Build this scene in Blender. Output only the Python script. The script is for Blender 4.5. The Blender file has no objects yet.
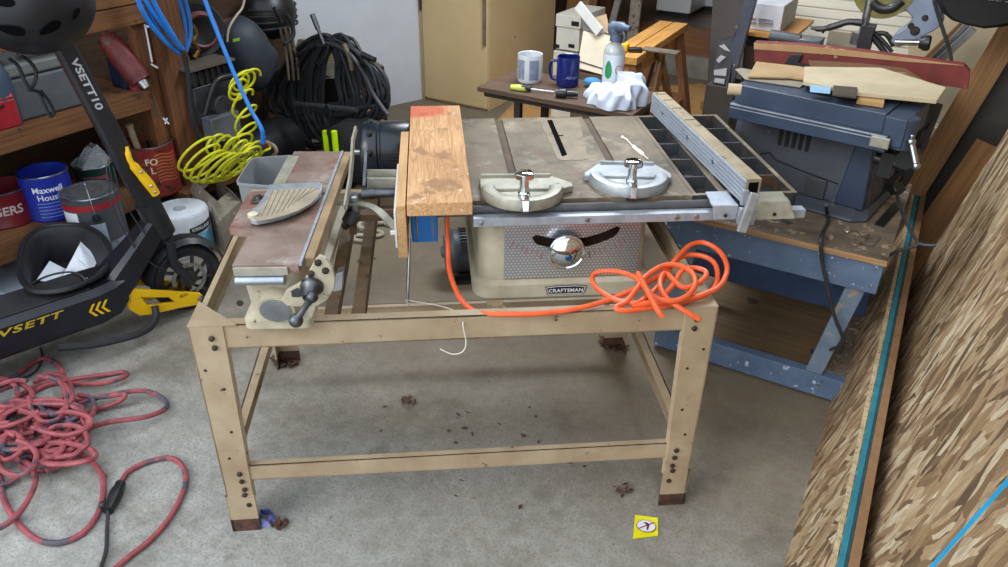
import bpy, math, random
from mathutils import Vector, Matrix
random.seed(7)
sc = bpy.context.scene
COL = sc.collection
PI = math.pi
T = math.radians(35.5)          # the tool stand is turned by this much in the garage

# ---------------------------------------------------------------- camera (fitted to the stand and the saw table)
F_PX = 767.9
CAMX, CAMY, CAMZ = -.1017, -1.5783, 1.709     # in the stand's frame
PITCH, ROLL, YAW = .5306, .0151, -.0984

def rz(p, a):
    c, s = math.cos(a), math.sin(a)
    return (p[0]*c-p[1]*s, p[0]*s+p[1]*c) + tuple(p[2:])
CW = rz((CAMX, CAMY, CAMZ), T)

def cam_axes(yaw):
    cp, sp = math.cos(PITCH), math.sin(PITCH); cy, sy = math.cos(yaw), math.sin(yaw); cr, sr = math.cos(ROLL), math.sin(ROLL)
    fw = Vector((-sy*cp, cy*cp, -sp)); rt = Vector((cy, sy, 0)); up = rt.cross(fw)
    return cr*rt+sr*up, -sr*rt+cr*up, fw

def P(u, v, x=None, y=None, z=None, rot=0.0):
    """measured point: where the sight line of a photo pixel meets a plane, in the frame turned by rot"""
    r, up, fw = cam_axes(YAW+T-rot)
    c = Vector(rz(CW, -rot))
    d = fw+(u-504)/F_PX*r-(v-283.5)/F_PX*up
    if x is not None: t = (x-c.x)/d.x
    elif y is not None: t = (y-c.y)/d.y
    else: t = (z-c.z)/d.z
    return tuple(c+t*d)
def Qp(p):
    r, up, fw = cam_axes(YAW+T); d = Vector(p)-Vector(CW); z = d.dot(fw)
    return 504+F_PX*d.dot(r)/z, 283.5-F_PX*d.dot(up)/z
def z_at(x, y, v):
    lo, hi = -.5, 2.5
    for _ in range(40):
        mid = (lo+hi)/2
        if Qp((x, y, mid))[1] > v: lo = mid
        else: hi = mid
    return lo
def S(u, v, **k): return P(u, v, rot=T, **k)

def depth(p):
    r, up, fw = cam_axes(YAW+T); return (Vector(p)-Vector(CW)).dot(fw)

# ---------------------------------------------------------------- materials
def lin(h):
    if isinstance(h, str):
        h = h.lstrip('#'); c = [int(h[i:i+2], 16)/255 for i in (0, 2, 4)]
    else: c = h
    return tuple((x/12.92 if x <= .04045 else ((x+.055)/1.055)**2.4) for x in c)+(1,)
MATS = {}
def new_mat(name):
    m = bpy.data.materials.new(name); m.use_nodes = True
    nt = m.node_tree; b = nt.nodes['Principled BSDF']
    MATS[name] = m
    return m, nt, b
def nd(nt, t, **k):
    n = nt.nodes.new(t)
    for a, v in k.items(): setattr(n, a, v)
    return n
def coords(nt, scale=(1, 1, 1), rot=(0, 0, 0), loc=(0, 0, 0)):
    tc = nd(nt, 'ShaderNodeTexCoord'); mp = nd(nt, 'ShaderNodeMapping')
    mp.inputs['Scale'].default_value = scale; mp.inputs['Rotation'].default_value = rot; mp.inputs['Location'].default_value = loc
    nt.links.new(tc.outputs['Object'], mp.inputs[0]); return mp.outputs[0]
def noise(nt, co, scale, detail=4, rough=.6, dist=0):
    n = nd(nt, 'ShaderNodeTexNoise'); n.inputs['Scale'].default_value = scale; n.inputs['Detail'].default_value = detail
    n.inputs['Roughness'].default_value = rough; n.inputs['Distortion'].default_value = dist
    nt.links.new(co, n.inputs['Vector']); return n.outputs['Fac']
def ramp(nt, fac, stops, interp='LINEAR'):
    r = nd(nt, 'ShaderNodeValToRGB'); e = r.color_ramp.elements; r.color_ramp.interpolation = interp
    while len(e) < len(stops): e.new(.5)
    for i, (p, c) in enumerate(stops):
        e[i].position = p; e[i].color = lin(c) if not isinstance(c, float) else (c, c, c, 1)
    nt.links.new(fac, r.inputs[0]); return r.outputs[0]
def mix(nt, fac, a, b, mode='MIX'):
    m = nd(nt, 'ShaderNodeMix', data_type='RGBA', blend_type=mode)
    for s, v in ((0, fac), (6, a), (7, b)):
        if hasattr(v, 'is_linked') or hasattr(v, 'links'): nt.links.new(v, m.inputs[s])
        elif s == 0: m.inputs[0].default_value = v
        else: m.inputs[s].default_value = lin(v)
    return m.outputs[2]
def bump(nt, b, h, strength=.3, dist=.002):
    n = nd(nt, 'ShaderNodeBump'); n.inputs['Strength'].default_value = strength; n.inputs['Distance'].default_value = dist
    nt.links.new(h, n.inputs['Height']); nt.links.new(n.outputs[0], b.inputs['Normal'])
def M(name, c1, c2=None, scale=12, rough=.5, metal=0, bmp=0, spots=None, coat=0, lo=.35, hi=.65, soft=.03, spec=None):
    """paint, plastic or metal: two close tones, optional spots (colour, scale, threshold) of wear"""
    if name in MATS: return MATS[name]
    m, nt, b = new_mat(name)
    b.inputs['Roughness'].default_value = rough; b.inputs['Metallic'].default_value = metal
    if spec is not None: b.inputs['Specular IOR Level'].default_value = spec
    if coat: b.inputs['Coat Weight'].default_value = coat
    co = coords(nt)
    n = noise(nt, co, scale)
    col = ramp(nt, n, [(lo, c1), (hi, c2 or c1)])
    if spots:
        for i, (sc_, ss, th) in enumerate(spots):
            f = ramp(nt, noise(nt, coords(nt, loc=(3*i+1, 2, 5)), ss, 5, .65), [(th, 0.0), (th+soft, 1.0 if soft < .05 else .8)])
            col = mix(nt, f, col, sc_)
    nt.links.new(col, b.inputs['Base Color'])
    if bmp: bump(nt, b, noise(nt, co, scale*6), bmp)
    return m
def WOOD(name, light, dark, axis='Y', scale=1.0, rough=.7, spots=None, knots=None, red=None):
    if name in MATS: return MATS[name]
    m, nt, b = new_mat(name); b.inputs['Roughness'].default_value = rough
    st = {'X': (.045, 1, 1), 'Y': (1, .045, 1), 'Z': (1, 1, .045)}[axis]
    L_, D_ = light.lstrip('#'), dark.lstrip('#'); mid = '#'+''.join('%02x' % int(.55*int(L_[i:i+2], 16)+.45*int(D_[i:i+2], 16)) for i in (0, 2, 4))
    st = tuple(s*scale for s in st)
    co = coords(nt, st)
    w = nd(nt, 'ShaderNodeTexNoise'); w.inputs['Scale'].default_value = 14; w.inputs['Detail'].default_value = 2
    w.inputs['Distortion'].default_value = .35; nt.links.new(co, w.inputs['Vector'])
    mt = nd(nt, 'ShaderNodeMath', operation='MULTIPLY'); mt.inputs[1].default_value = 60; nt.links.new(w.outputs['Fac'], mt.inputs[0])
    src = mt.outputs[0]
    for kp, kr in (knots or []):
        tk = nd(nt, 'ShaderNodeTexCoord'); ms = nd(nt, 'ShaderNodeVectorMath', operation='MULTIPLY'); ms.inputs[1].default_value = (1, .6, 1)
        nt.links.new(tk.outputs['Object'], ms.inputs[0]); dk = nd(nt, 'ShaderNodeVectorMath', operation='DISTANCE'); dk.inputs[1].default_value = (kp[0], kp[1]*.6, kp[2]); nt.links.new(ms.outputs[0], dk.inputs[0])
        ml = nd(nt, 'ShaderNodeMath', operation='MULTIPLY_ADD'); ml.inputs[1].default_value = 1/kr; ml.inputs[2].default_value = .25; nt.links.new(dk.outputs['Value'], ml.inputs[0])
        dv = nd(nt, 'ShaderNodeMath', operation='DIVIDE'); dv.inputs[0].default_value = 9; nt.links.new(ml.outputs[0], dv.inputs[1])
        ad_ = nd(nt, 'ShaderNodeMath', operation='ADD'); nt.links.new(src, ad_.inputs[0]); nt.links.new(dv.outputs[0], ad_.inputs[1]); src = ad_.outputs[0]
    sn = nd(nt, 'ShaderNodeMath', operation='SINE'); nt.links.new(src, sn.inputs[0])
    ab = nd(nt, 'ShaderNodeMath', operation='MULTIPLY_ADD'); ab.inputs[1].default_value = .5; ab.inputs[2].default_value = .5
    nt.links.new(sn.outputs[0], ab.inputs[0])
    col = ramp(nt, ab.outputs[0], [(.0, mid), (.5, light), (1, light)])
    fine = noise(nt, coords(nt, tuple(s*1 for s in st)), 60, 3, .7)
    col = mix(nt, ramp(nt, fine, [(.35, 0.0), (.75, .55)]), col, dark)
    big = noise(nt, coords(nt), 3, 3)
    col = mix(nt, ramp(nt, big, [(.4, 0.0), (.7, .5)]), col, dark)
    if spots:
        for i, (sc_, ss, th) in enumerate(spots):
            f = ramp(nt, noise(nt, coords(nt, loc=(3*i+1, 2, 5)), ss, 5, .65), [(th, 0.0), (th+.05, .85)])
            col = mix(nt, f, col, sc_)
    if red:      # a patch of red paint rubbed on one end: (centre, radius, colour)
        tc = nd(nt, 'ShaderNodeTexCoord'); ds = nd(nt, 'ShaderNodeVectorMath', operation='DISTANCE'); ds.inputs[1].default_value = red[0]
        nt.links.new(tc.outputs['Object'], ds.inputs[0])
        ad = nd(nt, 'ShaderNodeMath', operation='MULTIPLY_ADD'); ad.inputs[1].default_value = .08; nt.links.new(noise(nt, coords(nt), 30, 4), ad.inputs[0]); nt.links.new(ds.outputs['Value'], ad.inputs[2])
        col = mix(nt, ramp(nt, ad.outputs[0], [(red[1], .75), (red[1]+.04, 0.0)]), col, red[2])
    nt.links.new(col, b.inputs['Base Color']); bump(nt, b, ab.outputs[0], .25, .0012)
    return m

# ---------------------------------------------------------------- mesh building
INFO = {}
def thing(name, label, cat, org, rot=0.0, group=None):
    o = bpy.data.objects.new(name, None); COL.objects.link(o)
    o.empty_display_size = .05
    o.location = rz(org, rot); o.rotation_euler = (0, 0, rot)
    o['label'] = label; o['category'] = cat
    if group: o['group'] = group
    INFO[o.name] = (Vector(org), rot); return o
def catmull(pts, n=8, closed=False):
    pts = [Vector(p) for p in pts]; out = []; N = len(pts)
    g = (lambda i: pts[i % N]) if closed else (lambda i: pts[max(0, min(N-1, i))])
    for i in range(N if closed else N-1):
        p0, p1, p2, p3 = g(i-1), g(i), g(i+1), g(i+2)
        for k in range(n):
            t = k/n
            out.append(.5*((2*p1)+(p2-p0)*t+(2*p0-5*p1+4*p2-p3)*t*t+(3*p1-p0-3*p2+p3)*t**3))
    if not closed: out.append(pts[-1])
    return out
class MB:
    def __init__(s): s.v = []; s.f = []
    def add(s, vs, fs):
        o = len(s.v); s.v += [Vector(p) for p in vs]; s.f += [tuple(i+o for i in f) for f in fs]; return s
    def box(s, x0, x1, y0, y1, z0, z1):
        return s.add([(x, y, z) for z in (z0, z1) for x, y in ((x0, y0), (x1, y0), (x1, y1), (x0, y1))],
                     [(3, 2, 1, 0), (4, 5, 6, 7), (0, 1, 5, 4), (1, 2, 6, 5), (2, 3, 7, 6), (3, 0, 4, 7)])
    def hexa(s, b, t):      # bottom four and top four corners, counter-clockwise seen from above
        return s.add(list(b)+list(t), [(3, 2, 1, 0), (4, 5, 6, 7), (0, 1, 5, 4), (1, 2, 6, 5), (2, 3, 7, 6), (3, 0, 4, 7)])
    def bar(s, p, q, w, h, up=(0, 0, 1)):
        p, q, up = Vector(p), Vector(q), Vector(up); d = (q-p).normalized()
        a = d.cross(up); a = a.normalized() if a.length > 1e-5 else Vector((1, 0, 0)); c = a.cross(d).normalized()
        o = [(-w/2, -h/2), (w/2, -h/2), (w/2, h/2), (-w/2, h/2)]
        return s.add([p+a*i+c*j for i, j in o]+[q+a*i+c*j for i, j in o], [(0, 1, 2, 3), (7, 6, 5, 4), (1, 0, 4, 5), (2, 1, 5, 6), (3, 2, 6, 7), (0, 3, 7, 4)])
    def prism(s, pts, vec):  # pts a planar polygon in 3D, pushed along vec
        n = len(pts); vec = Vector(vec); pts = [Vector(p) for p in pts]
        return s.add(pts+[p+vec for p in pts], [tuple(range(n))[::-1], tuple(range(n, 2*n))]+[(i, (i+1) % n, n+(i+1) % n, n+i) for i in range(n)])
    def cyl(s, p, q, r, r2=None, n=20, cap=True):
        return s.lathe([(r, 0), (r if r2 is None else r2, (Vector(q)-Vector(p)).length)], p, Vector(q)-Vector(p), n, cap)
    def lathe(s, prof, org, axis=(0, 0, 1), n=24, cap=True, a0=0, a1=2*PI):
        axis = Vector(axis).normalized(); org = Vector(org)
        e = axis.orthogonal().normalized() if abs(axis.z) < .999 else Vector((1, 0, 0)); g = axis.cross(e)
        full = abs(a1-a0-2*PI) < 1e-6; m = n if full else n+1; vs = []
        for r, h in prof:
            for k in range(m):
                a = a0+(a1-a0)*k/n; vs.append(org+axis*h+(e*math.cos(a)+g*math.sin(a))*max(r, 1e-5))
        fs = []
        for i in range(len(prof)-1):
            for k in range(n): k2 = (k+1) % m; fs.append((i*m+k, i*m+k2, (i+1)*m+k2, (i+1)*m+k))
        if cap and full: fs += [tuple(range(m))[::-1], tuple((len(prof)-1)*m+k for k in range(m))]
        return s.add(vs, fs)
    def tube(s, pts, r, n=8, smooth=6, closed=False, radii=None):
        pp = catmull(pts, smooth, closed) if smooth > 1 else [Vector(p) for p in pts]
        N = len(pp); d = []
        for i in range(N):
            a = pp[(i+1) % N] if closed or i < N-1 else pp[i]; b = pp[i-1] if closed or i > 0 else pp[i]
            t = a-b; d.append(t.normalized() if t.length > 1e-8 else Vector((0, 0, 1)))
        nm = d[0].orthogonal().normalized(); vs = []
        for i in range(N):
            nm = nm-d[i]*nm.dot(d[i]); nm = nm.normalized() if nm.length > 1e-6 else d[i].orthogonal().normalized()
            bn = d[i].cross(nm); rr = r if radii is None else radii[min(len(radii)-1, int(i/(N-1)*(len(radii)-1)+.5))]
            for k in range(n): a = 2*PI*k/n; vs.append(pp[i]+(nm*math.cos(a)+bn*math.sin(a))*rr)
        fs = [(i*n+k, i*n+(k+1) % n, ((i+1) % N)*n+(k+1) % n, ((i+1) % N)*n+k) for i in range(N if closed else N-1) for k in range(n)]
        if not closed: fs += [tuple(range(n))[::-1], tuple((N-1)*n+k for k in range(n))]
        return s.add(vs, fs)
    def ball(s, c, r, n=16, m=10, sx=1, sy=1, sz=1):
        vs = []; c = Vector(c)
        for i in range(m+1):
            a = PI*i/m
            for k in range(n):
                b = 2*PI*k/n; vs.append(c+Vector((math.sin(a)*math.cos(b)*r*sx, math.sin(a)*math.sin(b)*r*sy, -math.cos(a)*r*sz)))
        return s.add(vs, [(i*n+k, i*n+(k+1) % n, (i+1)*n+(k+1) % n, (i+1)*n+k) for i in range(m) for k in range(n)])
    def grid(s, fn, nu, nv, closed_u=False):
        vs = [fn(i/nu, j/nv) for j in range(nv+1) for i in range(nu+(0 if closed_u else 1))]; m = nu if closed_u else nu+1
        return s.add(vs, [(j*m+i, j*m+(i+1) % m, (j+1)*m+(i+1) % m, (j+1)*m+i) for j in range(nv) for i in range(nu)])
    def text(s, string, size, fn, depth=0, shear=0, bold=0, space=1.0):
        """letters laid through fn(x, y) -> point; centred on 0, 0"""
        cu = bpy.data.curves.new('lettering', 'FONT'); cu.body = string; cu.size = size; cu.align_x = 'CENTER'; cu.align_y = 'CENTER'
        cu.shear = shear; cu.offset = bold; cu.space_character = space; cu.resolution_u = 3
        ob = bpy.data.objects.new('lettering', cu); COL.objects.link(ob)
        dg = bpy.context.evaluated_depsgraph_get(); me = bpy.data.meshes.new_from_object(ob.evaluated_get(dg))
        vs = [Vector(fn(v.co.x, v.co.y)) for v in me.vertices]; fs = [tuple(p.vertices) for p in me.polygons]
        bpy.data.objects.remove(ob); bpy.data.curves.remove(cu); bpy.data.meshes.remove(me)
        return s.add(vs, fs)
    def xf(s, M4):
        s.v = [M4 @ p for p in s.v]; return s
    def _mesh(s, name, mat, org, smooth, bevel):
        me = bpy.data.meshes.new(name)
        me.from_pydata([tuple(p-org) for p in s.v], [], s.f); me.validate(); me.update()
        if smooth:
            me.shade_smooth(); me.set_sharp_from_angle(angle=math.radians(smooth if smooth is not True else 40))
        o = bpy.data.objects.new(name, me); COL.objects.link(o)
        for m in (mat if isinstance(mat, (list, tuple)) else [mat]): me.materials.append(m)
        if bevel:
            b = o.modifiers.new('edge', 'BEVEL'); b.width = bevel; b.segments = 2; b.limit_method = 'ANGLE'; b.angle_limit = math.radians(38); b.harden_normals = False
        return o
    def part(s, name, mat, parent, smooth=40, bevel=0, label=None, kind=None):
        org, rot = INFO[parent.name]
        o = s._mesh(name, mat, org, smooth, bevel); o.parent = parent; INFO[o.name] = (org, rot)
        if parent.type != 'EMPTY' and parent.parent is None: pass
        if label: o['label'] = label
        if kind: o['kind'] = kind
        return o
    def solo(s, name, mat, label, cat, org=None, rot=0.0, group=None, smooth=40, bevel=0, kind=None):
        if org is None:
            n = len(s.v); org = Vector((sum(p.x for p in s.v)/n, sum(p.y for p in s.v)/n, min(p.z for p in s.v)))
        org = Vector(org); o = s._mesh(name, mat, org, smooth, bevel)
        o.location = rz(tuple(org), rot); o.rotation_euler = (0, 0, rot); INFO[o.name] = (org, rot)
        o['label'] = label; o['category'] = cat
        if group: o['group'] = group
        if kind: o['kind'] = kind
        return o
    def struct(s, name, mat, smooth=0, bevel=0, label=None):
        o = s._mesh(name, mat, Vector((0, 0, 0)), smooth, bevel); o['kind'] = 'structure'; INFO[o.name] = (Vector((0, 0, 0)), 0)
        if label: o['label'] = label
        return o
def copy_tree(o, parent=None):
    c = o.copy(); COL.objects.link(c); c.parent = parent
    for ch in [x for x in list(bpy.data.objects) if x.parent == o]: copy_tree(ch, c)
    return c
def rrect(x0, x1, y0, y1, r, n=5):
    out = []
    for cx, cy, a in ((x1-r, y1-r, 0), (x0+r, y1-r, 90), (x0+r, y0+r, 180), (x1-r, y0+r, 270)):
        for k in range(n+1):
            t = math.radians(a+90*k/n); out.append((cx+r*math.cos(t), cy+r*math.sin(t)))
    return out
def loft(mb, rings, cap=True):
    n = len(rings[0]); vs = [p for r in rings for p in r]
    fs = [(i*n+k, i*n+(k+1) % n, (i+1)*n+(k+1) % n, (i+1)*n+k) for i in range(len(rings)-1) for k in range(n)]
    if cap: fs += [tuple(range(n))[::-1], tuple((len(rings)-1)*n+k for k in range(n))]
    return mb.add(vs, fs)
def Z(pts, z): return [(x, y, z) for x, y in pts]
# ---------------------------------------------------------------- materials of the place
CREAM = M('cream_enamel', '#b3aa94', '#a09782', 14, .5, 0, .12, [('#6d4a30', 34, .66)])
BEIGE = M('beige_stand_paint', '#a8967c', '#937f64', 7, .5, 0, .08, [('#5f4430', 26, .655), ('#7d6a50', 60, .68)])
BROWNSTEEL = M('old_brown_steel', '#6f5638', '#57432c', 12, .6, 0, .1, [('#3a2a1c', 30, .6)])
RUST = M('rusty_steel', '#5a3a2c', '#33231d', 30, .85, 0, .3)
STEEL = M('bright_steel', '#b8bcc2', '#9a9ea6', 14, .28, 1)
CHROME = M('chrome', '#dfe3e8', '#cfd3d8', 5, .1, 1)
DSTEEL = M('dark_grey_steel', '#6a6c70', '#4d4e52', 20, .4, 1)
ALU = M('dull_aluminium', '#b0b6bf', '#949ba6', 20, .5, .5, .05)
CASTALU = M('cast_aluminium', '#a9aeb2', '#92979b', 25, .42, .5, .15)
GAUGE = M('grey_cast_gauge', '#a3a091', '#8a877a', 25, .45, .35, .1)
BOLT = M('dark_bolt', '#4a4038', '#2c2622', 60, .5, .6)
BLACKP = M('black_plastic', '#1c1d20', '#141518', 10, .42)
BLACKR = M('black_rubber', '#17171a', '#232428', 18, .65, 0, .1)
SILVERP = M('grey_plastic', '#7b7f83', '#6b6f73', 8, .5)
WHITEP = M('white_plastic', '#d9dbdd', '#cfd1d3', 8, .45)
WHITEPAPER = M('white_paper', '#dcdfe6', '#cfd4de', 10, .85)
BLUEP = M('blue_plastic_box', '#1f74c4', '#1a68b4', 8, .4)
REDP = M('red_enamel', '#9b1c28', '#84141f', 12, .45)
DARKGREY = M('dark_grey_plastic', '#3b3e44', '#303338', 9, .5, 0, .05)
YEL = M('yellow_paint', '#e8b90c', '#dba905', 10, .35)
ORANGE = M('orange_cord_jacket', '#e4602f', '#d45226', 30, .45)
PINKRED = M('faded_red_cord_jacket', '#9c4b50', '#7e3a42', 25, .6, 0, 0, [('#4a4450', 9, .55)])
YELHOSE = M('yellow_hose', '#d4d420', '#c2c214', 20, .4)
BLUEHOSE = M('blue_hose', '#2a82dc', '#2070c4', 20, .35)
NEON = M('neon_yellow_green', '#c8f000', '#b8e000', 10, .4)
BLACKCABLE = M('black_cable_jacket', '#303136', '#232428', 20, .5)
STRING = M('white_string', '#dcd8cc', '#c8c4b6', 50, .9)
NAVY = M('blue_grey_paint', '#35445a', '#2d3a4e', 9, .42, 0, .05, [('#a9b2bd', 45, .72)])
SAWGREY = M('grey_saw_body', '#444a54', '#3c414a', 9, .45, 0, .05, [('#6b6457', 12, .64)])
CARTBLUE = M('worn_blue_paint', '#586b86', '#4a5c76', 10, .65, 0, .15, [('#a7b3bf', 38, .63), ('#4b3d33', 30, .66)])
CARTTOP = M('dusty_plywood_top', '#7a6a58', '#5d5248', 14, .85, 0, .2, [('#a08d74', 20, .58), ('#3a342f', 18, .62)])
CARTEDGE = WOOD('cart_plywood_edge', '#b08c62', '#7d5e3e', 'X')
CASTTOP = M('stained_cast_iron_top', '#7d6f5a', '#5c5142', 6, .6, .1, .12, [('#453c31', 5, .50), ('#9c917d', 9, .54), ('#744c2e', 7, .60), ('#3c352c', 60, .62)], lo=.3, hi=.7, soft=.16)
SLOTM = M('mitre_slot_floor', '#5d4a36', '#473a2d', 14, .7, .1)
CASTTOP2 = M('throat_plate_metal', '#8a7c66', '#74685a', 14, .5, .25, .1, [('#5a5042', 22, .62)])
JTOP = M('rust_stained_jointer_bed', '#8f7d72', '#6d5a50', 7, .55, .2, .12, [('#7a4436', 6, .5), ('#aca49e', 7, .54), ('#5a3a2e', 22, .6)], soft=.14)
LUMBER = WOOD('fir_lumber', '#cfa578', '#96683f', 'Y', 2.2, .8, [('#e3d3ba', 26, .62), ('#8d6a4c', 8, .58), ('#6e5038', 30, .66)], red=((-.05, .36, .04), .10, '#b2452f'), knots=[((.015, -.16, .035), .02), ((.02, -.30, .035), .022), ((-.03, .12, .035), .012)])
LUMBER2 = WOOD('pine_offcut', '#c9a274', '#a37a4c', 'Y', 1.2)
SHELFW = WOOD('aged_fir_shelving', '#7a4e28', '#4a2d16', 'Y', 1.0, .75, [('#3a2413', 5, .62)])
POSTW = WOOD('aged_fir_post', '#744623', '#452812', 'Z', 1.0, .75, [('#3a2413', 9, .64)])
SAWHW = WOOD('sawhorse_pine', '#d09a52', '#a06d34', 'Y', 1.0, .65)
LEGW = WOOD('sawhorse_leg_wood', '#96643c', '#684226', 'Z', 1.0, .7)
DARKW = WOOD('dark_table_wood', '#5f4735', '#3b2b20', 'X', 1.0, .6)
ORANGEW = WOOD('orange_plywood', '#c08845', '#9a6630', 'X', 1.0, .6)
BROWNW = WOOD('brown_board', '#8f6437', '#66431f', 'Z', .8, .65)
CREAMCARD = M('cream_board', '#bfb296', '#ad9f83', 6, .8, 0, .05, [('#8e7f62', 10, .68)])
CARDB = M('kraft_cardboard', '#b58a55', '#a57b48', 7, .85, 0, .05)
REDBOARD = M('worn_red_painted_board', '#7a2f2c', '#612522', 14, .6, 0, .1, [('#b58f68', 5, .6), ('#4e5660', 6, .66)])

def concrete():
    m, nt, b = new_mat('concrete_floor'); b.inputs['Roughness'].default_value = .85
    co = coords(nt)
    base = ramp(nt, noise(nt, co, 5, 6, .6), [(.3, '#8d8d88'), (.7, '#a8a8a3')])
    fine = noise(nt, co, 120, 3, .7)
    base = mix(nt, ramp(nt, fine, [(.38, .6), (.5, 0.0)]), base, '#6d6c66')
    base = mix(nt, ramp(nt, noise(nt, co, 200, 2, .5), [(.62, 0.0), (.7, .5)]), base, '#c4c4be')
    base = mix(nt, ramp(nt, noise(nt, co, 22, 6, .75), [(.36, .55), (.58, 0.0)]), base, '#74716a')
    # worn, dirty concrete further in: oily brown, blotchy, with paler dust patches
    tc = nd(nt, 'ShaderNodeTexCoord'); sp = nd(nt, 'ShaderNodeSeparateXYZ'); nt.links.new(tc.outputs['Object'], sp.inputs[0])
    w = nd(nt, 'ShaderNodeMath', operation='MULTIPLY_ADD'); nt.links.new(noise(nt, co, 1.6, 5, .65), w.inputs[0]); w.inputs[1].default_value = 1.2
    nt.links.new(sp.outputs['Y'], w.inputs[2])
    dirt = ramp(nt, w.outputs[0], [(.0, 0.0), (1.0, .75)])
    mr = nd(nt, 'ShaderNodeMapRange'); mr.inputs['From Min'].default_value = .2; mr.inputs['From Max'].default_value = 1.5; mr.inputs['To Max'].default_value = .85
    nt.links.new(w.outputs[0], mr.inputs['Value'])
    base = mix(nt, mr.outputs[0], base, '#67573f')
    st = ramp(nt, noise(nt, coords(nt, loc=(4, 1, 0)), 3.2, 8, .72), [(.52, 0.0), (.66, .62)])
    base = mix(nt, st, base, '#5d564b')
    sp2 = ramp(nt, noise(nt, coords(nt, loc=(7, 3, 0)), 28, 4, .6), [(.68, 0.0), (.74, .8)])
    base = mix(nt, sp2, base, '#4a4038')
    nt.links.new(base, b.inputs['Base Color'])
    bump(nt, b, noise(nt, co, 90, 5, .7), .25, .003)
    return m
CONC = concrete()

def osb(name, ang=.0, dark=1.0):
    m, nt, b = new_mat(name); b.inputs['Roughness'].default_value = .75
    def layer(scale, rot, off, stretch=(.21, 1, 1)):
        mp = coords(nt, tuple(s*scale for s in stretch), (0, 0, 0), off)
        tc = nd(nt, 'ShaderNodeTexCoord'); r = nd(nt, 'ShaderNodeVectorRotate', rotation_type='Z_AXIS'); r.inputs['Angle'].default_value = rot
        nt.links.new(tc.outputs['Object'], r.inputs['Vector'])
        mpn = [n for n in nt.nodes if n.type == 'MAPPING'][-1]
        nz = nd(nt, 'ShaderNodeTexNoise'); nz.inputs['Scale'].default_value = 7; nz.inputs['Detail'].default_value = 2
        nt.links.new(r.outputs[0], nz.inputs['Vector'])
        ad = nd(nt, 'ShaderNodeVectorMath', operation='MULTIPLY_ADD'); ad.inputs[1].default_value = (.06, .06, 0)
        nt.links.new(nz.outputs['Color'], ad.inputs[0]); nt.links.new(r.outputs[0], ad.inputs[2])
        for l in list(mpn.inputs[0].links): nt.links.remove(l)
        nt.links.new(ad.outputs[0], mpn.inputs[0])
        vo = nd(nt, 'ShaderNodeTexVoronoi', feature='F1', voronoi_dimensions='2D'); vo.inputs['Scale'].default_value = 1
        nt.links.new(mp, vo.inputs['Vector'])
        s = nd(nt, 'ShaderNodeSeparateColor'); nt.links.new(vo.outputs['Color'], s.inputs[0])
        return s.outputs[0], s.outputs[1], vo.outputs['Distance']
    a1, a2, d1 = layer(46, ang, (0, 0, 0))
    b1, b2, d2 = layer(56, ang+.4, (5, 3, 0))
    c1, c2, d3 = layer(40, ang-.3, (9, 1, 0))
    tones = [(0, '#55422f'), (.14, '#705639'), (.35, '#927452'), (.6, '#ab906c'), (.85, '#bda684'), (1, '#cdbfa2')]
    ca, cb, cc = ramp(nt, a1, tones), ramp(nt, b1, tones), ramp(nt, c1, tones)
    col = mix(nt, ramp(nt, b2, [(.52, 0.0), (.54, 1.0)]), ca, cb)
    col = mix(nt, ramp(nt, c2, [(.6, 0.0), (.62, 1.0)]), col, cc)
    tc = nd(nt, 'ShaderNodeTexCoord'); r = nd(nt, 'ShaderNodeVectorRotate', rotation_type='Z_AXIS'); r.inputs['Angle'].default_value = ang
    nt.links.new(tc.outputs['Object'], r.inputs['Vector']); mp = nd(nt, 'ShaderNodeMapping'); mp.inputs['Scale'].default_value = (14, 170, 1)
    nt.links.new(r.outputs[0], mp.inputs[0])
    g = noise(nt, mp.outputs[0], 1, 3, .7)
    col = mix(nt, ramp(nt, g, [(.35, .6), (.55, 0.0)]), col, '#6d5336')
    nt.links.new(col, b.inputs['Base Color']); bump(nt, b, g, .35, .0015)
    return m
OSB = osb('strand_board', 0.12)
OSBEDGE = M('strand_board_edge', '#c3b290', '#a08c68', 60, .85, 0, .3, [('#7a6444', 80, .6)])
TEAL = M('teal_painted_edge', '#267f90', '#1e6f82', 20, .7, 0, .1, [('#1b4f5c', 50, .68)])

def engine_turned():
    m, nt, b = new_mat('engine_turned_aluminium'); b.inputs['Roughness'].default_value = .32; b.inputs['Metallic'].default_value = .9
    mp = coords(nt, (98, 1, 118)); tc = mp
    sp = nd(nt, 'ShaderNodeSeparateXYZ'); nt.links.new(mp, sp.inputs[0])
    flr = nd(nt, 'ShaderNodeMath', operation='FLOOR'); nt.links.new(sp.outputs['Z'], flr.inputs[0])
    off = nd(nt, 'ShaderNodeMath', operation='MULTIPLY_ADD'); off.inputs[1].default_value = .5; nt.links.new(flr.outputs[0], off.inputs[0]); nt.links.new(sp.outputs['X'], off.inputs[2])
    def frac(o):
        f = nd(nt, 'ShaderNodeMath', operation='FRACT'); nt.links.new(o, f.inputs[0]); a = nd(nt, 'ShaderNodeMath', operation='SUBTRACT'); a.inputs[1].default_value = .5; nt.links.new(f.outputs[0], a.inputs[0]); return a.outputs[0]
    cb = nd(nt, 'ShaderNodeCombineXYZ'); nt.links.new(frac(off.outputs[0]), cb.inputs[0]); nt.links.new(frac(sp.outputs['Z']), cb.inputs[1])
    vo = nd(nt, 'ShaderNodeVectorMath', operation='LENGTH'); nt.links.new(cb.outputs[0], vo.inputs[0])
    col = ramp(nt, vo.outputs['Value'], [(.05, '#f3f5fa'), (.34, '#cfd3de'), (.55, '#9a9fae')])
    nt.links.new(col, b.inputs['Base Color'])
    bump(nt, b, vo.outputs['Value'], .4, .001)
    return m
TURNED = engine_turned()
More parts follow.
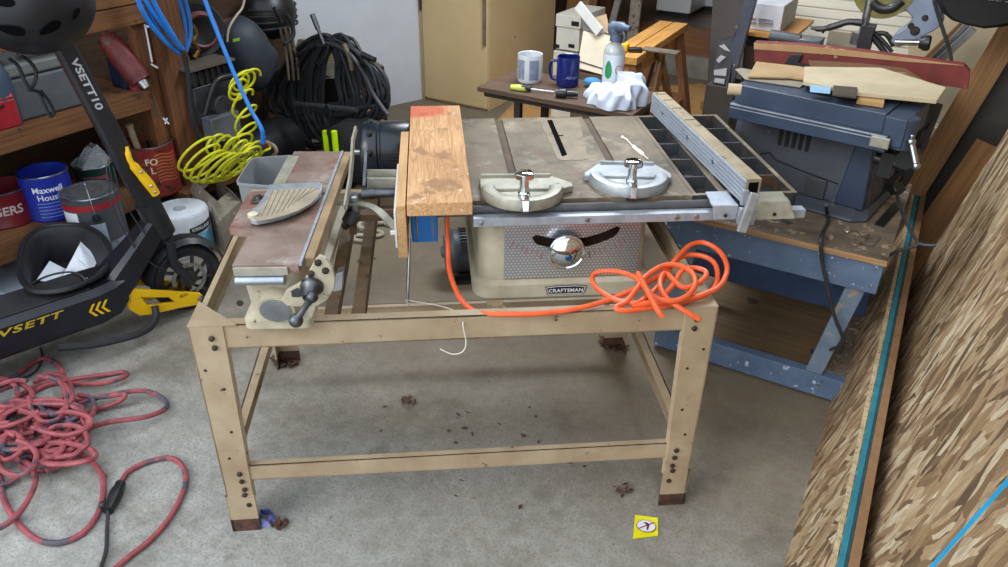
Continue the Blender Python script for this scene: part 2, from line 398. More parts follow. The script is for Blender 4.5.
# ================================================================ the steel tool stand (frame rot = T; x along its front, y away from us)
LX0, LX1, SD, ZR = -.700, .597, .81, .687
st = thing('tool_stand', 'beige steel leg stand with rust spots carrying the jointer and the table saw', 'stand', (-.05, .4, 0), T)
def leg(x, y, sx, sy):
    m = MB()
    # an angle-iron leg: a face looking along y and a flange looking along x, both a little wider at the top
    t = .004; wt, wb = .082, .070; dt, db = .062, .052
    m.hexa([(x, y, .12), (x+sx*wb, y, .12), (x+sx*wb, y+sy*t, .12), (x, y+sy*t, .12)], [(x, y, ZR), (x+sx*wt, y, ZR), (x+sx*wt, y+sy*t, ZR), (x, y+sy*t, ZR)])
    m.hexa([(x, y, .12), (x+sx*t, y, .12), (x+sx*t, y+sy*db, .12), (x, y+sy*db, .12)], [(x, y, ZR), (x+sx*t, y, ZR), (x+sx*t, y+sy*dt, ZR), (x, y+sy*dt, ZR)])
    m.hexa([(x+sx*wb, y, .12), (x+sx*(wb+.006), y+sy*.012, .12), (x+sx*(wb+.003), y+sy*.013, .12), (x+sx*(wb-.003), y+sy*.003, .12)],
           [(x+sx*wt, y, ZR), (x+sx*(wt+.006), y+sy*.012, ZR), (x+sx*(wt+.003), y+sy*.013, ZR), (x+sx*(wt-.003), y+sy*.003, ZR)])
    l = m.part('leg', BEIGE, st, smooth=0)
    f = MB(); o = .003
    f.box(*sorted((x-sx*o, x+sx*.074)), *sorted((y-sy*o, y+sy*.003)), .044, .135)
    f.box(*sorted((x-sx*o, x+sx*.003)), *sorted((y-sy*o, y+sy*.056)), .044, .135)
    f.part('foot_extension', BEIGE, l, smooth=0)
    g = MB()
    g.box(*sorted((x-sx*(o+.0006), x+sx*.0745)), *sorted((y-sy*(o+.0006), y+sy*.004)), 0, .045)
    g.box(*sorted((x-sx*(o+.0006), x+sx*.004)), *sorted((y-sy*(o+.0006), y+sy*.057)), 0, .045)
    g.part('rusted_foot', RUST, l, smooth=0, label='rusted foot end')
    if sy > 0:
        for (bx, bz) in ((.052, .655), (.055, .628), (.048, .215), (.05, .188), (.053, .158), (.05, .138), (.056, .10)):
            q = MB(); q.lathe([(.0075, 0), (.007, .003), (.003, .0055)], (x+sx*bx, y-.0032, bz), (0, -1, 0), 10); q.part('bolt', BOLT, l, label='dark bolt')
        for (bx, bz) in ((.02, .56), (.055, .50), (.05, .36), (.03, .27)):
            q = MB(); q.cyl((x+sx*bx, y, bz), (x+sx*bx, y-.0012, bz), .004, n=10); q.part('bolt_hole', BOLT, l, label='empty bolt hole')
    return l
for (x, sx) in ((LX0, 1), (LX1, -1)):
    for (y, sy) in ((0, 1), (SD, -1)): leg(x, y, sx, sy)
def rail(p, q, h, fl, inward, t=.0035, name='top_rail'):
    """a channel rail between p and q: tall face, top flange and bottom lip turned inward"""
    p, q, n = Vector(p), Vector(q), Vector(inward); m = MB()
    m.prism([p, q, q-Vector((0, 0, h)), p-Vector((0, 0, h))], n*t)
    m.prism([p, q, q+n*fl, p+n*fl], (0, 0, -t))
    m.prism([p-Vector((0, 0, h)), q-Vector((0, 0, h)), q-Vector((0, 0, h))+n*fl*.8, p-Vector((0, 0, h))+n*fl*.8], (0, 0, t))
    return m.part(name, BEIGE, st, smooth=0)
rail((LX0+.078, .0045, ZR), (LX1-.078, .0045, ZR), .068, .030, (0, 1, 0))
rail((LX0+.078, SD-.0045, ZR), (LX1-.078, SD-.0045, ZR), .068, .030, (0, -1, 0))
rail((LX0+.0045, .004, ZR), (LX0+.0045, SD-.004, ZR), .068, .018, (1, 0, 0), name='side_rail')
rail((LX1-.0045, .004, ZR), (LX1-.0045, SD-.004, ZR), .068, .018, (-1, 0, 0), name='side_rail')
rail((LX0+.072, .0045, .236), (LX1-.072, .0045, .236), .052, .020, (0, 1, 0), name='lower_rail')
rail((LX0+.072, SD-.0045, .236), (LX1-.072, SD-.0045, .236), .052, .020, (0, -1, 0), name='lower_rail')
rail((LX0+.0045, .05, .236), (LX0+.0045, SD-.05, .236), .052, .028, (1, 0, 0), name='lower_side_rail')
rail((LX1-.0045, .05, .236), (LX1-.0045, SD-.05, .236), .052, .028, (-1, 0, 0), name='lower_side_rail')
for (x, sx) in ((LX0, 1), (LX1, -1)):
    for (y, sy) in ((0, 1), (SD, -1)):
        g = MB(); g.prism([(x, y, ZR+.0005), (x+sx*.115, y, ZR+.0005), (x, y+sy*.115, ZR+.0005)], (0, 0, .003)); g.part('corner_gusset', BEIGE, st, smooth=0)
for x in (-.372, -.305):
    m = MB(); m.box(x-.016, x+.016, .012, SD-.008, ZR-.020, ZR-.016); m.box(x-.016, x-.012, .012, SD-.008, ZR-.055, ZR-.020); m.box(x+.012, x+.016, .012, SD-.008, ZR-.055, ZR-.020)
    m.part('cross_rail', BROWNSTEEL, st, smooth=0, label='brown cross rail between jointer and saw')  # brown tone holds rust and the shade on the rail backs
for x in (.055, .43):
    m = MB(); m.box(x-.022, x+.022, .22, SD-.012, .560, .566); m.box(x-.022, x-.018, .22, SD-.012, .545, .56); m.box(x+.018, x+.022, .22, SD-.012, .545, .56)
    m.bar((x-.016, .03, ZR-.012), (x-.016, .25, .557), .010, .010); m.bar((x+.016, .03, ZR-.012), (x+.016, .25, .557), .010, .010); m.box(x-.022, x+.022, .010, .035, ZR-.018, ZR-.006)
    m.box(x-.022, x+.022, SD-.02, SD-.012, .545, ZR-.004)
    m.part('saw_carrier_rail', BEIGE, st, smooth=0)

# ================================================================ table saw
TZ = .855
sw = thing('table_saw', 'old cream cabinet table saw with stained cast iron top and engine-turned front panel', 'table saw', (.25, .6, .566), T)
m = MB()
loft(m, [Z(rrect(.000, .502, .275, .87, .05), .566), Z(rrect(-.006, .508, .268, .876, .055), .573), Z(rrect(-.004, .506, .270, .874, .055), .612), Z(rrect(.006, .496, .282, .86, .05), .619), Z(rrect(.008, .494, .285, .86, .05), .621)])
base = m.part('base_skirt', CREAM, sw)
m = MB(); loft(m, [Z(rrect(.008, .494, .290, .86, .055), .620), Z(rrect(.016, .486, .298, .85, .05), .80), Z(rrect(.03, .47, .31, .84, .05), .822)])
cab = m.part('cabinet', CREAM, sw)
# engine-turned front panel with a curved slot cut through it
def caby(z): return .290+(z-.62)*(.008/.18)
def panel_pt(x, z): return (x, caby(z)-.0045, z)
cx, cz, R = .262, .990, .262   # centre of the slot's arc
def arc(r, a): return (cx+r*math.sin(a), cz-r*math.cos(a))
px0, px1, pz0, pz1 = .082, .462, .625, .808
a0, a1 = -.36, .52
hole = [arc(R+.014, a0+(a1-a0)*k/16) for k in range(17)]+[arc(R-.014, a1+(a0-a1)*k/16) for k in range(17)]
m = MB(); nh = len(hole)
def outer(k):
    x, z = hole[k]; c = (cx, cz-R); dx, dz = x-c[0], z-(c[1]+.01)
    s = 1e9
    if dx > 1e-6: s = min(s, (px1-c[0])/dx)
    if dx < -1e-6: s = min(s, (px0-c[0])/dx)
    if dz > 1e-6: s = min(s, (pz1-c[1]-.01)/dz)
    if dz < -1e-6: s = min(s, (pz0-c[1]-.01)/dz)
    return (c[0]+dx*s, c[1]+.01+dz*s)
# plain filled face made from strips above and below the slot
def strip(fa, fb, n=40):
    vs = []; 
    for k in range(n+1):
        x = px0+(px1-px0)*k/n; vs += [panel_pt(x, fa(x)), panel_pt(x, fb(x))]
    m.add(vs, [(2*k, 2*k+2, 2*k+3, 2*k+1) for k in range(n)])
xa, xb = arc(R, a0)[0]-.010, arc(R, a1)[0]+.010
def mid(x): return cz-math.sqrt(max(0, R*R-(x-cx)**2))
def half(x):
    d = min(x-xa, xb-x); return 0 if d < 0 else .0145*math.sqrt(min(1, d/.015)*(2-min(1, d/.015)))
strip(lambda x: pz0, lambda x: min(pz1, mid(x)-half(x))); strip(lambda x: min(pz1, mid(x)+half(x)), lambda x: pz1)
pn = m.part('front_panel', TURNED, sw, smooth=0, label='engine-turned bright aluminium front panel')
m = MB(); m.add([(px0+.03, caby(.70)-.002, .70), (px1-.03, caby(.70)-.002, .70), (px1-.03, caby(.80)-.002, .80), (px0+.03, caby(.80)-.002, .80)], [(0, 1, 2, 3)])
m.part('slot_darkness', M('slot_shade', '#2a1c14', '#15100c', 8, .9, spec=.05), pn, smooth=0, label='dark sheet for the shade behind the curved slot')  # flat sheet coloured dark as the shade behind the slot
m = MB()
for k in range(23):
    a = -.55+1.1*k/22
    x0, z0 = arc(R+.030, a); x1, z1 = arc(R+(.046 if k % 3 else .052), a)
    if abs(x0-.25) < .05: continue
    p0, p1 = panel_pt(x0, z0), panel_pt(x1, z1); m.bar((p0[0], p0[1]-.001, p0[2]), (p1[0], p1[1]-.001, p1[2]), .0022 if k % 3 else .004, .0006, (0, 1, 0))
m.part('tilt_scale', M('scale_red', '#9a6a72', '#8a6268', 20, .5), pn, smooth=0, label='faded red tilt scale marks')
# maker's badge
bx, bz = S(566, 287, y=.268)[0], .592
m = MB(); m.prism([(bx-.060, .2685, bz+.012), (bx-.052, .2685, bz-.014), (bx+.052, .2685, bz-.014), (bx+.060, .2685, bz+.012), (bx+.03, .2685, bz+.016), (bx-.03, .2685, bz+.016)], (0, -.002, 0))
bd = m.part('badge', BLACKP, sw, smooth=0, label='black and silver maker badge')
m = MB()
ring = [(-.056, .010), (-.049, -.0115), (.049, -.0115), (.056, .010), (.028, .0135), (-.028, .0135)]
for i in range(6):
    a, b = ring[i], ring[(i+1) % 6]; m.bar((bx+a[0], .2662, bz+a[1]), (bx+b[0], .2662, bz+b[1]), .0016, .0008, (0, 1, 0))
m.text('CRAFTSMAN', .0155, lambda x, y: (bx+x*1.05, .2660, bz+y-.0005), bold=.0004, space=1.08)
m.part('badge_lettering', WHITEP, bd, smooth=0)
# chromed tilt wheel
m = MB(); c = (.252, .288, .716)
m.lathe([(.010, 0), (.010, .022), (.050, .020), (.0525, .024), (.052, .029), (.048, .031), (.044, .028), (.032, .038), (.018, .043), (.006, .045)], c, (0, -1, 0), 40)
hw = m.part('hand_wheel', CHROME, sw)
m = MB(); m.lathe([(.009, 0), (.010, .004), (.006, .012)], (.255, .247, .709), (0, -1, 0), 16); m.part('hub_cap', M('blue_hub', '#24467e', '#1d3a6a', 10, .3, .3), hw)
# top: slabs between the mitre slots
m = MB(); x0, x1 = -.16, .6035; y0, y1 = .3128, 1.0; zt, zb = TZ, TZ-.028
for a, b in ((x0, .110), (.136, .4175), (.4435, x1)): m.box(a, b, y0, y1, zb, zt)
m.box(x0+.01, x1-.01, y0+.004, y0+.02, zb-.02, zb); m.box(x0+.01, x1-.01, y1-.02, y1-.004, zb-.02, zb)
top = m.part('table_top', CASTTOP, sw, smooth=0)
for a, b in ((.110, .136), (.4175, .4435)):
    m = MB(); m.box(a, b, y0, y1, zb, zt-.007); m.part('mitre_slot', SLOTM, top, smooth=0, label='brown floor of the mitre slot')
m = MB(); tp = rrect(.285, .400, .605, 1.0-.012, .03)
q = [(.268, .985), (.395, .985), (.402, .95), (.365, .60), (.345, .590), (.280, .592), (.272, .61), (.262, .96)]
m.prism(Z(q, TZ), (0, 0, .0012)); tpl = m.part('throat_plate', CASTTOP2, sw, smooth=0)
m = MB(); m.prism(Z([(.2905, .965), (.3075, .970), (.3065, .635), (.2885, .622)], TZ+.0012), (0, 0, .0006)); m.box(.306, .322, .805, .812, TZ+.0012, TZ+.002)
m.part('blade_slot', M('slot_black', '#08080a', '#050506', 5, .9, spec=.05), tpl, smooth=0, label='black blade slot')
# grid-cast extension wing
m = MB(); ex0, ex1 = .6045, .903
m.box(ex0, ex0+.012, y0, y1, TZ-.048, TZ-.001); m.box(ex1-.013, ex1, y0, y1, TZ-.048, TZ-.001); m.box(ex0, ex1, y0, y0+.012, TZ-.035, TZ-.001); m.box(ex0, ex1, y1-.012, y1, TZ-.048, TZ-.001)
m.box(.684, .704, y0, y1, TZ-.048, TZ-.001)
for k in range(1, 5):
    y = y0+(y1-y0)*k/5; m.box(ex0+.01, ex1-.01, y-.003, y+.003, TZ-.046, TZ-.003); m.box(.655, .684, y-.06, y-.003, TZ-.046, TZ-.040)
ge = m.part('grid_extension', M('shaded_cast_grid', '#42454a', '#34363a', 16, .6, .2, .1, [('#5d4430', 16, .6)]), sw, smooth=0, label='open grid extension wing')  # dark tone carries the shade down in the cells; brown spots are rust
m = MB(); zt_ = TZ+.0006
for a, b, c_, d_ in ((ex0, ex0+.012, y0, y1), (ex1-.013, ex1, y0, y1), (ex0+.012, ex1-.013, y0, y0+.012), (ex0+.012, ex1-.013, y1-.012, y1), (.684, .704, y0+.012, y1-.012)): m.box(a, b, c_, d_, TZ-.002, zt_)
m.part('top_rim', CASTTOP, ge, smooth=0)
m = MB(); m.cyl((-.17, .291, .838), (.868, .291, .838), .0125, n=16); m.part('guide_tube', M('dull_guide_tube', '#57575a', '#47474a', 20, .6, .4), sw)
m = MB(); m.box(-.005, .905, .249, .2785, .8285, .8315); m.box(-.005, .905, .249, .252, .808, .8285)
ar = m.part('fence_rail', ALU, sw, smooth=0, bevel=.0006)
for x in (.015, .30, .545, .60, .80):
    q = MB(); q.lathe([(.007, 0), (.006, .003), (.002, .004)], (x, .249, .820), (0, -1, 0), 10); q.part('screw', STEEL, ar)

# ---------------------------------------------------------------- rip fence
ang = math.radians(-3.2)
fn = thing('rip_fence', 'grooved aluminium rip fence clamped across the grid extension wing', 'rip fence', (.72, .6, .85), T)
FO = .012
def rot2(p, c=(.72, .3), a=ang*-1):
    p = (p[0]+FO, p[1], p[2])
    x, y = p[0]-c[0], p[1]-c[1]; return (c[0]+x*math.cos(a)-y*math.sin(a), c[1]+x*math.sin(a)+y*math.cos(a), p[2])
m = MB(); m.box(.700, .742, .236, 1.028, .861, .9315); m.v = [Vector(rot2(p)) for p in m.v]
# hollow near end
fb = m.part('fence_body', M('dusty_fence_top', '#a3947a', '#8f8269', 18, .6, .3, .1, [('#6e6250', 20, .64)]), fn, smooth=0, bevel=.001)
for k in range(6):
    z = .867+k*.0115; m = MB(); m.box(.6965, .7005, .236, 1.028, z-.0036, z+.0036); m.v = [Vector(rot2(p)) for p in m.v]; m.part('side_ridge', M('ridge_alu', '#b4c0d2', '#a6b2c6', 9, .4, .3), fb, smooth=0, label='bright aluminium ridge along the side')
m = MB(); m.box(.7075, .7345, .2345, .2362, .890, .922); m.v = [Vector(rot2(p)) for p in m.v]; m.part('hollow_end', M('slot_black2', '#0c0c0e', '#0a0a0b', 5, .9, spec=.05), fb, smooth=0, label='dark hollow end')
for (y, k) in ((.45, 0), (.66, 1), (.90, 0)):
    q = MB(); q.cyl((.6962, y, .897), (.694, y, .897), .006, n=12); q.v = [Vector(rot2(p)) for p in q.v]; q.part('rivet', STEEL, fb)
for y in (.72, .84, .93, 1.0):
    q = MB(); q.box(.703, .738, y, y+.003, .9315, .9325); q.v = [Vector(rot2(p)) for p in q.v]; q.part('top_notch', BOLT, fb, smooth=0)
m = MB()
m.prism([(.640, .318, .857), (.632, .226, .857), (.700, .222, .857), (.700, .318, .857)], (0, 0, .006))
m.prism([(.640, .226, .822), (.700, .222, .822), (.700, .222, .861), (.634, .226, .861)], (0, .010, 0))
m.prism([(.632, .226, .860), (.655, .226, .822), (.655, .24, .822), (.632, .26, .860)], (.004, 0, 0))
hd = m.part('fence_head', ALU, fn, smooth=0, bevel=.001)
m = MB(); m.hexa([(.740, .215, .822), (.862, .215, .822), (.862, .30, .822), (.740, .30, .822)], [(.740, .235, .866), (.846, .235, .866), (.850, .30, .866), (.740, .30, .866)])
m.part('head_block', GAUGE, fn, smooth=0, bevel=.002)
m = MB(); m.prism([(.706, .222, .862), (.722, .222, .862), (.722, .222, .905), (.706, .222, .905)], (0, .012, 0)); m.prism([(.698, .20, .815), (.742, .20, .815), (.742, .195, .862), (.698, .195, .862)], (0, .02, 0))
m.part('head_cheek', ALU, fn, smooth=0, bevel=.001)
m = MB(); a, b = S(755, 193, y=.178), S(741, 232, y=.168); m.bar(a, b, .026, .012, (0, 1, 0)); m.part('clamp_lever', CASTALU, fn, smooth=0, bevel=.003)
for x in (.665, .80):
    q = MB(); q.cyl((x, .2155, .838), (x, .212, .838), .005, n=10); q.part('head_screw', BOLT, fn)

# ---------------------------------------------------------------- mitre gauges
def gauge(org, ang, mt, label, plate, grp='mitre gauges resting on the saw table'):
    g = thing('mitre_gauge', label, 'mitre gauge', org, T, grp)
    ca, sa = math.cos(ang), math.sin(ang)
    def w(x, y, z): return (org[0]+x*ca-y*sa, org[1]+x*sa+y*ca, org[2]+z)
    m = MB(); m.prism([w(x, y, .002) for x, y in plate], (0, 0, .018))
    hd = m.part('head_plate', mt, g, smooth=0, bevel=.0025)
    m = MB(); m.prism([w(plate[0][0]+.004, plate[0][1]-.008, .016), w(plate[1][0]-.004, plate[0][1]-.008, .016), w(plate[1][0]-.004, plate[0][1], .016), w(plate[0][0]+.004, plate[0][1], .016)], (0, 0, .012)); m.part('fence_face', mt, hd, smooth=0, bevel=.0015)
    m = MB(); m.prism([w(.09*math.cos(PI+PI*k/20), .09*math.sin(PI+PI*k/20), .003) for k in range(21)], (0, 0, .010)); m.part('half_disc', mt, hd, smooth=0)
    m = MB(); n = 24; ro, ri = .112, .072
    vs = []
    for k in range(n+1):
        a = PI+PI*k/n; c, s = math.cos(a), math.sin(a); q = 1.0
        for r, z in ((ro, .000), (ro+.002, .014), (ro-.004, .028), (ro-.020, .031), (ri+.006, .027), (ri, .018), (ri, .004)): vs.append(w(c*r, s*r*q+.004, z))
    m.add(vs, [(i*7+k, i*7+(k+1) % 7, (i+1)*7+(k+1) % 7, (i+1)*7+k) for i in range(n) for k in range(7)])
    m.part('protractor_arc', mt, hd)
    m = MB(); m.prism([w(-.012, .04, .010), w(.012, .04, .010), w(.012, -.124, .006), w(-.012, -.124, .006)], (0, 0, .003)); m.part('slide_bar', STEEL, g, smooth=0)
    m = MB(); m.prism([w(-.010, -.078, .030), w(.010, -.078, .030), w(.009, -.114, .032), w(-.009, -.114, .032)], (0, 0, .004)); m.prism([w(-.009, -.112, .033), w(.009, -.112, .033), w(.007, -.126, .006), w(-.007, -.126, .006)], (0, 0, .003))
    m.part('pointer', CHROME, g, smooth=0)
    kx, ky = w(.0, -.062, 0)[:2]
    m = MB(); m.lathe([(.016, .016), (.016, .034), (.0125, .038), (.0125, .072), (.016, .074)], (kx, ky, org[2]), (0, 0, 1), 20)
    kb = m.part('clamp_post', CHROME, g)
    m = MB(); k2 = 40; prof = []
    for z, rr in ((.074, .021), (.077, .024), (.089, .024), (.092, .019)):
        prof.append([(kx+(rr+(.0022 if (k//4) % 2 else 0))*math.cos(2*PI*k/k2), ky+(rr+(.0022 if (k//4) % 2 else 0))*math.sin(2*PI*k/k2), org[2]+z) for k in range(k2)])
    loft(m, prof); m.part('knob', CHROME, kb)
    q = MB(); p = w(.098, .022, .016); q.lathe([(.011, 0), (.010, .004), (.004, .006)], p, (0, 0, 1), 16); q.part('stop_screw', STEEL, g)
    q = MB(); p = w(-.105, .025, .0162); q.cyl(p, (p[0], p[1], p[2]+.001), .004, n=10); q.part('plate_hole', BOLT, g)
    return g
gauge((.134, .345, TZ), math.radians(-2), GAUGE, 'beige grey mitre gauge with flat pointed plate, nearer the thick board', [(-.115, .085), (.090, .085), (.142, .035), (.142, .012), (.112, -.004), (-.112, -.004)])
gauge((.445, .410, TZ), math.radians(-7), CASTALU, 'bright silver mitre gauge at the middle of the table front, nearer the fence', [(-.078, .098), (.088, .098), (.125, .030), (.122, .0), (-.125, .0), (-.125, .022)])

# white stirring stick on the table
a = [S(u, v, z=TZ+.003) for u, v in ((622, 137), (626, 139), (631, 144), (636, 149), (640, 152), (648, 159))]
m = MB(); m.tube(a, .003, 8, 4, radii=[.006, .0028, .0022, .006, .007, .002]); m.solo('stir_stick', M('ivory_stick', '#e4dfd4', '#dad4c8', 20, .7), 'white wooden stir stick lying on the saw table', 'stick', rot=T)

# lumber on the saw
m = MB(); m.box(-.176, -.008, .222, 1.030, TZ+.0015, .8935); m.v = [p+Vector((.0, 0, 0)) for p in m.v]
m.solo('lumber_board', LUMBER, 'thick knotty fir board with red paint stain lying on the saw table', 'board', (-.09, .62, TZ+.0015), T, smooth=0, bevel=.002)
m = MB(); m.box(-.204, -.1785, .225, .79, .735, .884)
m = MB(); m.prism([(-.204, .790, .886), (-.204, .79, .80), (-.204, .26, .745), (-.204, .225, .735), (-.204, .225, .886)], (.0245, 0, 0))
m.solo('upright_board', LUMBER2, 'thin pine board on edge against the left side of the thick board', 'board', (-.19, .5, .74), T, smooth=0, bevel=.0015)
m = MB(); m.box(-.2105, -.2055, .228, .56, .765, .868); m.box(-.222, -.2106, .228, .236, .803, .812)
m.solo('white_strip', WHITEP, 'white plastic strip on the outer face of the upright pine board', 'plastic strip', rot=T, smooth=0)
m = MB(); loft(m, [Z(rrect(-.170, -.100, .30, .36, .006), .742), Z(rrect(-.172, -.098, .298, .362, .006), .826)])
bb = thing('electrical_box', 'blue plastic electrical box under the near end of the thick board', 'electrical box', (-.135, .33, .742), T)
m.part('box_shell', BLUEP, bb)
m = MB(); m.cyl((-.155, .297, .835), (-.155, .303, .742), .003, n=8); m.cyl((-.113, .297, .835), (-.113, .303, .742), .003, n=8); m.part('nail', STEEL, bb)
m = MB(); m.cyl(S(409.5, 238, y=.29), S(407.5, 302, y=.22), .0048, n=12); m.solo('steel_rod', STEEL, 'thin bright steel rod hanging under the thick board', 'rod', rot=T)
m = MB(); m.tube([S(410, 306, y=.205), S(408, 303, y=.19), S(406, 300, y=.21), S(412, 301, y=.215), S(424, 303, y=.20), S(440, 306, y=.18), S(455, 311, y=.13), S(463, 318, y=.03), S(463, 326, y=-.004), S(466, 343, y=-.006), S(462, 352, y=-.012), S(452, 354, y=-.012), S(440, 349, y=-.008)], .0015, 6)
m.solo('white_string', STRING, 'white string knotted on the steel rod and trailing over the front rail', 'string', rot=T)

# ================================================================ jointer (turned 4 degrees)
JR = T-math.radians(2.6)
def J(u, v, **k): return P(u, v, rot=JR, **k)
jt = thing('jointer', 'cream benchtop jointer with reddish rust-stained beds and crank handle', 'jointer', J(270, 300, z=.69), JR)
A0, A1 = J(232, 265, z=.87), J(292, 268, z=.87); jx0, jy0 = A0[0], A0[1]; jx1 = J(304, 271, z=.87)[0]-.012
jyb = J(293, 152, z=.87)[1]
ym = J(233, 187, z=.87)[1]
m = MB(); m.box(jx0, jx1-.006, jy0, ym-.05, .848, .870); inb = m.part('infeed_bed', JTOP, jt, smooth=0, bevel=.001)
yl = J(236, 230, z=.87); m = MB(); m.prism([(jx0, ym-.02, .87), (jx0-.06, ym-.03, .87), (jx0-.055, yl[1]+.01, .87), (jx0, yl[1]-.01, .87)], (0, 0, -.018)); m.part('rabbet_ledge', JTOP, jt, smooth=0, bevel=.001)
m = MB(); m.box(jx0+.005, jx1-.006, ym-.045, jyb, .848, .872); m.part('outfeed_bed', JTOP, jt, smooth=0, bevel=.001)
m = MB(); m.box(jx1-.0055, jx1+.001, jy0, jyb, .866, .8735); m.part('bed_edge', ALU, jt, smooth=0, label='ground silver edge of the bed')
m = MB(); m.box(jx1+.0015, jx1+.024, jy0+.03, jyb, .846, .871); m.part('fence_casting', M('tan_casting', '#9b8160', '#7e684c', 12, .6, 0, .1), jt, smooth=0, bevel=.002)
m = MB(); m.box(jx0-.005, jx0+.028, ym-.0, jyb-.04, .866, .873); m.part('side_strip', GAUGE, jt, smooth=0)
m = MB(); m.prism([(jx0+.002, jy0-.001, .866), (jx1-.03, jy0-.001, .866), (jx1-.03, jy0-.001, .846), (jx0+.002, jy0-.001, .846)], (0, -.006, 0)); m.part('bed_front', GAUGE, jt, smooth=0, bevel=.001)
m = MB(); c0 = jy0-.004; m.lathe([(.0115, 0), (.0115, jx1-jx0-.045)], (jx0+.004, c0, .832), (1, 0, 0), 16); m.box(jx0+.004, jx1-.04, c0, c0+.012, .82, .845); m.part('front_bar', STEEL, jt)
m = MB(); xa, xb = jx0+.008, jx1-.010
loft(m, [Z(rrect(xa-.012, xb+.012, jy0+.012, jyb-.02, .02), .690), Z(rrect(xa-.012, xb+.012, jy0+.012, jyb-.02, .02), .712), Z(rrect(xa+.004, xb-.004, jy0+.028, jyb-.04, .03), .722), Z(rrect(xa, xb, jy0+.018, jyb-.03, .03), .80), Z(rrect(xa, xb, jy0+.008, jyb-.02, .02), .846)])
jb = m.part('base_casting', CREAM, jt)
for (u, v) in ((240, 303),):
    p = J(u, v, y=jy0+.012); q = MB(); q.lathe([(.008, 0), (.007, .004)], p, (0, -1, 0), 12); q.part('base_bolt', BOLT, jb)
p = J(277, 309, y=jy0+.0); m = MB(); m.cyl((p[0], p[1]+.04, p[2]+.012), (p[0]+.0, p[1]-.006, p[2]), .042, n=32); cp = m.part('depth_boss', CREAM, jb)
m = MB(); m.lathe([(.0355, 0), (.0355, .003), (.030, .004)], (p[0]-.002, p[1]-.006, p[2]), (0, -1, -.25), 32); m.part('boss_disc', STEEL, cp, label='bright steel disc')
# slotted quadrant and crank
yq = jy0-.018
def q3(u, v, y=None): return J(u, v, y=yq if y is None else y)
out = [(281, 301), (286, 291), (297, 285), (304, 281), (314, 262), (319, 256), (326, 259), (332, 268), (335, 280), (334, 289), (327, 300), (318, 306), (308, 307), (296, 307), (287, 306)]
m = MB(); m.prism([q3(*p) for p in out], (0, .012, 0)); qd = m.part('quadrant', CREAM, jt, smooth=0, bevel=.002)
m = MB(); m.prism([q3(*p, y=yq-.001) for p in ((291, 291), (297, 288), (306, 290), (306, 296), (298, 297), (292, 297))], (0, -.0006, 0)); m.part('quadrant_slot', DSTEEL, qd, smooth=0)
for u, v in ((318, 262.5), (325.5, 270.5), (311, 273.5)):
    q = MB(); q.lathe([(.0085, 0), (.0075, .0045), (.003, .006)], q3(u, v), (0, -1, 0), 12); q.part('quadrant_bolt', BOLT, qd)
h = q3(313, 293); m = MB(); m.lathe([(.026, -.004), (.026, .006), (.019, .014), (.016, .030), (.014, .036)], (h[0], yq, h[2]+.018), (-.08, -1, -.35), 24)
hb = m.part('crank_hub', DSTEEL, jt)
h1, h2 = J(312, 297, y=yq-.04), J(296, 320.5, y=yq-.045)
m = MB(); m.tube([h1, tuple((Vector(h1)+Vector(h2))/2), h2], .0085, 12, 3, radii=[.010, .0075, .009]); m.ball(h2, .0165); m.ball(h1, .014)
m.part('crank_arm', DSTEEL, hb)
m = MB(); m.prism([q3(336, 274, .0), q3(343, 272, .0), q3(342, 290, .0), q3(333, 292, .0)], (0, .03, 0)); m.part('side_bracket', STEEL, jt, smooth=0, bevel=.001)
# harp-shaped cutter guard
zg = .879
gp = [(252, 188), (262, 187), (318, 186), (322, 188), (323, 194), (317, 201), (308, 208), (296, 214.5), (282, 219.5), (268, 223.5), (255, 226), (251, 224), (250, 220), (262, 207), (270, 197)]
gp = [(270, 189), (320, 186.5), (323, 190), (321, 197), (313, 205), (300, 213), (285, 219), (270, 223), (257, 225.5), (251, 224), (249, 219), (256, 212), (264, 202)]
m = MB(); m.prism([J(u, v, z=zg) for u, v in gp], (0, 0, .014)); gd = m.part('cutter_guard', CASTALU, jt, smooth=0, bevel=.002, label='harp-shaped aluminium cutter guard')
import itertools
gx, gy = 288, 205; m = MB(); m.prism([J(gx+(u-gx)*.90, gy+(v-gy)*.84-1.2, z=zg+.0142) for u, v in gp], (0, 0, .0006)); m.part('guard_face', M('tan_guard_face', '#a39680', '#8c8070', 16, .6, .1, .1), gd, smooth=0, label='stained tan top face of the guard')
m = MB()
for k in range(9):
    f = k/8; a = J(273+44*f, 189-2*f+1.5, z=zg+.0152); b0 = (261+8*f+34*f, 217-3.5*f-17*f*f); b = J(*b0, z=zg+.0152)
    m.bar(a, b, .0022, .0012)
m.part('guard_groove', M('groove_grey', '#857a66', '#74695a', 30, .7), gd, smooth=0, label='row of shallow grooves on the guard')
p = J(259, 200, z=.872); m = MB(); m.box(p[0]-.018, p[0]+.016, p[1]-.022, p[1]+.018, .8725, .8765); kn = m.part('guard_pivot', M('pivot_brown', '#4f4436', '#3d3429', 20, .5, .3), jt, smooth=0, bevel=.003)
m = MB(); m.cyl((p[0], p[1], .8765), (p[0], p[1], .884), .008, n=14); m.part('pivot_screw', STEEL, kn)
p = J(254, 221, z=zg); m = MB(); m.lathe([(.013, 0), (.013, .008), (.008, .011)], (p[0], p[1], zg+.012), (0, 0, 1), 18); m.part('guard_pin', M('ivory_pin', '#cfc6ae', '#beb59c', 20, .5), gd)

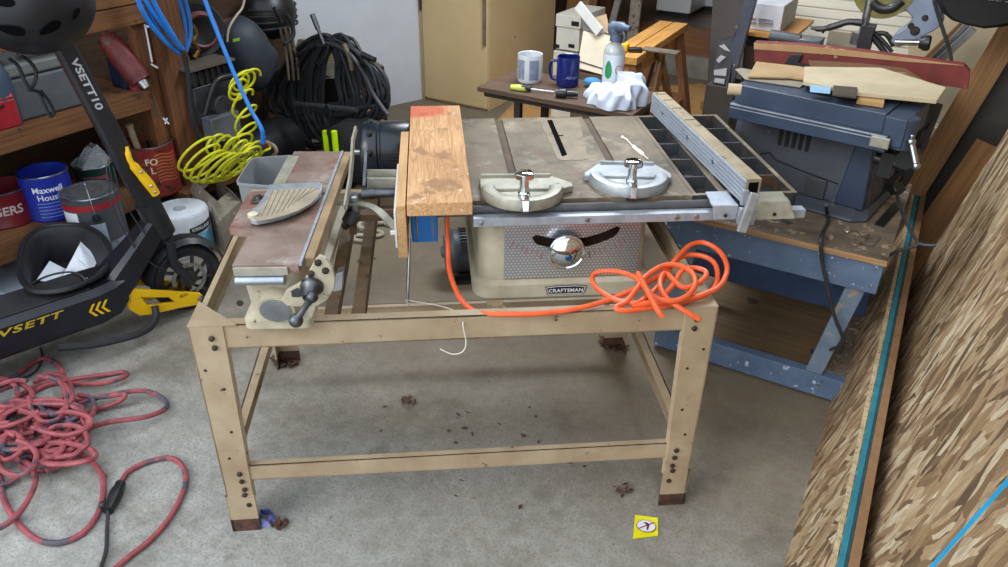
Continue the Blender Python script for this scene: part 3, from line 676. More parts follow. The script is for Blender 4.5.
# ================================================================ motor behind the jointer, with its belt arm and cradle
mo = thing('drive_motor', 'glossy blue-black electric motor lying between jointer and board', 'motor', (-.2, .9, .62), T)
c = Vector(S(362, 152, y=.92)); MR = 30.5/F_PX*depth(rz(tuple(c), T))/.095
m = MB(); m.lathe([(a*MR, b*MR) for a, b in [(.03, -.002), (.080, .0), (.092, .012), (.095, .03), (.095, .05), (.091, .054), (.091, .060), (.095, .064), (.096, .17), (.092, .175), (.092, .185), (.095, .19), (.09, .235), (.05, .245)]], c, (1, 0, 0), 48)
bell = m.part('motor_shell', M('blue_black_enamel', '#161d2a', '#0d121b', 10, .3, .0, .03, [('#6d7784', 70, .70)]), mo)
for k in range(10):
    a = 2*PI*(k+.5)/10; d = Vector((0, math.cos(a), math.sin(a)))
    q = MB(); p = c+Vector((.034, 0, 0))+d*.0945*MR; q.ball(p, .0115, 10, 6, .9, 1, 1); q.part('vent_hole', M('vent_black', '#07080a', '#050506', 5, .7), bell)
m = MB()
for k in range(14):
    a = PI*.9+1.3*k/13; d = Vector((0, math.cos(a), math.sin(a))); m.bar(c+Vector((.07, 0, 0))+d*.096*MR, c+Vector((.165, 0, 0))+d*.096*MR, .004, .004, tuple(d))
m.part('cooling_rib', BLACKP, bell, smooth=0, kind='stuff')
m = MB(); m.cyl(c+Vector((-.03, 0, 0)), c, .009, n=12); m.part('motor_shaft', STEEL, mo)
mm = thing('motor_bracket', 'pale cream channel and steel tube carrying the blue-black motor', 'bracket', (-.25, .5, .70), T)
a, b = S(367, 182.5, y=.50), S(408, 183, y=.50); m = MB(); m.bar(a, (b[0]+.03, b[1], b[2]), .030, .012, (0, 1, 0)); m.bar((a[0], .52, a[2]+.012), (b[0]+.03, .52, b[2]+.012), .004, .04, (0, 0, 1))
m.part('channel', GAUGE, mm, smooth=0, bevel=.001)
a, b = S(362, 194, y=.47), S(408, 192, y=.47); m = MB(); m.cyl(a, (b[0]+.05, b[1], b[2]), .013, n=16); m.cyl(a, tuple((Vector(a)*.72+Vector(b)*.28)), .016, n=16); m.part('shaft_tube', DSTEEL, mm)
m = MB(); m.bar((-.20, .45, .735), (-.20, .70, .765), .04, .012); m.bar((-.345, .47, .69), (-.345, .47, .80), .02, .02, (0, 1, 0)); m.bar((-.345, .47, .745), (-.19, .47, .745), .03, .02); zmo = c.z-.096*MR; m.box(-.32, -.14, .815, c.y+.09, zmo-.014, zmo-.002); m.box(-.32, -.14, .815, .825, zmo-.014, ZR-.002); m.box(-.32, -.14, .76, .825, ZR+.001, ZR+.007); m.part('cradle', BROWNSTEEL, mm, smooth=0)
p = [S(u, v, y=y) for u, v, y in ((356, 128, .66), (353, 140, .60), (352, 160, .50), (350, 180, .40), (345, 208, .30))]
m = MB()
for k in range(len(p)-1): m.bar(p[k], p[k+1], .020 if k else .016, .006, (1, 0, .2))
m.solo('belt_guard_arm', GAUGE, 'long pale cream curved arm standing beside the jointer fence', 'machine arm', rot=T, smooth=0, bevel=.001)
m = MB(); m.bar(S(366, 150, y=.55), S(364, 186, y=.47), .008, .008, (0, 1, 0)); m.ball(S(366, 151, y=.55), .008)
m.solo('threaded_rod', DSTEEL, 'grey threaded adjusting rod beside the blue-black motor', 'rod', rot=T)
lv = thing('tension_lever', 'bent steel lever held by a round bolt between jointer and saw', 'lever', S(354, 202, z=.80), T)
p = S(354, 200, z=.80); m = MB(); m.lathe([(.015, -.05), (.015, .0), (.019, .002), (.019, .014), (.015, .018)], p, (0, 0, 1), 24); m.part('pivot_bolt', STEEL, lv)
m = MB(); q = [S(u, v, z=z) for u, v, z in ((330, 203, .795), (345, 203, .795), (362, 204, .80), (374, 208, .80), (384, 216, .79), (396, 229, .77), (403, 238, .76))]
q = catmull(q, 5)
for k in range(len(q)-1): m.bar(q[k], q[k+1], .024, .005)
m.part('lever_strap', GAUGE, lv, smooth=0)
m = MB(); m.cyl(S(349, 222, z=.74), S(354, 212, z=.77), .022, n=20); m.cyl(S(345, 226, z=.72), S(349, 222, z=.74), .012, n=14); m.part('lever_socket', DSTEEL, lv)

# ================================================================ orange cord on the stand
def zc(pts, sx=3.6, ox=460, oy=190): return [(ox+a/sx, oy+b/sx) for a, b in pts]
rad = .0068
path = [S(447, 212, y=.33), S(447, 225, y=.32), S(448, 245, y=.28), S(449, 268, y=.22), S(455, 288, y=.14), S(464, 303, y=.07), S(478, 312.5, y=.03), S(500, 314, z=ZR+rad), S(530, 314, z=ZR+rad), S(555, 312, z=ZR+rad), S(580, 308, z=ZR+.01), S(605, 301, z=.70), S(628, 292, z=.71), S(650, 281, z=.72)]
tail = zc([(740, 290), (790, 235), (830, 198), (880, 190), (935, 222), (962, 280), (940, 340), (890, 370), (830, 388), (740, 402), (640, 408), (560, 395), (500, 360), (478, 330), (480, 305), (510, 293), (570, 294), (630, 315), (665, 350), (700, 385), (760, 400), (820, 380), (848, 335), (830, 292), (780, 270), (725, 275), (670, 310), (640, 350)])
zs = [.73, .74, .745, .745, .74, .735, .73, .725, .72, .715, .71, .705, .70, .70, .705, .715, .725, .73, .735, .735, .735, .735, .735, .74, .745, .745, .74, .73]
path += [S(u, v, z=z) for (u, v), z in zip(tail, zs)]
t2 = zc([(600, 400), (560, 425), (600, 435), (680, 425), (760, 415), (830, 395), (890, 375), (925, 330), (920, 270), (880, 240), (820, 235), (770, 260), (740, 310), (700, 360), (650, 400), (620, 415), (700, 400), (760, 350), (800, 290), (840, 280), (880, 290), (885, 310), (850, 340), (800, 350), (740, 300), (720, 340), (745, 390), (800, 430), (862, 466)])
z2 = [.715, .71, .705, .70, .70, .70, .705, .71, .72, .725, .725, .725, .725, .72, .715, .71, .715, .725, .735, .735, .735, .735, .73, .73, .74, .74, .73, .715, .694]
path += [S(u, v, z=z) for (u, v), z in zip(t2, z2)]
oc = thing('orange_cord', 'bright orange extension cord coiled on the stand corner and running to the saw', 'cord', S(690, 290, z=.69), T)
m = MB(); m.tube(path, rad, 8, 5); m.part('cord_jacket', ORANGE, oc)
m = MB(); m.tube([S(638, 273, z=.765), S(648, 292, z=.755), S(657, 309, z=.74), S(663, 317, z=.725)], rad, 8, 5); m.part('loose_end', ORANGE, oc)
# ================================================================ room shell (world frame: x to the right wall, y into the garage)
MB().box(-2.95, 1.65, -1.6, 5.2, -.10, 0).struct('floor', CONC)
MB().box(-12, 10, -14, -1.6, -.12, -.005).struct('ground_driveway', M('driveway_concrete', '#b9b6ae', '#a9a69e', 3, .9))
DRY = M('white_drywall', '#cdd0d6', '#c3c7ce', 2.5, .8)
MB().box(-2.95, -2.85, -1.2, 5.2, 0, 2.5).struct('wall_left', DRY)
MB().prism([(-2.851, 2.25, 0), (-2.5, 3.185, 0), (-2.5, 3.6, 0), (-2.851, 3.6, 0)], (0, 0, 2.5)).struct('wall_left_2', DRY)
MB().box(1.45, 1.55, -1.2, 5.2, 0, 2.5).struct('wall_right', M('right_wall_board', '#8d7a5e', '#7d6b50', 4, .8))
DW0, DW1 = P(600, 15, y=5.1)[0], P(742, 20, y=5.1)[0]
m = MB(); m.box(-2.95, DW0, 5.1, 5.2, 0, 2.5); m.box(DW1, 1.55, 5.1, 5.2, 0, 2.5); m.box(DW0, DW1, 5.1, 5.2, 2.3, 2.5); m.struct('wall_back', M('back_wall_stained', '#4c3a2b', '#3a2c21', 5, .8))
MB().box(-2.95, 1.55, .6, 5.2, 2.5, 2.6).struct('ceiling', M('ceiling_board', '#b9b5aa', '#aba79c', 4, .85))
MB().box(-2.849, -2.82, -1.1, 2.28, .0, 2.45).struct('trim_1', WOOD('left_wall_boards', '#4a321c', '#2f1f11', 'Y', .9, .8, [('#2f1d10', 5, .6)]))
# raised doorway: concrete curb, brown riser, dark plank floor beyond
ys = 5.0
MB().box(DW0-.05, DW1+.05, 4.86, 5.12, 0, .17).struct('trim_2', M('concrete_curb', '#8c887e', '#77736a', 8, .85, 0, .2))
MB().box(DW0-.05, DW1+.05, 4.90, 5.14, .17, .34).struct('trim_3', WOOD('riser_boards', '#8a5b38', '#5b3a22', 'X', .8))
MB().box(DW0-.3, DW1+.3, 5.12, 8.2, .28, .345).struct('floor_2', WOOD('dark_plank_floor', '#5d4d40', '#41352b', 'Y', .6, .35))
MB().box(DW0-.4, DW1+.4, 8.2, 8.3, .3, 2.4).struct('wall_far', M('far_room_wall', '#4c4238', '#40372e', 4, .8))
LW = M('laundry_wall_brown', '#4a3a2c', '#3c2f24', 4, .8)
MB().box(DW0-.45, DW0-.35, 5.2, 8.3, .0, 2.4).struct('wall_laundry_left', LW)
MB().box(DW1+.3, DW1+.4, 5.2, 8.3, .0, 2.4).struct('wall_laundry_right', LW)
MB().box(DW0-.45, DW1+.4, 5.2, 8.3, 2.4, 2.5).struct('ceiling_laundry', LW)
MB().box(DW0+.02, DW0+.13, 5.02, 5.12, .34, 2.3).struct('trim_4', WOOD('door_post', '#6d4023', '#45260f', 'Z', .8))

# white laundry appliances beyond the doorway
for i, (u0, u1, lab) in enumerate(((653, 684, 'white appliance beyond the raised doorway, the left one'), (684, 713, 'white appliance beyond the raised doorway, the right one'))):
    a = P(u0, 13-6*i, z=.36); a = (a[0]+.04*i, a[1], a[2]); b = P(u1, 6-5*i, z=.36); w = .33
    t = thing('washing_machine', lab, 'washing machine', (a[0]+.02+w/2, a[1]+.3, .345), 0, 'white laundry appliances beyond the doorway')
    x0 = a[0]; m = MB(); m.box(x0+.02, x0+.33, a[1], a[1]+.6, .385, 1.25); m.part('body_shell', M('white_appliance', '#d3d3d0', '#c9c9c6', 5, .3), t, bevel=.01)
    m = MB(); m.box(x0+.04, x0+.31, a[1]+.03, a[1]+.58, .345, .39); m.part('plinth', BLACKP, t, smooth=0)
    m = MB(); m.cyl((x0+.18, a[1], .82), (x0+.18, a[1]-.03, .82), .12, n=32); m.part('round_door', SILVERP, t)

# beige storage cabinet: narrow door towards us, deep side lit from the right
CY = 3.2
cx0, cxl, cxm = [P(u, 30, y=CY)[0] for u in (413, 423, 488)]
CYb = P(554, 40, x=cxm)[1]
CB = M('beige_cabinet_paint', '#cdb286', '#c4a97c', 3, .5, 0, .02)
cb = thing('storage_cabinet', 'tall deep beige cabinet with one narrow door against the white wall', 'cabinet', ((cx0+cxm)/2, CY+.25, 0), 0)
m = MB(); m.box(cx0, cxm, CY+.014, CYb, 0, 1.9); bdy = m.part('cabinet_body', CB, cb, smooth=0, bevel=.004)
m = MB(); m.box(cx0, cxl-.004, CY, CY+.014, 0, 1.9); m.part('hinge_stile', M('cabinet_side_paint', '#b09a78', '#a5906e', 4, .55), cb, smooth=0)
m = MB(); m.box(cxl, cxm-.002, CY-.006, CY+.0135, .02, 1.88); d = m.part('door', CB, cb, smooth=0, bevel=.004)
z1 = P(486, 46, y=CY-.02)[2]; m = MB(); m.box(cxm-.028, cxm-.010, CY-.026, CY-.006, z1, z1+.55); m.part('pull_strip', M('pull_strip_metal', '#8e8069', '#7d705a', 20, .4, .4), d, smooth=0, bevel=.003)
z2 = P(418, 5, y=CY)[2]; q = MB(); q.cyl((cxl-.006, CY-.010, z2-.03), (cxl-.006, CY-.010, z2+.07), .008, n=10); q.part('hinge', BOLT, d)
p = P(515, 37, x=cxm); q = MB(); q.cyl(p, (p[0]+.003, p[1], p[2]), .006, n=12); q.part('dent_hole', BOLT, bdy)

# ================================================================ blue work cart with the bench saw
ct = thing('work_cart', 'low worn blue-painted wooden work cart with dusty plywood top', 'cart', (.46, 1.4, 0), 0)
kx0, kx1, ky0, ky1 = .12, .815, 1.03, 1.72
m = MB(); m.box(kx0-.005, kx1+.005, ky0-.012, ky1, .583, .600); m.part('top', CARTTOP, ct, smooth=0, bevel=.001)
m = MB(); m.box(kx0-.005, kx1+.005, ky0-.0135, ky0-.012, .582, .601); m.part('top_edge', CARTEDGE, ct, smooth=0)
m = MB(); m.box(kx0, kx1, ky0, ky0+.036, .475, .582); m.part('front_apron', CARTBLUE, ct, smooth=0, bevel=.002)
m = MB(); m.box(kx0, kx1, ky1-.036, ky1, .475, .582); m.part('rear_apron', CARTBLUE, ct, smooth=0, bevel=.002)
for x in (kx0, kx1-.036):
    m = MB(); m.box(x, x+.036, ky0+.037, ky1-.037, .475, .582); m.part('side_apron', CARTBLUE, ct, smooth=0, bevel=.002)
zb = .10
m = MB(); m.box(kx0, kx1, ky0+.035, ky0+.075, .012, zb); m.part('lower_beam', CARTBLUE, ct, smooth=0, bevel=.002)
m = MB(); m.box(kx0, kx1, ky1-.04, ky1, .012, zb); m.part('lower_beam', CARTBLUE, ct, smooth=0, bevel=.002)
for x in (kx0, kx1-.09):
    m = MB(); m.box(x, x+.09, ky0+.076, ky1-.041, .012, zb-.001); m.part('side_beam', CARTTOP, ct, smooth=0, bevel=.002)
m = MB(); m.box(kx0+.09, kx1-.09, ky0+.076, ky1-.041, .055, .070); m.part('lower_shelf', WOOD('dark_stained_plywood', '#7d6548', '#594630', 'X', .8, .7, [('#2f251c', 4, .6)]), ct, smooth=0)
for y in (ky1-.028,):
    m = MB(); m.box(kx0+.02, kx1-.02, 1.40, 1.42, P(735, 283, y=1.40)[2], P(735, 255, y=1.40)[2]); m.part('back_rail', M('deep_blue_paint', '#31486b', '#2a3e5d', 10, .55, 0, .1), ct, smooth=0, bevel=.002)
for x, y, k in ((kx1-.115, ky0+.04, 1), (kx0+.02, ky0+.04, 1), (kx1-.115, ky1-.08, 1), (kx0+.02, ky1-.08, 1)):
    xo = -.03 if x > .4 else 0
    m = MB(); m.hexa([(x+xo, y, zb), (x+xo+.055, y, zb), (x+xo+.055, y+.036, zb), (x+xo, y+.036, zb)], [(x+.03, y, .5), (x+.09, y, .5), (x+.09, y+.036, .5), (x+.03, y+.036, .5)])
    m.part('leg', M('grey_blue_worn_leg', '#6e7d8e', '#5c6b7d', 12, .65, 0, .15, [('#8f8577', 20, .6)]), ct, smooth=0, bevel=.002)
for x, z in ((kx1-.02, .50), (kx1-.02, .555), (kx1-.13, .50), (kx1-.02, .04), (kx1-.02, .08), (kx1-.09, .06), (kx0+.04, .06), (kx1-.13, .555)):
    y = ky0 if z > .3 else ky0+.035
    q = MB(); q.lathe([(.0055, 0), (.004, .0018)], (x, y, z), (0, -1, 0), 10); q.part('screw_head', STEEL, ct)

BR = math.radians(-8.5)
def Bp(u, v, **k): return P(u, v, rot=BR, **k)
zt = .945
bs = thing('bench_saw', 'blue-grey plastic bench table saw standing on the blue cart', 'table saw', Bp(790, 200, z=.6), BR)
fl, fr = Bp(729, 102, z=zt-.0), Bp(884, 129, z=zt)
bk = Bp(737, 82, z=zt)
y0 = (fl[1]+fr[1])/2; x0, x1 = fl[0], fr[0]; y1 = y0+.34
bw_ = rz((x0, y0+.03, 0), BR); ZU = z_at(bw_[0], bw_[1], 83)
m = MB(); m.box(x0, x1, y0+.012, y1, zt-.03, ZU); tb = m.part('saw_table', NAVY, bs, smooth=0, bevel=.003)
m = MB(); m.prism([(x0-.004, y0-.012, zt-.006), (x0-.004, y0+.02, zt-.006), (x0-.004, y0+.02, zt-.058), (x0-.004, y0-.012, zt-.058)], (x1-x0+.03, 0, 0)); m.part('front_rail', NAVY, bs, smooth=0, bevel=.003)
m = MB(); m.box(x0+.0, x1+.02, y0-.014, y0-.0115, zt-.012, zt-.008); m.box(x0, x1+.02, y0-.014, y0-.0115, zt-.022, zt-.019); m.part('worn_edge', ALU, tb, smooth=0, label='bare worn metal line along the rail')
m = MB(); m.box(x1+.002, x1+.065, y0+.0, y1-.06, zt-.04, ZU-.004); m.cyl((x1+.055, y0+.04, zt-.05), (x1+.055, y0+.04, ZU-.005), .035, n=24); ec = m.part('end_cap', NAVY, bs, bevel=.003)
m = MB(); m.box(x1-.02, x1+.035, y0-.022, y0-.010, zt-.045, zt-.012); m.part('fence_latch', GAUGE, bs, smooth=0, bevel=.002)
for u, v in ((913, 128), (911, 140)):
    p = Bp(u, v, z=zt-.01); q = MB(); q.ball((p[0], p[1], p[2]+.012), .007); q.part('cap_screw', STEEL, ec)
# body
w0, w1 = Bp(737, 165, z=.62)[0], Bp(872, 205, z=.62)[0]; yb0 = Bp(838, 207, z=.62)[1]; yb1 = yb0+.30
def oct_(x0, x1, y0, y1, c): return [(x0+c, y0), (x1-c, y0), (x1, y0+c), (x1, y1-c), (x1-c, y1), (x0+c, y1), (x0, y1-c), (x0, y0+c)]
m = MB(); loft(m, [Z(oct_(w0, w1, yb0, yb1, .035), .63), Z(oct_(w0+.012, w1-.015, yb0+.004, yb1-.02, .035), zt-.018)])
bd = m.part('saw_body', SAWGREY, bs, smooth=0, bevel=.006)
m = MB(); loft(m, [Z(oct_(w0-.03, w1+.02, yb0-.06, yb1+.02, .04), .601), Z(oct_(w0-.03, w1+.02, yb0-.06, yb1+.02, .04), .612), Z(oct_(w0-.01, w1+.006, yb0-.012, yb1, .035), .632)])
m.part('saw_foot', SAWGREY, bs, smooth=0, bevel=.004)
m = MB(); m.hexa([(w1-.10, yb0-.014, .632), (w1-.004, yb0-.014, .632), (w1-.004, yb0+.04, .632), (w1-.10, yb0+.04, .632)], [(w1-.075, yb0-.008, zt-.06), (w1-.022, yb0-.008, zt-.06), (w1-.022, yb0+.04, zt-.06), (w1-.075, yb0+.04, zt-.06)])
m.part('corner_column', M('blue_corner_plastic', '#2e3b52', '#283448', 9, .4), bs, smooth=0, bevel=.006)
for k in range(5):
    p = Bp(781.5+6.8*k, 135+1.6*k, y=yb0+.006); q = MB(); q.bar((p[0], yb0+.0005, p[2]-.034), (p[0], yb0+.0005, p[2]+.030), .012, .006, (0, 1, 0)); q.part('vent_slot', M('vent_black3', '#08080a', '#060607', 5, .7), bd, smooth=0)
a = [Bp(u, v, y=yb0-.001) for u, v in ((760, 154), (769, 152.5), (776, 160), (800, 170), (838, 184))]
m = MB(); m.tube(a, .0022, 6, 1); m.part('moulded_line', BLACKP, bd)
p = Bp(815, 190, y=yb0); m = MB(); m.box(p[0]-.035, p[0]+.035, yb0-.010, yb0-.001, .634, p[2]+.045); m.part('switch_plate', DARKGREY, bs, smooth=0, bevel=.003)
m = MB(); a = Bp(911, 142, y=y0+.01); b = Bp(916, 166, y=y0-.01); m.tube([a, b], .010, 12, 2); m.ball(b, .013); m.ball(a, .014); m.part('crank_handle', STEEL, bs)
m = MB(); a = Bp(885, 160, y=y0+.1); m.cyl((a[0]-.03, a[1], a[2]), (a[0]+.07, a[1], a[2]-.005), .018, n=16); m.box(a[0]-.01, a[0]+.03, a[1]-.02, a[1]+.03, a[2]-.05, a[2]+.03); m.cyl((a[0]+.06, a[1]-.02, a[2]+.02), (a[0]+.06, a[1]+.05, a[2]+.02), .03, n=16)
m.part('motor_block', BLACKP, bs)
m = MB(); m.box(w1+.045, w1+.075, yb0-.02, yb0+.20, .601, .606); m.part('base_strap', BLACKP, bs, smooth=0)
ck = thing('power_lead', 'black power cord hanging from the bench saw in front of the cart', 'cord', (.6, 1.0, .3), 0)
m = MB(); m.tube([P(826, 205, y=1.2), P(827, 214, z=.612), P(828, 222, z=.607), P(823, 232, z=.607), P(821, 242, y=1.0), P(822, 260, y=1.005), P(828, 290, y=1.01), P(834, 315, y=1.015), P(842, 335, y=1.02), P(844, 343, y=1.03), P(838, 347, y=1.05), P(822, 352, y=1.10), P(814, 354, y=1.12), P(812, 350, y=1.14)], .006, 8, 6); m.part('cord_jacket', BLACKCABLE, ck)
# wires and dust on the cart top
m = MB()
pp = [P(u, v, z=.604) for u, v in ((842, 229), (848, 232), (856, 230), (862, 236), (870, 234), (866, 240), (876, 241), (880, 238), (874, 245), (868, 246), (860, 242))]
m.tube(pp, .0012, 5, 5); m.solo('wire_offcut', STEEL, 'thin curled wire offcut on the near right corner of the cart top', 'wire')
c2 = thing('plug_cord', 'black cord with plug lying over the teal-edged sheets', 'cord', (.85, 1.6, .3), 0)
m = MB(); m.tube([P(897, 190, y=1.42), P(898, 200, y=1.36), P(902, 212, y=1.30), P(910, 230, y=1.24), P(918, 243, y=1.2), P(912, 247, y=1.19), P(900, 250, y=1.18), P(888, 256, y=1.17)], .0055, 8, 6); m.tube([P(917, 243, y=1.2), P(926, 245, y=1.2), P(936, 245, y=1.2)], .007, 8, 3); m.part('cord_jacket', BLACKCABLE, c2)
m = MB(); a, b = Vector(P(894, 184, y=1.43)), Vector(P(899, 193, y=1.41)); m.bar(a, b, .045, .03); m.part('plug', BLACKP, c2, bevel=.004)

# ================================================================ sheet goods leaning along the right wall
def sheet(name, label, cat, mat, foot, far_foot, k, length_up, thick, grp=None, edge=None, edge_mat=None, a_cut=None):
    """a board standing on its long edge from foot to far_foot, leaning right by slope k"""
    f0, f1 = Vector(foot+(0,)), Vector(far_foot+(0,)); L = (f1-f0).length
    ey = (f1-f0).normalized(); ex = Vector((k, 0, 1)); ex = (ex-ey*ex.dot(ey)).normalized(); n = ex.cross(ey)
    m = MB(); m.box(0, length_up, 0, L, -thick, 0)
    me = m._mesh(name, mat, Vector((0, 0, 0)), 0, 0)
    M4 = Matrix((( ex.x, ey.x, n.x, f0.x), (ex.y, ey.y, n.y, f0.y), (ex.z, ey.z, n.z, f0.z), (0, 0, 0, 1)))
    me.matrix_world = M4; me['label'] = label; me['category'] = cat
    if grp: me['group'] = grp
    INFO[me.name] = (Vector((0, 0, 0)), 0)
    return me, L
def edge_strip(par, mat, L, up, thick, name='painted_edge', label=None):
    m = MB(); m.box(up, up+.0012, 0, L, -thick, 0); o = m._mesh(name, mat, Vector((0, 0, 0)), 0, 0); o.parent = par
    if label: o['label'] = label
    INFO[o.name] = INFO[par.name]; return o
UP = .36
s1, L = sheet('strand_board_strip', 'low strand board strip nearest the cart, leaning with a plain pale top edge', 'board', OSB, (.822, -.6), (.735, 2.6), .24, UP, .012)
edge_strip(s1, OSBEDGE, L, UP, .012, 'raw_edge', 'pale raw top edge')
s2, L = sheet('strand_board_strip', 'strand board strip with a teal painted top edge, second from the cart', 'board', OSB, (.836, -.6), (.749, 2.6), .24, UP, .014)
edge_strip(s2, TEAL, L, UP, .014, 'painted_edge', 'teal painted top edge')
s2b, L = sheet('strand_board_strip', 'strand board strip with a darker teal top edge, third from the cart', 'board', OSB, (.8515, -.6), (.7645, 2.6), .24, UP-.004, .006)
edge_strip(s2b, M('dark_teal_edge', '#1d4e58', '#173f48', 20, .8), L, UP-.004, .006, 'painted_edge', 'dark teal painted top edge')
s3, L = sheet('fibreboard_strip', 'brown board strip leaning behind the teal-edged strips', 'board', M('brown_fibreboard', '#8f6c4b', '#80603f', 30, .8, 0, .1), (.859, -.6), (.772, 2.6), .24, UP-.002, .022)
# the big sheet: foot behind the strips, far end at y = 1.9
fx = .905
s4, L = sheet('strand_board_sheet', 'full tall strand board sheet leaning against the right wall', 'board', OSB, (fx, -1.2), (fx, 1.93), .205, 1.9, .016)
s5, L = sheet('strand_board_sheet', 'strand board sheet with a bright blue-teal painted end edge, lower right corner', 'board', OSB, (fx-.014, -1.15), (fx-.014, P(980, 536, x=1.07)[1]), .205, 1.6, .012)
m = MB(); m.box(0, 1.6, L, L+.0015, -.0125, .0005); m.box(0, 1.6, L-.016, L+.001, 0, .0006); o = m._mesh('painted_edge', M('bright_teal_paint', '#1c9fd0', '#178fc0', 20, .6), Vector((0, 0, 0)), 0, 0); o.parent = s5; o['label'] = 'bright blue-teal painted end edge'; INFO[o.name] = INFO[s5.name]

# planks and panels beyond the sheet
def plank(name, label, cat, mat, p, q, w, t, up=(0, -1, 0), grp=None, foot=True):
    p, q = Vector(p), Vector(q); d = (q-p).normalized(); u = Vector(up)
    if foot and d.z > .1: p = p-d*((p.z-.006)/d.z)
    a = d.cross(u).normalized(); c = a.cross(d).normalized()
    L = (q-p).length; m = MB(); m.box(-w/2, w/2, -t/2, t/2, 0, L); o = m._mesh(name, mat, Vector((0, 0, 0)), 0, .0015)
    o.matrix_world = Matrix(((a.x, c.x, d.x, p.x), (a.y, c.y, d.y, p.y), (a.z, c.z, d.z, p.z), (0, 0, 0, 1))); o['label'] = label; o['category'] = cat
    if grp: o['group'] = grp
    INFO[o.name] = (Vector((0, 0, 0)), 0); return o
plank('leaning_plank', 'long tan plank leaning on the right wall beyond the tall strand board', 'plank', WOOD('tan_plank', '#8c663c', '#684826', 'Z', .8), (.74, 2.25, 0), P(1034, -6, y=2.45), .10, .03)
plank('leaning_plank', 'dark weathered plank leaning between the tan plank and the tall strand board', 'plank', M('dark_panel', '#33302a', '#25231f', 12, .7, 0, .1), (.93, 2.35, 0), (1.42, 2.62, 1.5), .42, .02)
plank('leaning_plank', 'brown board leaning low behind the far end of the tall strand board', 'plank', BROWNW, (.98, 2.12, 0), (1.16, 2.2, .62), .34, .018)
plank('aluminium_tube', 'aluminium tube leaning beside the mitre saw, the nearer of two', 'tube', STEEL, P(927, 66, y=2.75), P(968, 24, y=2.75), .03, .03, grp=None)
plank('aluminium_tube', 'aluminium tube leaning beside the mitre saw, the farther of two', 'tube', STEEL, P(933, 67, y=2.68), P(974, 28, y=2.68), .032, .03)
plank('brown_stick', 'brown wooden stick leaning beside the aluminium tubes', 'stick', BROWNW, P(924, 61, y=2.8), P(962, 24, y=2.8), .025, .025)
# ================================================================ wooden shelving on the left wall
SX = -2.30
sh = thing('shelving_unit', 'rough brown timber shelving along the left wall', 'shelves', (-2.55, .3, 0), 0)
zl_, zm = .25, .675
m = MB(); m.box(SX-.09, SX, .93, 1.085, 0, 2.3); m.part('post', POSTW, sh, smooth=0, bevel=.003)
m = MB(); m.box(SX-.075, SX-.035, .845, .925, .25, 2.3); m.part('stud', POSTW, sh, smooth=0, bevel=.003)
m = MB(); m.box(SX-.09, SX, -1.02, -.93, 0, 2.3); m.part('post', POSTW, sh, smooth=0, bevel=.003)
for z, h in ((zl_, .09), (zm, .085)):
    m = MB(); m.box(SX-.04, SX-.001, -1.1, .842, z-h, z-.012); m.part('shelf_beam', SHELFW, sh, smooth=0, bevel=.002)
    m = MB(); m.box(-2.815, SX-.001, -1.1, .842, z-.0115, z); m.part('shelf_board', SHELFW, sh, smooth=0, bevel=.001)
m = MB(); m.box(SX-.045, SX+.002, -1.1, .925, .965, 1.045); m.part('upper_beam', SHELFW, sh, smooth=0, bevel=.003)
m = MB(); m.box(SX-.05, SX+.006, -1.1, .92, 1.05, 1.20); m.part('upper_beam', SHELFW, sh, smooth=0, bevel=.003)
m = MB(); m.box(-2.815, SX-.05, .86, .92, .30, .62); m.part('end_board', SHELFW, sh, smooth=0)
m = MB(); m.box(SX-.35, SX+.08, .86, 1.30, .13, .17); m.part('low_sill', SHELFW, sh, smooth=0, bevel=.003)
m = MB()
for p, q in (((145, 25), (152, 62)), ((144, 25), (149, 27)), ((151, 64), (158, 68)), ((163, 118), (169, 124)), ((165, 124), (167, 118))):
    m.bar(P(*p, x=SX+.001), P(*q, x=SX+.001), .008, .0015, (1, 0, 0))
m.part('chalk_mark', WHITEPAPER, sh, smooth=0, kind='stuff', label='white chalk marks')

def boxpx(u0, u1, vb, vt, x, dp, z=None):
    """a box seen face-on in the plane x: left and right pixel, bottom and top pixel"""
    p0, p1 = P(u0, vb, x=x), P(u1, vb, x=x); zz = z if z is not None else min(p0[2], p1[2]); zt = P((u0+u1)/2, vt, x=x)[2]
    return x-dp, x, p0[1], p1[1], zz, zt
# red tool box
x0, x1, y0, y1, z0, z1 = boxpx(-40, 23, 124, 80, SX-.02, .25, zm)
t = thing('toolbox', 'red metal toolbox at the left end of the middle shelf', 'toolbox', ((x0+x1)/2, (y0+y1)/2, z0), 0)
m = MB(); m.box(x0, x1, y0, y1, z0, z0+.11); m.part('box_body', REDP, t, bevel=.006)
m = MB(); m.hexa([(x0, y0, z0+.112), (x1+.003, y0, z0+.112), (x1+.003, y1, z0+.112), (x0, y1, z0+.112)], [(x0+.03, y0, z0+.17), (x1-.03, y0, z0+.17), (x1-.03, y1, z0+.17), (x0+.03, y1, z0+.17)]); m.part('lid', REDP, t, bevel=.006)
m = MB(); m.box(x1+.001, x1+.006, y1-.14, y1-.05, z0+.085, z0+.095); m.part('latch', BLACKP, t, smooth=0)
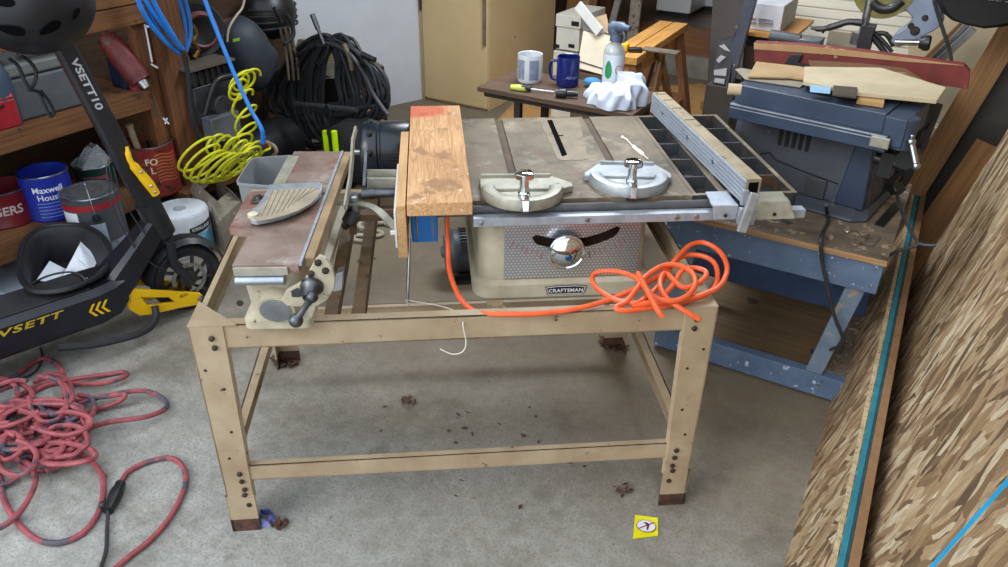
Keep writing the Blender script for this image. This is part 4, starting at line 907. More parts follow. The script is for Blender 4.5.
# grey tool case
x0, x1, y0, y1, z0, z1 = boxpx(36, 100, 118, 60, SX-.05, .30, zm)
t = thing('tool_case', 'large grey plastic tool case behind the scooter stem', 'tool case', ((x0+x1)/2, (y0+y1)/2, z0), 0)
gm = M('case_grey', '#54585c', '#484c50', 8, .55)
m = MB(); m.box(x0, x1, y0-.10, y1-.02, z0, z0+.17); m.part('case_body', gm, t, bevel=.012)
m = MB(); m.box(x0-.004, x1+.006, y0-.105, y1-.015, z0+.174, z0+.225); m.part('lid', M('case_lid', '#6a6e6c', '#5e6260', 8, .5), t, bevel=.012)
m = MB(); m.tube([(x1-.06, y0+.03, z0+.225), (x1-.06, y0+.04, z0+.262), (x1-.06, y1-.16, z0+.262), (x1-.06, y1-.15, z0+.225)], .010, 8, 4); m.part('handle', gm, t)
# dull blue drum behind
c = P(8, 118, x=SX-.10); m = MB(); m.lathe([(.075, 0), (.08, .01), (.08, .20), (.065, .24), (.03, .26)], (c[0], c[1]-.03, zm), (0, 0, 1), 24)
m.solo('canister', M('dull_blue_plastic', '#3f4f63', '#354456', 8, .45), 'dull blue rounded canister between the red toolbox and the grey case', 'canister')
# red and blue power tool with a bright chuck
t = thing('power_drill', 'worn red power drill with steel chuck on the middle shelf', 'drill', P(120, 82, x=SX-.12), 0)
a, b = Vector(P(113, 45, x=SX-.14)), Vector(P(134, 72, x=SX-.06)); d = (b-a).normalized()
m = MB(); m.tube([a-d*.06, a-d*.03, a, a+d*.07, a+d*.14, a+d*.19], .05, 16, 3, radii=[.02, .045, .052, .056, .056, .048]); m.part('drill_shell', M('dusty_red_shell', '#7a2b2b', '#4e2325', 9, .55, 0, .05, [('#5c5048', 14, .6)]), t)
a2 = Vector(P(127, 72, x=SX-.06)); m = MB(); m.tube([a+d*.12, a+d*.12+Vector((0, .0, -.05)), a+d*.13+Vector((0, 0, -.10))], .03, 12, 3); m.part('grip', M('dull_red_grip', '#8c2a30', '#742329', 9, .5), t)
m = MB(); m.box(a.x-.05, a.x+.05, a.y-.02, a.y+.05, zm, a.z-.02); m.part('blue_casing', M('navy_casing', '#1f2c4c', '#18223c', 9, .5), t, bevel=.01, label='navy blue casing')
e = a+d*.19; m = MB(); m.cyl(e, e+d*.035, .026, .020, 16); ck_ = m.part('chuck', STEEL, t)
m = MB(); m.cyl(P(138, 72, x=SX-.03), P(158, 116, x=SX+.012), .0045, n=10); m.part('drill_bit', DSTEEL, ck_)

# ---------------------------------------------------------------- cans on the low shelf
def can(name, label, cat, u0, u1, vb, vt, z, mt, group=None, x=None, squash=1, lid='open', rim=STEEL):
    u0 += 7; u1 += 7; um = (u0+u1)/2; vm_ = (vt+vb)/2; um += (vb-vm_)*(470-um)/(1600-vm_)
    b = P(um, vb, z=z) if x is None else P(um, vb, x=x)
    b = (b[0], b[1], z)
    r = (u1-u0)/2/F_PX*depth((b[0], b[1], z+.08)); dirv = Vector((CW[0]-b[0], CW[1]-b[1], 0)).normalized()
    c = Vector((b[0], b[1], z))-dirv*r*.92
    h = max(.06, z_at(c.x, c.y, vt)-z)
    t = thing(name, label, cat, tuple(c), 0, group)
    m = MB(); m.lathe([(r*.97, 0), (r, .004), (r, .010), (r*.985, .014), (r*.985, h-.008), (r, h-.004), (r, h)]+([(r*.94, h), (r*.93, .03), (.0, .03)] if lid == 'open' else [(r*.94, h), (r*.92, h-.008), (r*.70, h-.008), (r*.69, h-.002), (0, h-.002)]), c, (0, 0, 1), 40, cap=False)
    m.part('can_shell', mt, t)
    m = MB(); m.lathe([(r*.99, h-.005), (r*1.012, h-.004), (r*1.015, h), (r*.99, h+.002), (r*.95, h+.001)], c, (0, 0, 1), 40, cap=False); m.part('rim', rim, t)
    a = math.atan2(CW[1]-c.y, CW[0]-c.x)
    def wrap(x_, y_, off=.0006, da=0): th = a+da+x_/r; rr = r*.985+off; return (c.x+rr*math.cos(th), c.y+rr*math.sin(th), z+y_)
    return t, c, r, h, wrap
BC = M('blue_coffee_can', '#1c2f9c', '#172887', 7, .35)
t, c, r, h, w = can('coffee_can', 'empty blue coffee can with white lettering on the low shelf', 'can', 19, 66, 221, 170, zl_, BC)
m = MB(); m.text('Maxwell', .037, lambda x, y: w(x, y+h*.72, .0008, 0.0), bold=.0006); m.text('House', .037, lambda x, y: w(x, y+h*.55, .0008, .0), bold=.0006); m.part('brand_lettering', WHITEP, t, smooth=0)
m = MB()
for k in range(5):
    m.add([w(-.055+.11*i/10, h*(.42-.075*k), .0007, .0) for i in range(11)]+[w(-.055+.11*i/10, h*(.435-.075*k), .0007, .0) for i in range(11)], [(i, i+1, i+12, i+11) for i in range(10)])
m.part('text_lines', M('pale_blue_print', '#8ea0de', '#7f92d2', 9, .5), t, smooth=0, kind='stuff', label='pale lines of small print')
t, c, r, h, w = can('coffee_can', 'dark red coffee can with large pale letters at the left edge', 'can', -28, 26, 228, 186, zl_, M('red_coffee_can', '#6e1520', '#5c111a', 7, .4))
m = MB(); m.text('FOLGERS', .052, lambda x, y: w(x-.045, y+h*.5, .0008, .0), bold=.0012, shear=.1); m.part('brand_lettering', M('pale_letters', '#b9a9a6', '#ad9d9a', 9, .5), t, smooth=0)
t, c, r, h, w = can('paint_can', 'grey-labelled paint can with red band and wire handle in front of the low shelf', 'can', 64, 118, 256, 190, .12, M('paint_can_grey', '#4a4c52', '#404248', 7, .45), lid='closed', rim=STEEL)
for nm, z0, z1, a0, a1, mt, lb in (('red_band', .80, .90, -1.6, 1.6, REDP, 'red band'), ('white_label', .12, .78, -1.35, -.62, WHITEPAPER, 'white label panel'), ('pale_label', .25, .58, -.35, .25, M('pale_grey_label', '#a9b4c4', '#9dA8b8', 9, .6), 'pale grey label square'), ('lower_label', .02, .24, -.5, 1.2, M('mist_label', '#8f98a8', '#7d8696', 9, .6, 0, 0, [('#5e6674', 30, .55)]), 'mottled lower label')):
    n = 16; m = MB(); m.add([w(r*(a0+(a1-a0)*i/n), h*z0, .0006) for i in range(n+1)]+[w(r*(a0+(a1-a0)*i/n), h*z1, .0006) for i in range(n+1)], [(i, i+1, i+n+2, i+n+1) for i in range(n)]); m.part(nm, mt, t, smooth=0, label=lb)
m2 = MB(); m2.box(c.x-.08, c.x+.08, c.y-.08, c.y+.08, 0, .119); m2.solo('wood_block', BROWNW, 'brown wood block under the grey-labelled paint can', 'block', smooth=0)
p0 = w(0.0, h*.66, .002); m = MB(); m.cyl(w(0, h*.68), w(0, h*.68, .008), .017, n=20); m.part('handle_ear', BLACKP, t)
m = MB(); pt = Vector(w(0, h*.68, .006)); m.tube([pt, pt+Vector((.004, -.004, .06)), pt+Vector((-.01, -.0, .13)), pt+Vector((-.012, .0, .155)), pt+Vector((-.03, .02, .150))], .002, 6, 4); m.part('wire_handle', STEEL, t)
m = MB()
for k in range(7):
    a = k*.9; rr = r*(.25+.09*(k % 5)); m.ball((c.x+rr*math.cos(a), c.y+rr*math.sin(a), .12+h-.003), .014+.006*(k % 3), 10, 6, 1.5, .8, .12)
m.part('paint_drip', M('dried_paint', '#4b463f', '#38342f', 30, .7), t, kind='stuff', label='dried dark paint on the lid')
t, c, r, h, w = can('paint_can', 'dark green paint can with a plastic bag on top, behind the grey paint can', 'can', 72, 108, 196, 163, zl_, M('green_can', '#13362c', '#0f2c24', 7, .4), lid='closed')
n = 12; m = MB(); m.add([w(r*(-.7+1.4*i/n), h*.42, .0006) for i in range(n+1)]+[w(r*(-.7+1.4*i/n), h*.72, .0006) for i in range(n+1)], [(i, i+1, i+n+2, i+n+1) for i in range(n)]); m.part('label_band', M('dull_red_label', '#7c4248', '#6a383e', 9, .6), t, smooth=0)
m = MB(); random.seed(3)
def bag(u, v):
    a = 2*PI*u; rr = r*(1.0-.75*v)*(1+.13*math.sin(5*a)+.07*math.sin(11*a+6*v)); return (c.x+rr*math.cos(a)*1.0+.02*v, c.y+rr*math.sin(a)+.01*v, zl_+h+.002+.085*v*(1+.1*math.sin(3*a)))
m.grid(bag, 36, 10, True); bgm, nt_, b_ = new_mat('clear_plastic_bag'); b_.inputs['Base Color'].default_value = lin('#c9ced2'); b_.inputs['Roughness'].default_value = .25; b_.inputs['Alpha'].default_value = .3
m.solo('plastic_bag', bgm, 'crumpled clear plastic bag on top of the dark green paint can', 'plastic bag')
RC = M('red_can_pattern', '#8c2c22', '#6e1f1a', 16, .5, 0, 0, [('#c07a3a', 18, .64), ('#3a1a16', 14, .62)])
t, c, r, h, w = can('coffee_can', 'tall red printed coffee can holding stubby sticks at the foot of the post', 'can', 124, 171, 197, 141, .17, RC)
m = MB(); m.text('FO', .045, lambda x, y: w(x, y+h*.72, .001, -.05), bold=.001); m.text('L', .045, lambda x, y: w(x, y+h*.55, .001, -.05), bold=.001); m.part('brand_lettering', M('cream_letters', '#d9c9a8', '#cbbb9a', 9, .6), t, smooth=0)
m = MB()
for k in range(9):
    z0 = h*(.30+.065*k); n = 14; m.add([w(r*(.1+1.0*i/n), z0+.006*math.sin(i*.45), .0008) for i in range(n+1)]+[w(r*(.1+1.0*i/n), z0+.007+.006*math.sin(i*.45), .0008) for i in range(n+1)], [(i, i+1, i+n+2, i+n+1) for i in range(n)])
m.part('printed_stripe', M('stripe_tan', '#b5683f', '#a05a36', 9, .6), t, smooth=0, kind='stuff')
cc = c
sk = thing('wood_peg', 'stubby pale wooden stick standing in the red coffee can', 'stick', (cc.x-.02, cc.y-.03, .17), 0)
m = MB(); a = Vector((cc.x+.02, cc.y-.05, .20)); b = Vector(P(131, 130, x=cc.x)); m.tube([a, b, b+(b-a).normalized()*.02], .016, 10, 3, radii=[.014, .015, .019]); m.part('peg', M('grey_wood_peg', '#8f8168', '#75684f', 20, .8, 0, .2), sk)
m = MB(); m.cyl((cc.x-.02, cc.y+.03, .20), P(147, 141, x=cc.x), .006, n=8); m.part('thin_rod', DSTEEL, sk)
# jar with silver lid
p = P(150, 184, x=-2.34); t = thing('glass_jar', 'small glass jar with silver lid left of the red coffee can', 'jar', (p[0], p[1]-.04, zl_), 0)
m = MB(); m.lathe([(.032, 0), (.036, .01), (.036, .06), (.03, .07)], (p[0], p[1]-.04, zl_), (0, 0, 1), 20); m.part('jar_glass', M('dusty_glass', '#6b6558', '#5a5548', 20, .2), t)
m = MB(); m.lathe([(.033, .07), (.033, .085), (.0, .085)], (p[0], p[1]-.04, zl_), (0, 0, 1), 20); m.part('jar_lid', STEEL, t)

# wipes tub
b = P(189, 252, z=0); dd = depth((b[0], b[1], .12)); r = 26.5/F_PX*dd
dirv = Vector((b[0]-CW[0], b[1]-CW[1], 0)).normalized(); c = Vector((b[0], b[1], 0))+dirv*r*.4; zt = z_at(c.x, c.y, 209)
t = thing('paper_roll', 'thick white shop towel roll in blue-printed wrapping on the floor', 'towel roll', tuple(c), 0)
m = MB(); m.lathe([(r*.985, 0), (r, .01), (r, zt-.012), (r*.97, zt), (r*.93, zt), (r*.93, zt+.004), (r*.25, zt+.004), (r*.25, zt-.05), (0, zt-.05)], c, (0, 0, 1), 48, cap=False); m.part('roll', M('towel_white', '#cfd2d8', '#bfc3cb', 18, .9, 0, .1), t)
a = math.atan2(CW[1]-c.y, CW[0]-c.x)
def w(x_, y_, off=.0012): th = a+x_/r; return (c.x+(r+off)*math.cos(th), c.y+(r+off)*math.sin(th), y_)
def patch(a0, a1, z0, z1, nm, mt, lb=None, off=.001, skew=0):
    n = 18; m = MB(); m.add([w(r*(a0+(a1-a0)*i/n), z0+skew*i/n, off) for i in range(n+1)]+[w(r*(a0+(a1-a0)*i/n), z1+skew*i/n, off) for i in range(n+1)], [(i, i+1, i+n+2, i+n+1) for i in range(n)]); return m.part(nm, mt, t, smooth=0, label=lb)
patch(-1.2, 1.3, .015, zt*.55, 'blue_wrap', M('sky_blue_print', '#69b3d6', '#5aa5ca', 6, .5, 0, 0, [('#c9d9e2', 14, .6)]), 'sky blue printed band')
patch(.18, 1.25, zt*.55+.0, zt*.74, 'black_banner', BLACKP, 'black banner', .0018, .012)
m = MB(); m.text('KIRKLAND', .022, lambda x, y: w(r*.70+x, zt*.65+.006+y, .0026), bold=.0004); m.text('WIPE', .022, lambda x, y: w(-r*.28+x, zt*.48+y, .0026), bold=.0003); m.part('brand_lettering', WHITEP, t, smooth=0)
m = MB(); m.text('T', .03, lambda x, y: w(r*.05+x, zt*.22+y, .0026), bold=.001); m.text('WIPERS', .014, lambda x, y: w(-r*.35+x, zt*.36+y, .0026)); m.part('dark_lettering', BLACKP, t, smooth=0)

# open cardboard carton wrapped in plastic beside the post
t = thing('carton', 'dusty open cardboard carton in clear wrap between the towel roll and the yellow hose', 'carton', P(200, 230, z=0), 0)
cm_ = M('dusty_carton', '#8b8274', '#746b5e', 9, .75, 0, .1, [('#b5b0a6', 10, .6)])
q = [P(196, 222, z=.0), P(226, 252, z=0), P(246, 232, z=0), P(214, 206, z=0)]
zc_ = .16; 
m = MB(); qi = [tuple(Vector(p)*.94+sum((Vector(k) for k in q), Vector())/4*.06) for p in q]
for i in range(4):
    a_, b_ = q[i], q[(i+1) % 4]; c_, d_ = qi[(i+1) % 4], qi[i]
    m.hexa([a_[:2]+(0,), b_[:2]+(0,), c_[:2]+(0,), d_[:2]+(0,)], [a_[:2]+(zc_,), b_[:2]+(zc_,), c_[:2]+(zc_,), d_[:2]+(zc_,)])
m.add([p[:2]+(.02,) for p in qi], [(0, 1, 2, 3)]); m.part('carton_wall', cm_, t, smooth=0)
m = MB(); ctr = sum((Vector(k) for k in q), Vector())/4
for i, (f, dz) in enumerate(((.45, .05), (.5, .03), (.4, .06), (.5, .02))):
    a_, b_ = Vector(q[i][:2]+(zc_+.001,)), Vector(q[(i+1) % 4][:2]+(zc_+.001,)); mid_ = (a_+b_)/2; o_ = (Vector((ctr.x, ctr.y, zc_))-mid_)*f; o_.z = dz
    fl = MB(); fl.prism([a_, b_, b_*.9+mid_*.1+o_, a_*.9+mid_*.1+o_], (0, 0, .004)); fl.part('flap', cm_, t, smooth=0)

# black rubber bin lid / cover with papers, white foam board
t = thing('wheel_cover', 'open black rubber tub holding torn white papers on the floor', 'tub', P(70, 262, z=0), 0)
cpx = [(27, 262), (30, 245), (42, 232), (62, 226), (88, 227), (106, 236), (115, 250), (112, 268), (96, 280), (68, 290), (40, 290), (28, 278)]
def ringat(f, z):
    ofs = Vector((-.17, .03, 0))*(1-z/.29)
    pts = [Vector(P(u-6, v, z=.29)) for u, v in cpx]; cc_ = sum(pts, Vector())/len(pts)
    return [tuple((cc_+ofs+(p-cc_)*f*(1-.35*(1-z/.29))).to_2d())+(z,) for p in catmull(pts, 4, True)]
m = MB(); loft(m, [ringat(.75, .0), ringat(.85, .03), ringat(1.0, .28), ringat(1.02, .29), ringat(.95, .292), ringat(.88, .27), ringat(.78, .14)], cap=False); m.add(ringat(.78, .14), [tuple(range(len(ringat(.8, .03))))]); m.add(ringat(.75, .0), [tuple(range(len(ringat(.8, .03))))]); m.part('tub_wall', BLACKR, t)
m = MB(); rg = ringat(1.025, .292); m.tube(rg, .010, 8, 1, closed=True); m.part('rolled_rim', BLACKP, t)
for i, (pp, z) in enumerate(((((62, 278), (82, 246), (98, 256), (84, 283)), .22), (((38, 284), (50, 262), (70, 268), (64, 288)), .19), (((78, 262), (92, 268), (100, 282), (84, 286)), .24))):
    m = MB(); m.prism([Vector(P(u, v, z=z))+Vector((0, 0, .02*math.sin(k*2+i))) for k, (u, v) in enumerate(pp)], (0, 0, .002))
    m.solo('torn_paper', WHITEPAPER, ('large torn white paper sheet standing in the black tub', 'crumpled white paper at the left in the black tub', 'smaller torn white paper at the right in the black tub')[i], 'paper', smooth=0)
q = [P(-30, 292, z=.0), P(-30, 250, z=0), P(40, 228, z=0), P(60, 262, z=0), P(30, 300, z=0)]
m = MB(); m.prism(q, (0, 0, .02)); m.solo('foam_board', M('white_foam', '#c9d0dc', '#b9c1cf', 3, .7), 'bluish white foam board lying under the black tub', 'foam board', smooth=0)

# ================================================================ electric scooter
SR = math.radians(-16.5)
def K(u, v, **k): return P(u, v, rot=SR, **k)
sx = K(115, 322, z=.12)[0]          # right side of the deck
yfr = K(118, 318, z=.12)[1]; xl = sx-.235
scm = M('scooter_black', '#24262b', '#1b1c20', 8, .4, .1, .03)
scs = M('scooter_black_side', '#20222a', '#191b21', 8, .32, .2, .0)
t = thing('electric_scooter', 'black electric scooter with yellow swing arm and yellow lettering', 'scooter', (sx-.12, yfr-.4, 0), SR)
m = MB()
def dring(y, zb, zt, w=1, s=0): xc = (sx+xl)/2; hw_ = (sx-xl)/2*w; return [(xc-hw_+.02, y, zb), (xc+hw_-.02, y, zb), (xc+hw_, y, zb+.022), (xc+hw_-.004, y, zt-.02), (xc+hw_-.03, y, zt), (xc-hw_+.03, y, zt), (xc-hw_+.004, y, zt-.02), (xc-hw_, y, zb+.022)]
loft(m, [dring(yfr-1.0, .12, .262), dring(yfr-.05, .12, .262), dring(yfr+.02, .13, .265, .9), dring(yfr+.06, .15, .27, .7)]); dk = m.part('deck', scs, t, smooth=25)
m = MB(); m.box(xl+.035, sx-.035, yfr-.98, yfr-.06, .2625, .2655); m.part('grip_mat', BLACKR, dk, smooth=0, bevel=.002)
m = MB(); xs = sx-.055; m.text('VSETT', .105, lambda x, y: (sx-.085+y*.75, yfr-.36+x*1.0, .2192), shear=.35, bold=.0035, space=1.05)
m.v = [Vector((p.x, p.y, .2192)) for p in m.v]
# lettering reads along the deck side, top towards the camera's left
m = MB(); m.text('VSETT', .060, lambda x, y: (sx-.030-(.0)+0-y*0, 0, 0)); m = MB()
m.text('VSETT', .034, lambda x, y: (sx+.0014-.004*(y+.222-.142)/.1, yfr-.28+x*1.95, .222+y), shear=.25, bold=.0010, space=1.15); m.part('deck_lettering', M('dull_gold_print', '#b59a24', '#a58b1c', 20, .5), dk, smooth=0, label='dull yellow lettering')
m = MB()
for k in range(3):
    y = yfr-.075+.022*k
    m.add([(sx+.0015, y, .222), (sx+.0015, y+.010, .222), (sx+.0015, y-.008, .196), (sx+.0015, y-.018, .196), (sx+.0015, y+.010, .170), (sx+.0015, y, .170)], [(0, 1, 2, 3), (3, 2, 4, 5)])
m.part('chevron_print', YEL, dk, smooth=0, label='three yellow chevrons')
# front wheel
hub = K(197, 293, x=sx-.05); wx = sx-.115; hub = Vector((wx, K(197, 293, x=sx-.03)[1], .143)); WR = .143
m = MB(); prof = [(WR-.035, -.026), (WR-.015, -.032), (WR-.004, -.024), (WR, -.008), (WR, .008), (WR-.004, .024), (WR-.015, .032), (WR-.035, .026), (WR-.035, -.026)]
m.lathe([(r_, h_) for r_, h_ in prof], hub, (1, 0, 0), 48, cap=False); tw = m.part('tyre', BLACKR, t)
m = MB(); m.lathe([(WR-.034, -.022), (WR-.034, .022), (WR-.048, .018), (WR-.048, -.018), (WR-.034, -.022)], hub, (1, 0, 0), 40, cap=False); rm = m.part('rim', scm, t)
m = MB()
for k in range(9):
    a = 2*PI*k/9; d = Vector((0, math.cos(a), math.sin(a))); e = Vector((0, math.cos(a+.5), math.sin(a+.5))); m.bar(hub+Vector((.016, 0, 0))+d*.03, hub+Vector((.016, 0, 0))+e*(WR-.045), .012, .008, (1, 0, 0))
m.cyl(hub+Vector((-.03, 0, 0)), hub+Vector((.028, 0, 0)), .036, n=24); m.part('spokes', DSTEEL, rm)
m = MB(); m.lathe([(.055, 0), (.070, 0), (.070, .003), (.055, .003), (.055, 0)], hub+Vector((.030, 0, 0)), (1, 0, 0), 32, cap=False); m.part('brake_disc', STEEL, rm)
# yellow swing arm
ax = wx+.052
def arm(yc): 
    o = [(124, 285), (137, 287), (165, 290), (196, 292), (203, 296), (199, 302), (176, 307), (150, 313), (138, 314), (128, 308), (124, 297)]
    hole_ = [(140, 295), (146, 295), (166, 296), (173, 301), (150, 304), (144, 301)]
    return o, hole_
o, hl = arm(0)
segs = [((124, 287), (138, 288), (140, 296), (130, 300)), ((138, 288), (168, 290), (167, 296), (140, 296)), ((168, 290), (199, 292), (204, 297), (198, 303), (174, 301), (167, 296)), ((130, 300), (140, 296), (146, 304), (150, 313), (138, 314), (128, 308)), ((146, 304), (174, 301), (198, 303), (176, 307), (150, 313)), ((124, 287), (130, 300), (128, 308), (123, 297))]
for off in (0,):
    m = MB()
    for s_ in segs: m.prism([K(u, v, x=ax) for u, v in s_], (.016, 0, 0))
    sa = m.part('swing_arm', YEL, t, smooth=0, bevel=.002)
m = MB(); m.text('ECO', .016, lambda x, y: (ax+.0172, K(182, 294, x=ax)[1]+x, K(182, 294, x=ax)[2]+y), bold=.0005); m.part('arm_lettering', BLACKP, sa, smooth=0)
m = MB()
for s_ in segs: m.prism([(wx-.066,)+tuple(K(u, v, x=ax)[1:]) for u, v in s_], (.016, 0, 0))
m.part('swing_arm', YEL, t, smooth=0, bevel=.002)
m = MB(); p = K(199, 297, x=ax); m.lathe([(.014, 0), (.012, .012), (.006, .014)], (ax+.016, p[1], p[2]), (1, 0, 0), 12); m.part('axle_nut', STEEL, sa)
# fender
m = MB(); n = 14
def fen(i, j):
    a = math.radians(20+150*i); rr = WR+.022+.012*math.sin(PI*i)+(.0 if .1 < j < .9 else -.016); return (wx+(j-.5)*.105, hub.y+rr*math.cos(a)*1.0, hub.z+rr*math.sin(a))
m.grid(lambda i, j: fen(i, j), 12, 4); m.v += [p+Vector((0, 0, -.006)) for p in m.v]; m.part('front_fender', scm, t, smooth=20)
# neck, stem
n0 = Vector(K(118, 300, x=(sx+xl)/2+.04)); n0 = Vector(((sx+xl)/2, yfr+.02, .20)); hd_ = Vector(K(157, 222, x=(sx+xl)/2+.02))
m = MB(); 
def sec(c, w_, h_, d): 
    d = Vector(d).normalized(); s_ = Vector((1, 0, 0)); u_ = s_.cross(d).normalized(); return [tuple(c+s_*(w_/2*a)+u_*(h_/2*b)) for a, b in ((-1, -.7), (-.7, -1), (.7, -1), (1, -.7), (1, .7), (.7, 1), (-.7, 1), (-1, .7))]
dn = hd_-n0
loft(m, [sec(n0-dn*.15, .19, .10, dn), sec(n0+dn*.15, .15, .115, dn), sec(n0+dn*.6, .11, .095, dn), sec(n0+dn*1.0, .075, .085, dn)]); m.part('neck', scs, t, smooth=25)
s0 = Vector(K(152, 212, x=hd_.x)); s1 = Vector(K(64, 46, x=hd_.x)); ds = (s1-s0).normalized()
m = MB(); m.cyl(s0-ds*.10, s0+ds*.045, .046, n=24); m.cyl(s0-ds*.13, s0-ds*.09, .03, n=20); m.part('head_tube', scm, t)
m = MB(); loft(m, [sec(s0+ds*.02, .070, .072, ds), sec(s0+ds*.4, .066, .068, ds), sec(s1+ds*.35, .06, .06, ds)]); stm = m.part('stem', M('stem_black', '#2a2b2f', '#222327', 8, .35, .2), t, smooth=25)
u_ = Vector((1, 0, 0)).cross(ds).normalized(); UF = -1
mid_ = s0+(s1-s0)*((212-78)/(212-46))
m = MB(); m.text('VSETT10', .043, lambda x, y: tuple(mid_-ds*(x*1.12)+Vector((.0358, 0, 0))+u_*(y*.75)*UF), shear=.1, bold=.0012); m.part('stem_lettering', M('silver_print', '#b9bcc2', '#a9acb2', 30, .4), stm, smooth=0, label='silver lettering running down the stem')
for q_ in (0, 1):
    pass
# fork legs
for o_ in (-.055, .045):
    m = MB(); m.tube([s0-ds*.12+Vector((o_, 0, 0)), Vector((wx+o_*1.1, hub.y-.05, .24)), Vector((wx+o_*1.25, hub.y-.005, .155))], .018, 10, 3); m.part('fork_leg', scm, t)
# yellow folding latch
a = K(127, 147, x=hd_.x+.05); pts_ = [K(u, v, x=hd_.x+.05) for u, v in ((127, 147), (130, 160), (139, 172), (149, 184), (156, 194))]
m = MB(); m.tube(pts_, .012, 8, 4, radii=[.006, .010, .016, .018, .016]); lt = m.part('folding_latch', YEL, t)
for u, v in ((141, 172), (151, 186), (155, 192)):
    p = K(u, v, x=hd_.x+.068); q = MB(); q.ball(p, .006); q.part('latch_bolt', STEEL, lt)
# handlebar and cables
hb0 = s1+ds*.33
m = MB(); m.cyl(hb0-Vector((.30, 0, 0)), hb0+Vector((.18, 0, 0)), .014, n=14); hbm = m.part('handlebar', scm, t)
cabs = [[K(u, v, x=hd_.x+.04) for u, v in pl] for pl in (((108, 160), (112, 180), (118, 205), (128, 232), (138, 258), (141, 268)), ((113, 166), (120, 190), (132, 215), (146, 236), (150, 250), (140, 275), (128, 290)), ((106, 165), (110, 195), (116, 215), (130, 240), (150, 262), (165, 270)))]
for c_ in cabs: m = MB(); m.tube(c_, .0028, 6, 5); m.part('brake_cable', BLACKCABLE, t)
m = MB(); m.tube([K(u, v, z=z) for u, v, z in ((0, 305, .225), (22, 290, .24), (45, 277, .26), (68, 272, .28), (82, 276, .28), (88, 286, .25))], .004, 6, 5); m.part('deck_cable', BLACKCABLE, t)
m = MB(); m.tube([K(87, 278, z=.26), K(88, 288, z=.23)], .008, 8, 2); m.part('cable_ferrule', STEEL, t)
m = MB(); m.tube([(sx+.0, yfr-.22, .10), (sx+.02, yfr-.10, .07), (sx+.03, yfr+.05, .055), (sx+.0, yfr+.12, .07), (sx-.03, yfr+.14, .11)], .014, 8, 6); m.part('kickstand_bar', BLACKR, t)

# black bicycle helmet hung on the handlebar
hc = Vector(P(30, 2, x=-1.62)); R_ = 57/F_PX*depth(hc)
t = thing('bicycle_helmet', 'matt black helmet hanging over the scooter handlebar', 'helmet', tuple(hc-Vector((0, 0, R_))), 0)
m = MB(); 
def hel(u, v):
    a = 2*PI*u; b = -PI/2+v*PI*.70; return tuple(hc+Vector((math.cos(b)*math.cos(a)*R_*.92, math.cos(b)*math.sin(a)*R_*1.08, math.sin(b)*R_*.88)))
# opening faces up: crown hangs downwards
m.grid(hel, 48, 20, True); sh_ = m.part('helmet_shell', M('helmet_black', '#14161c', '#101217', 6, .42), t)
sd = sh_.modifiers.new('wall', 'SOLIDIFY'); sd.thickness = .012
for (u, v, rx, an) in ((11, 30, .036, -.3), (50, 28, .034, .45), (5, 3, .026, 0), (76, 14, .02, .9)):
    d = Vector(P(u, v, x=hc.x+R_*.6))-hc; r0 = Vector(CW); q0 = Vector(P(u, v, x=-1.0))-r0
    # sight line meets the shell
    dd_ = q0.normalized(); S_ = Vector((R_*.92, R_*1.08, R_*.88)); o_ = r0-hc; A_ = sum((dd_[i]/S_[i])**2 for i in range(3)); B_ = 2*sum(dd_[i]*o_[i]/S_[i]**2 for i in range(3)); C_ = sum((o_[i]/S_[i])**2 for i in range(3))-1; D_ = B_*B_-4*A_*C_
    if D_ < 0: continue
    pt = r0+dd_*((-B_-math.sqrt(D_))/(2*A_)); nn = Vector([ (pt-hc)[i]/S_[i]**2 for i in range(3)]).normalized()
    e1 = nn.cross(Vector((0, 0, 1))).normalized(); e2 = nn.cross(e1); ex_ = e1*math.cos(an)+e2*math.sin(an); ey_ = nn.cross(ex_)
    m = MB(); m.add([tuple(pt+nn*.0022+ex_*rx*math.cos(2*PI*k/20)+ey_*rx*.42*math.sin(2*PI*k/20)*(1-.3*math.cos(2*PI*k/20))) for k in range(20)], [tuple(range(20))])
    m.part('air_vent', M('vent_deep', '#040406', '#030304', 6, .9, spec=.1), sh_, smooth=0)
m = MB()
for st_ in (((20, 55), (30, 62), (36, 72), (34, 84), (28, 90)), ((8, 58), (18, 66), (24, 80), (30, 90)), ((28, 90), (38, 92), (44, 104), (50, 116), (54, 112), (48, 100), (40, 90))): m.tube([P(u, v, x=-1.72) for u, v in st_], .006, 6, 5)
m.part('chin_strap', BLACKR, t, kind='stuff')

# ================================================================ red extension cord heap on the floor
random.seed(11)
rc = thing('red_extension_cord', 'faded red extension cord heaped on the floor with a black connector', 'cord', P(60, 440, z=0), 0)
rr = .0085
def F(u, v, z=rr): return P(u, v, z=z)
def zz(pts, s=4.725, ox=0, oy=350): return [(ox+a/s, oy+b/s) for a, b in pts]
loops = [
 [(-20, 395), (0, 385), (20, 372), (38, 360), (50, 360), (62, 370), (64, 380), (80, 378), (110, 374), (124, 372), (126, 376), (110, 382), (90, 384), (60, 383), (40, 388), (20, 405), (0, 425), (-20, 440)],
 [(-10, 445), (0, 432), (30, 420), (60, 412), (90, 400), (120, 393), (145, 391), (162, 398), (167, 406), (158, 413), (140, 418), (110, 422), (85, 430), (60, 445), (30, 455), (0, 460)],
 [(0, 430), (15, 400), (40, 385), (60, 382), (66, 390), (60, 400), (30, 410), (0, 418), (-20, 425)],
 [(30, 440), (50, 410), (80, 400), (110, 396), (125, 394), (118, 402), (90, 412), (60, 425), (40, 440), (20, 452)],
]
z_ = [.02, .035, .03, .045]
for k, l in enumerate(loops):
    m = MB(); m.tube([F(u, v, rr+z_[k]*.5*(1+math.sin(i*1.3+k))) for i, (u, v) in enumerate(l)], rr, 8, 6); m.part('cord_loop', PINKRED, rc)
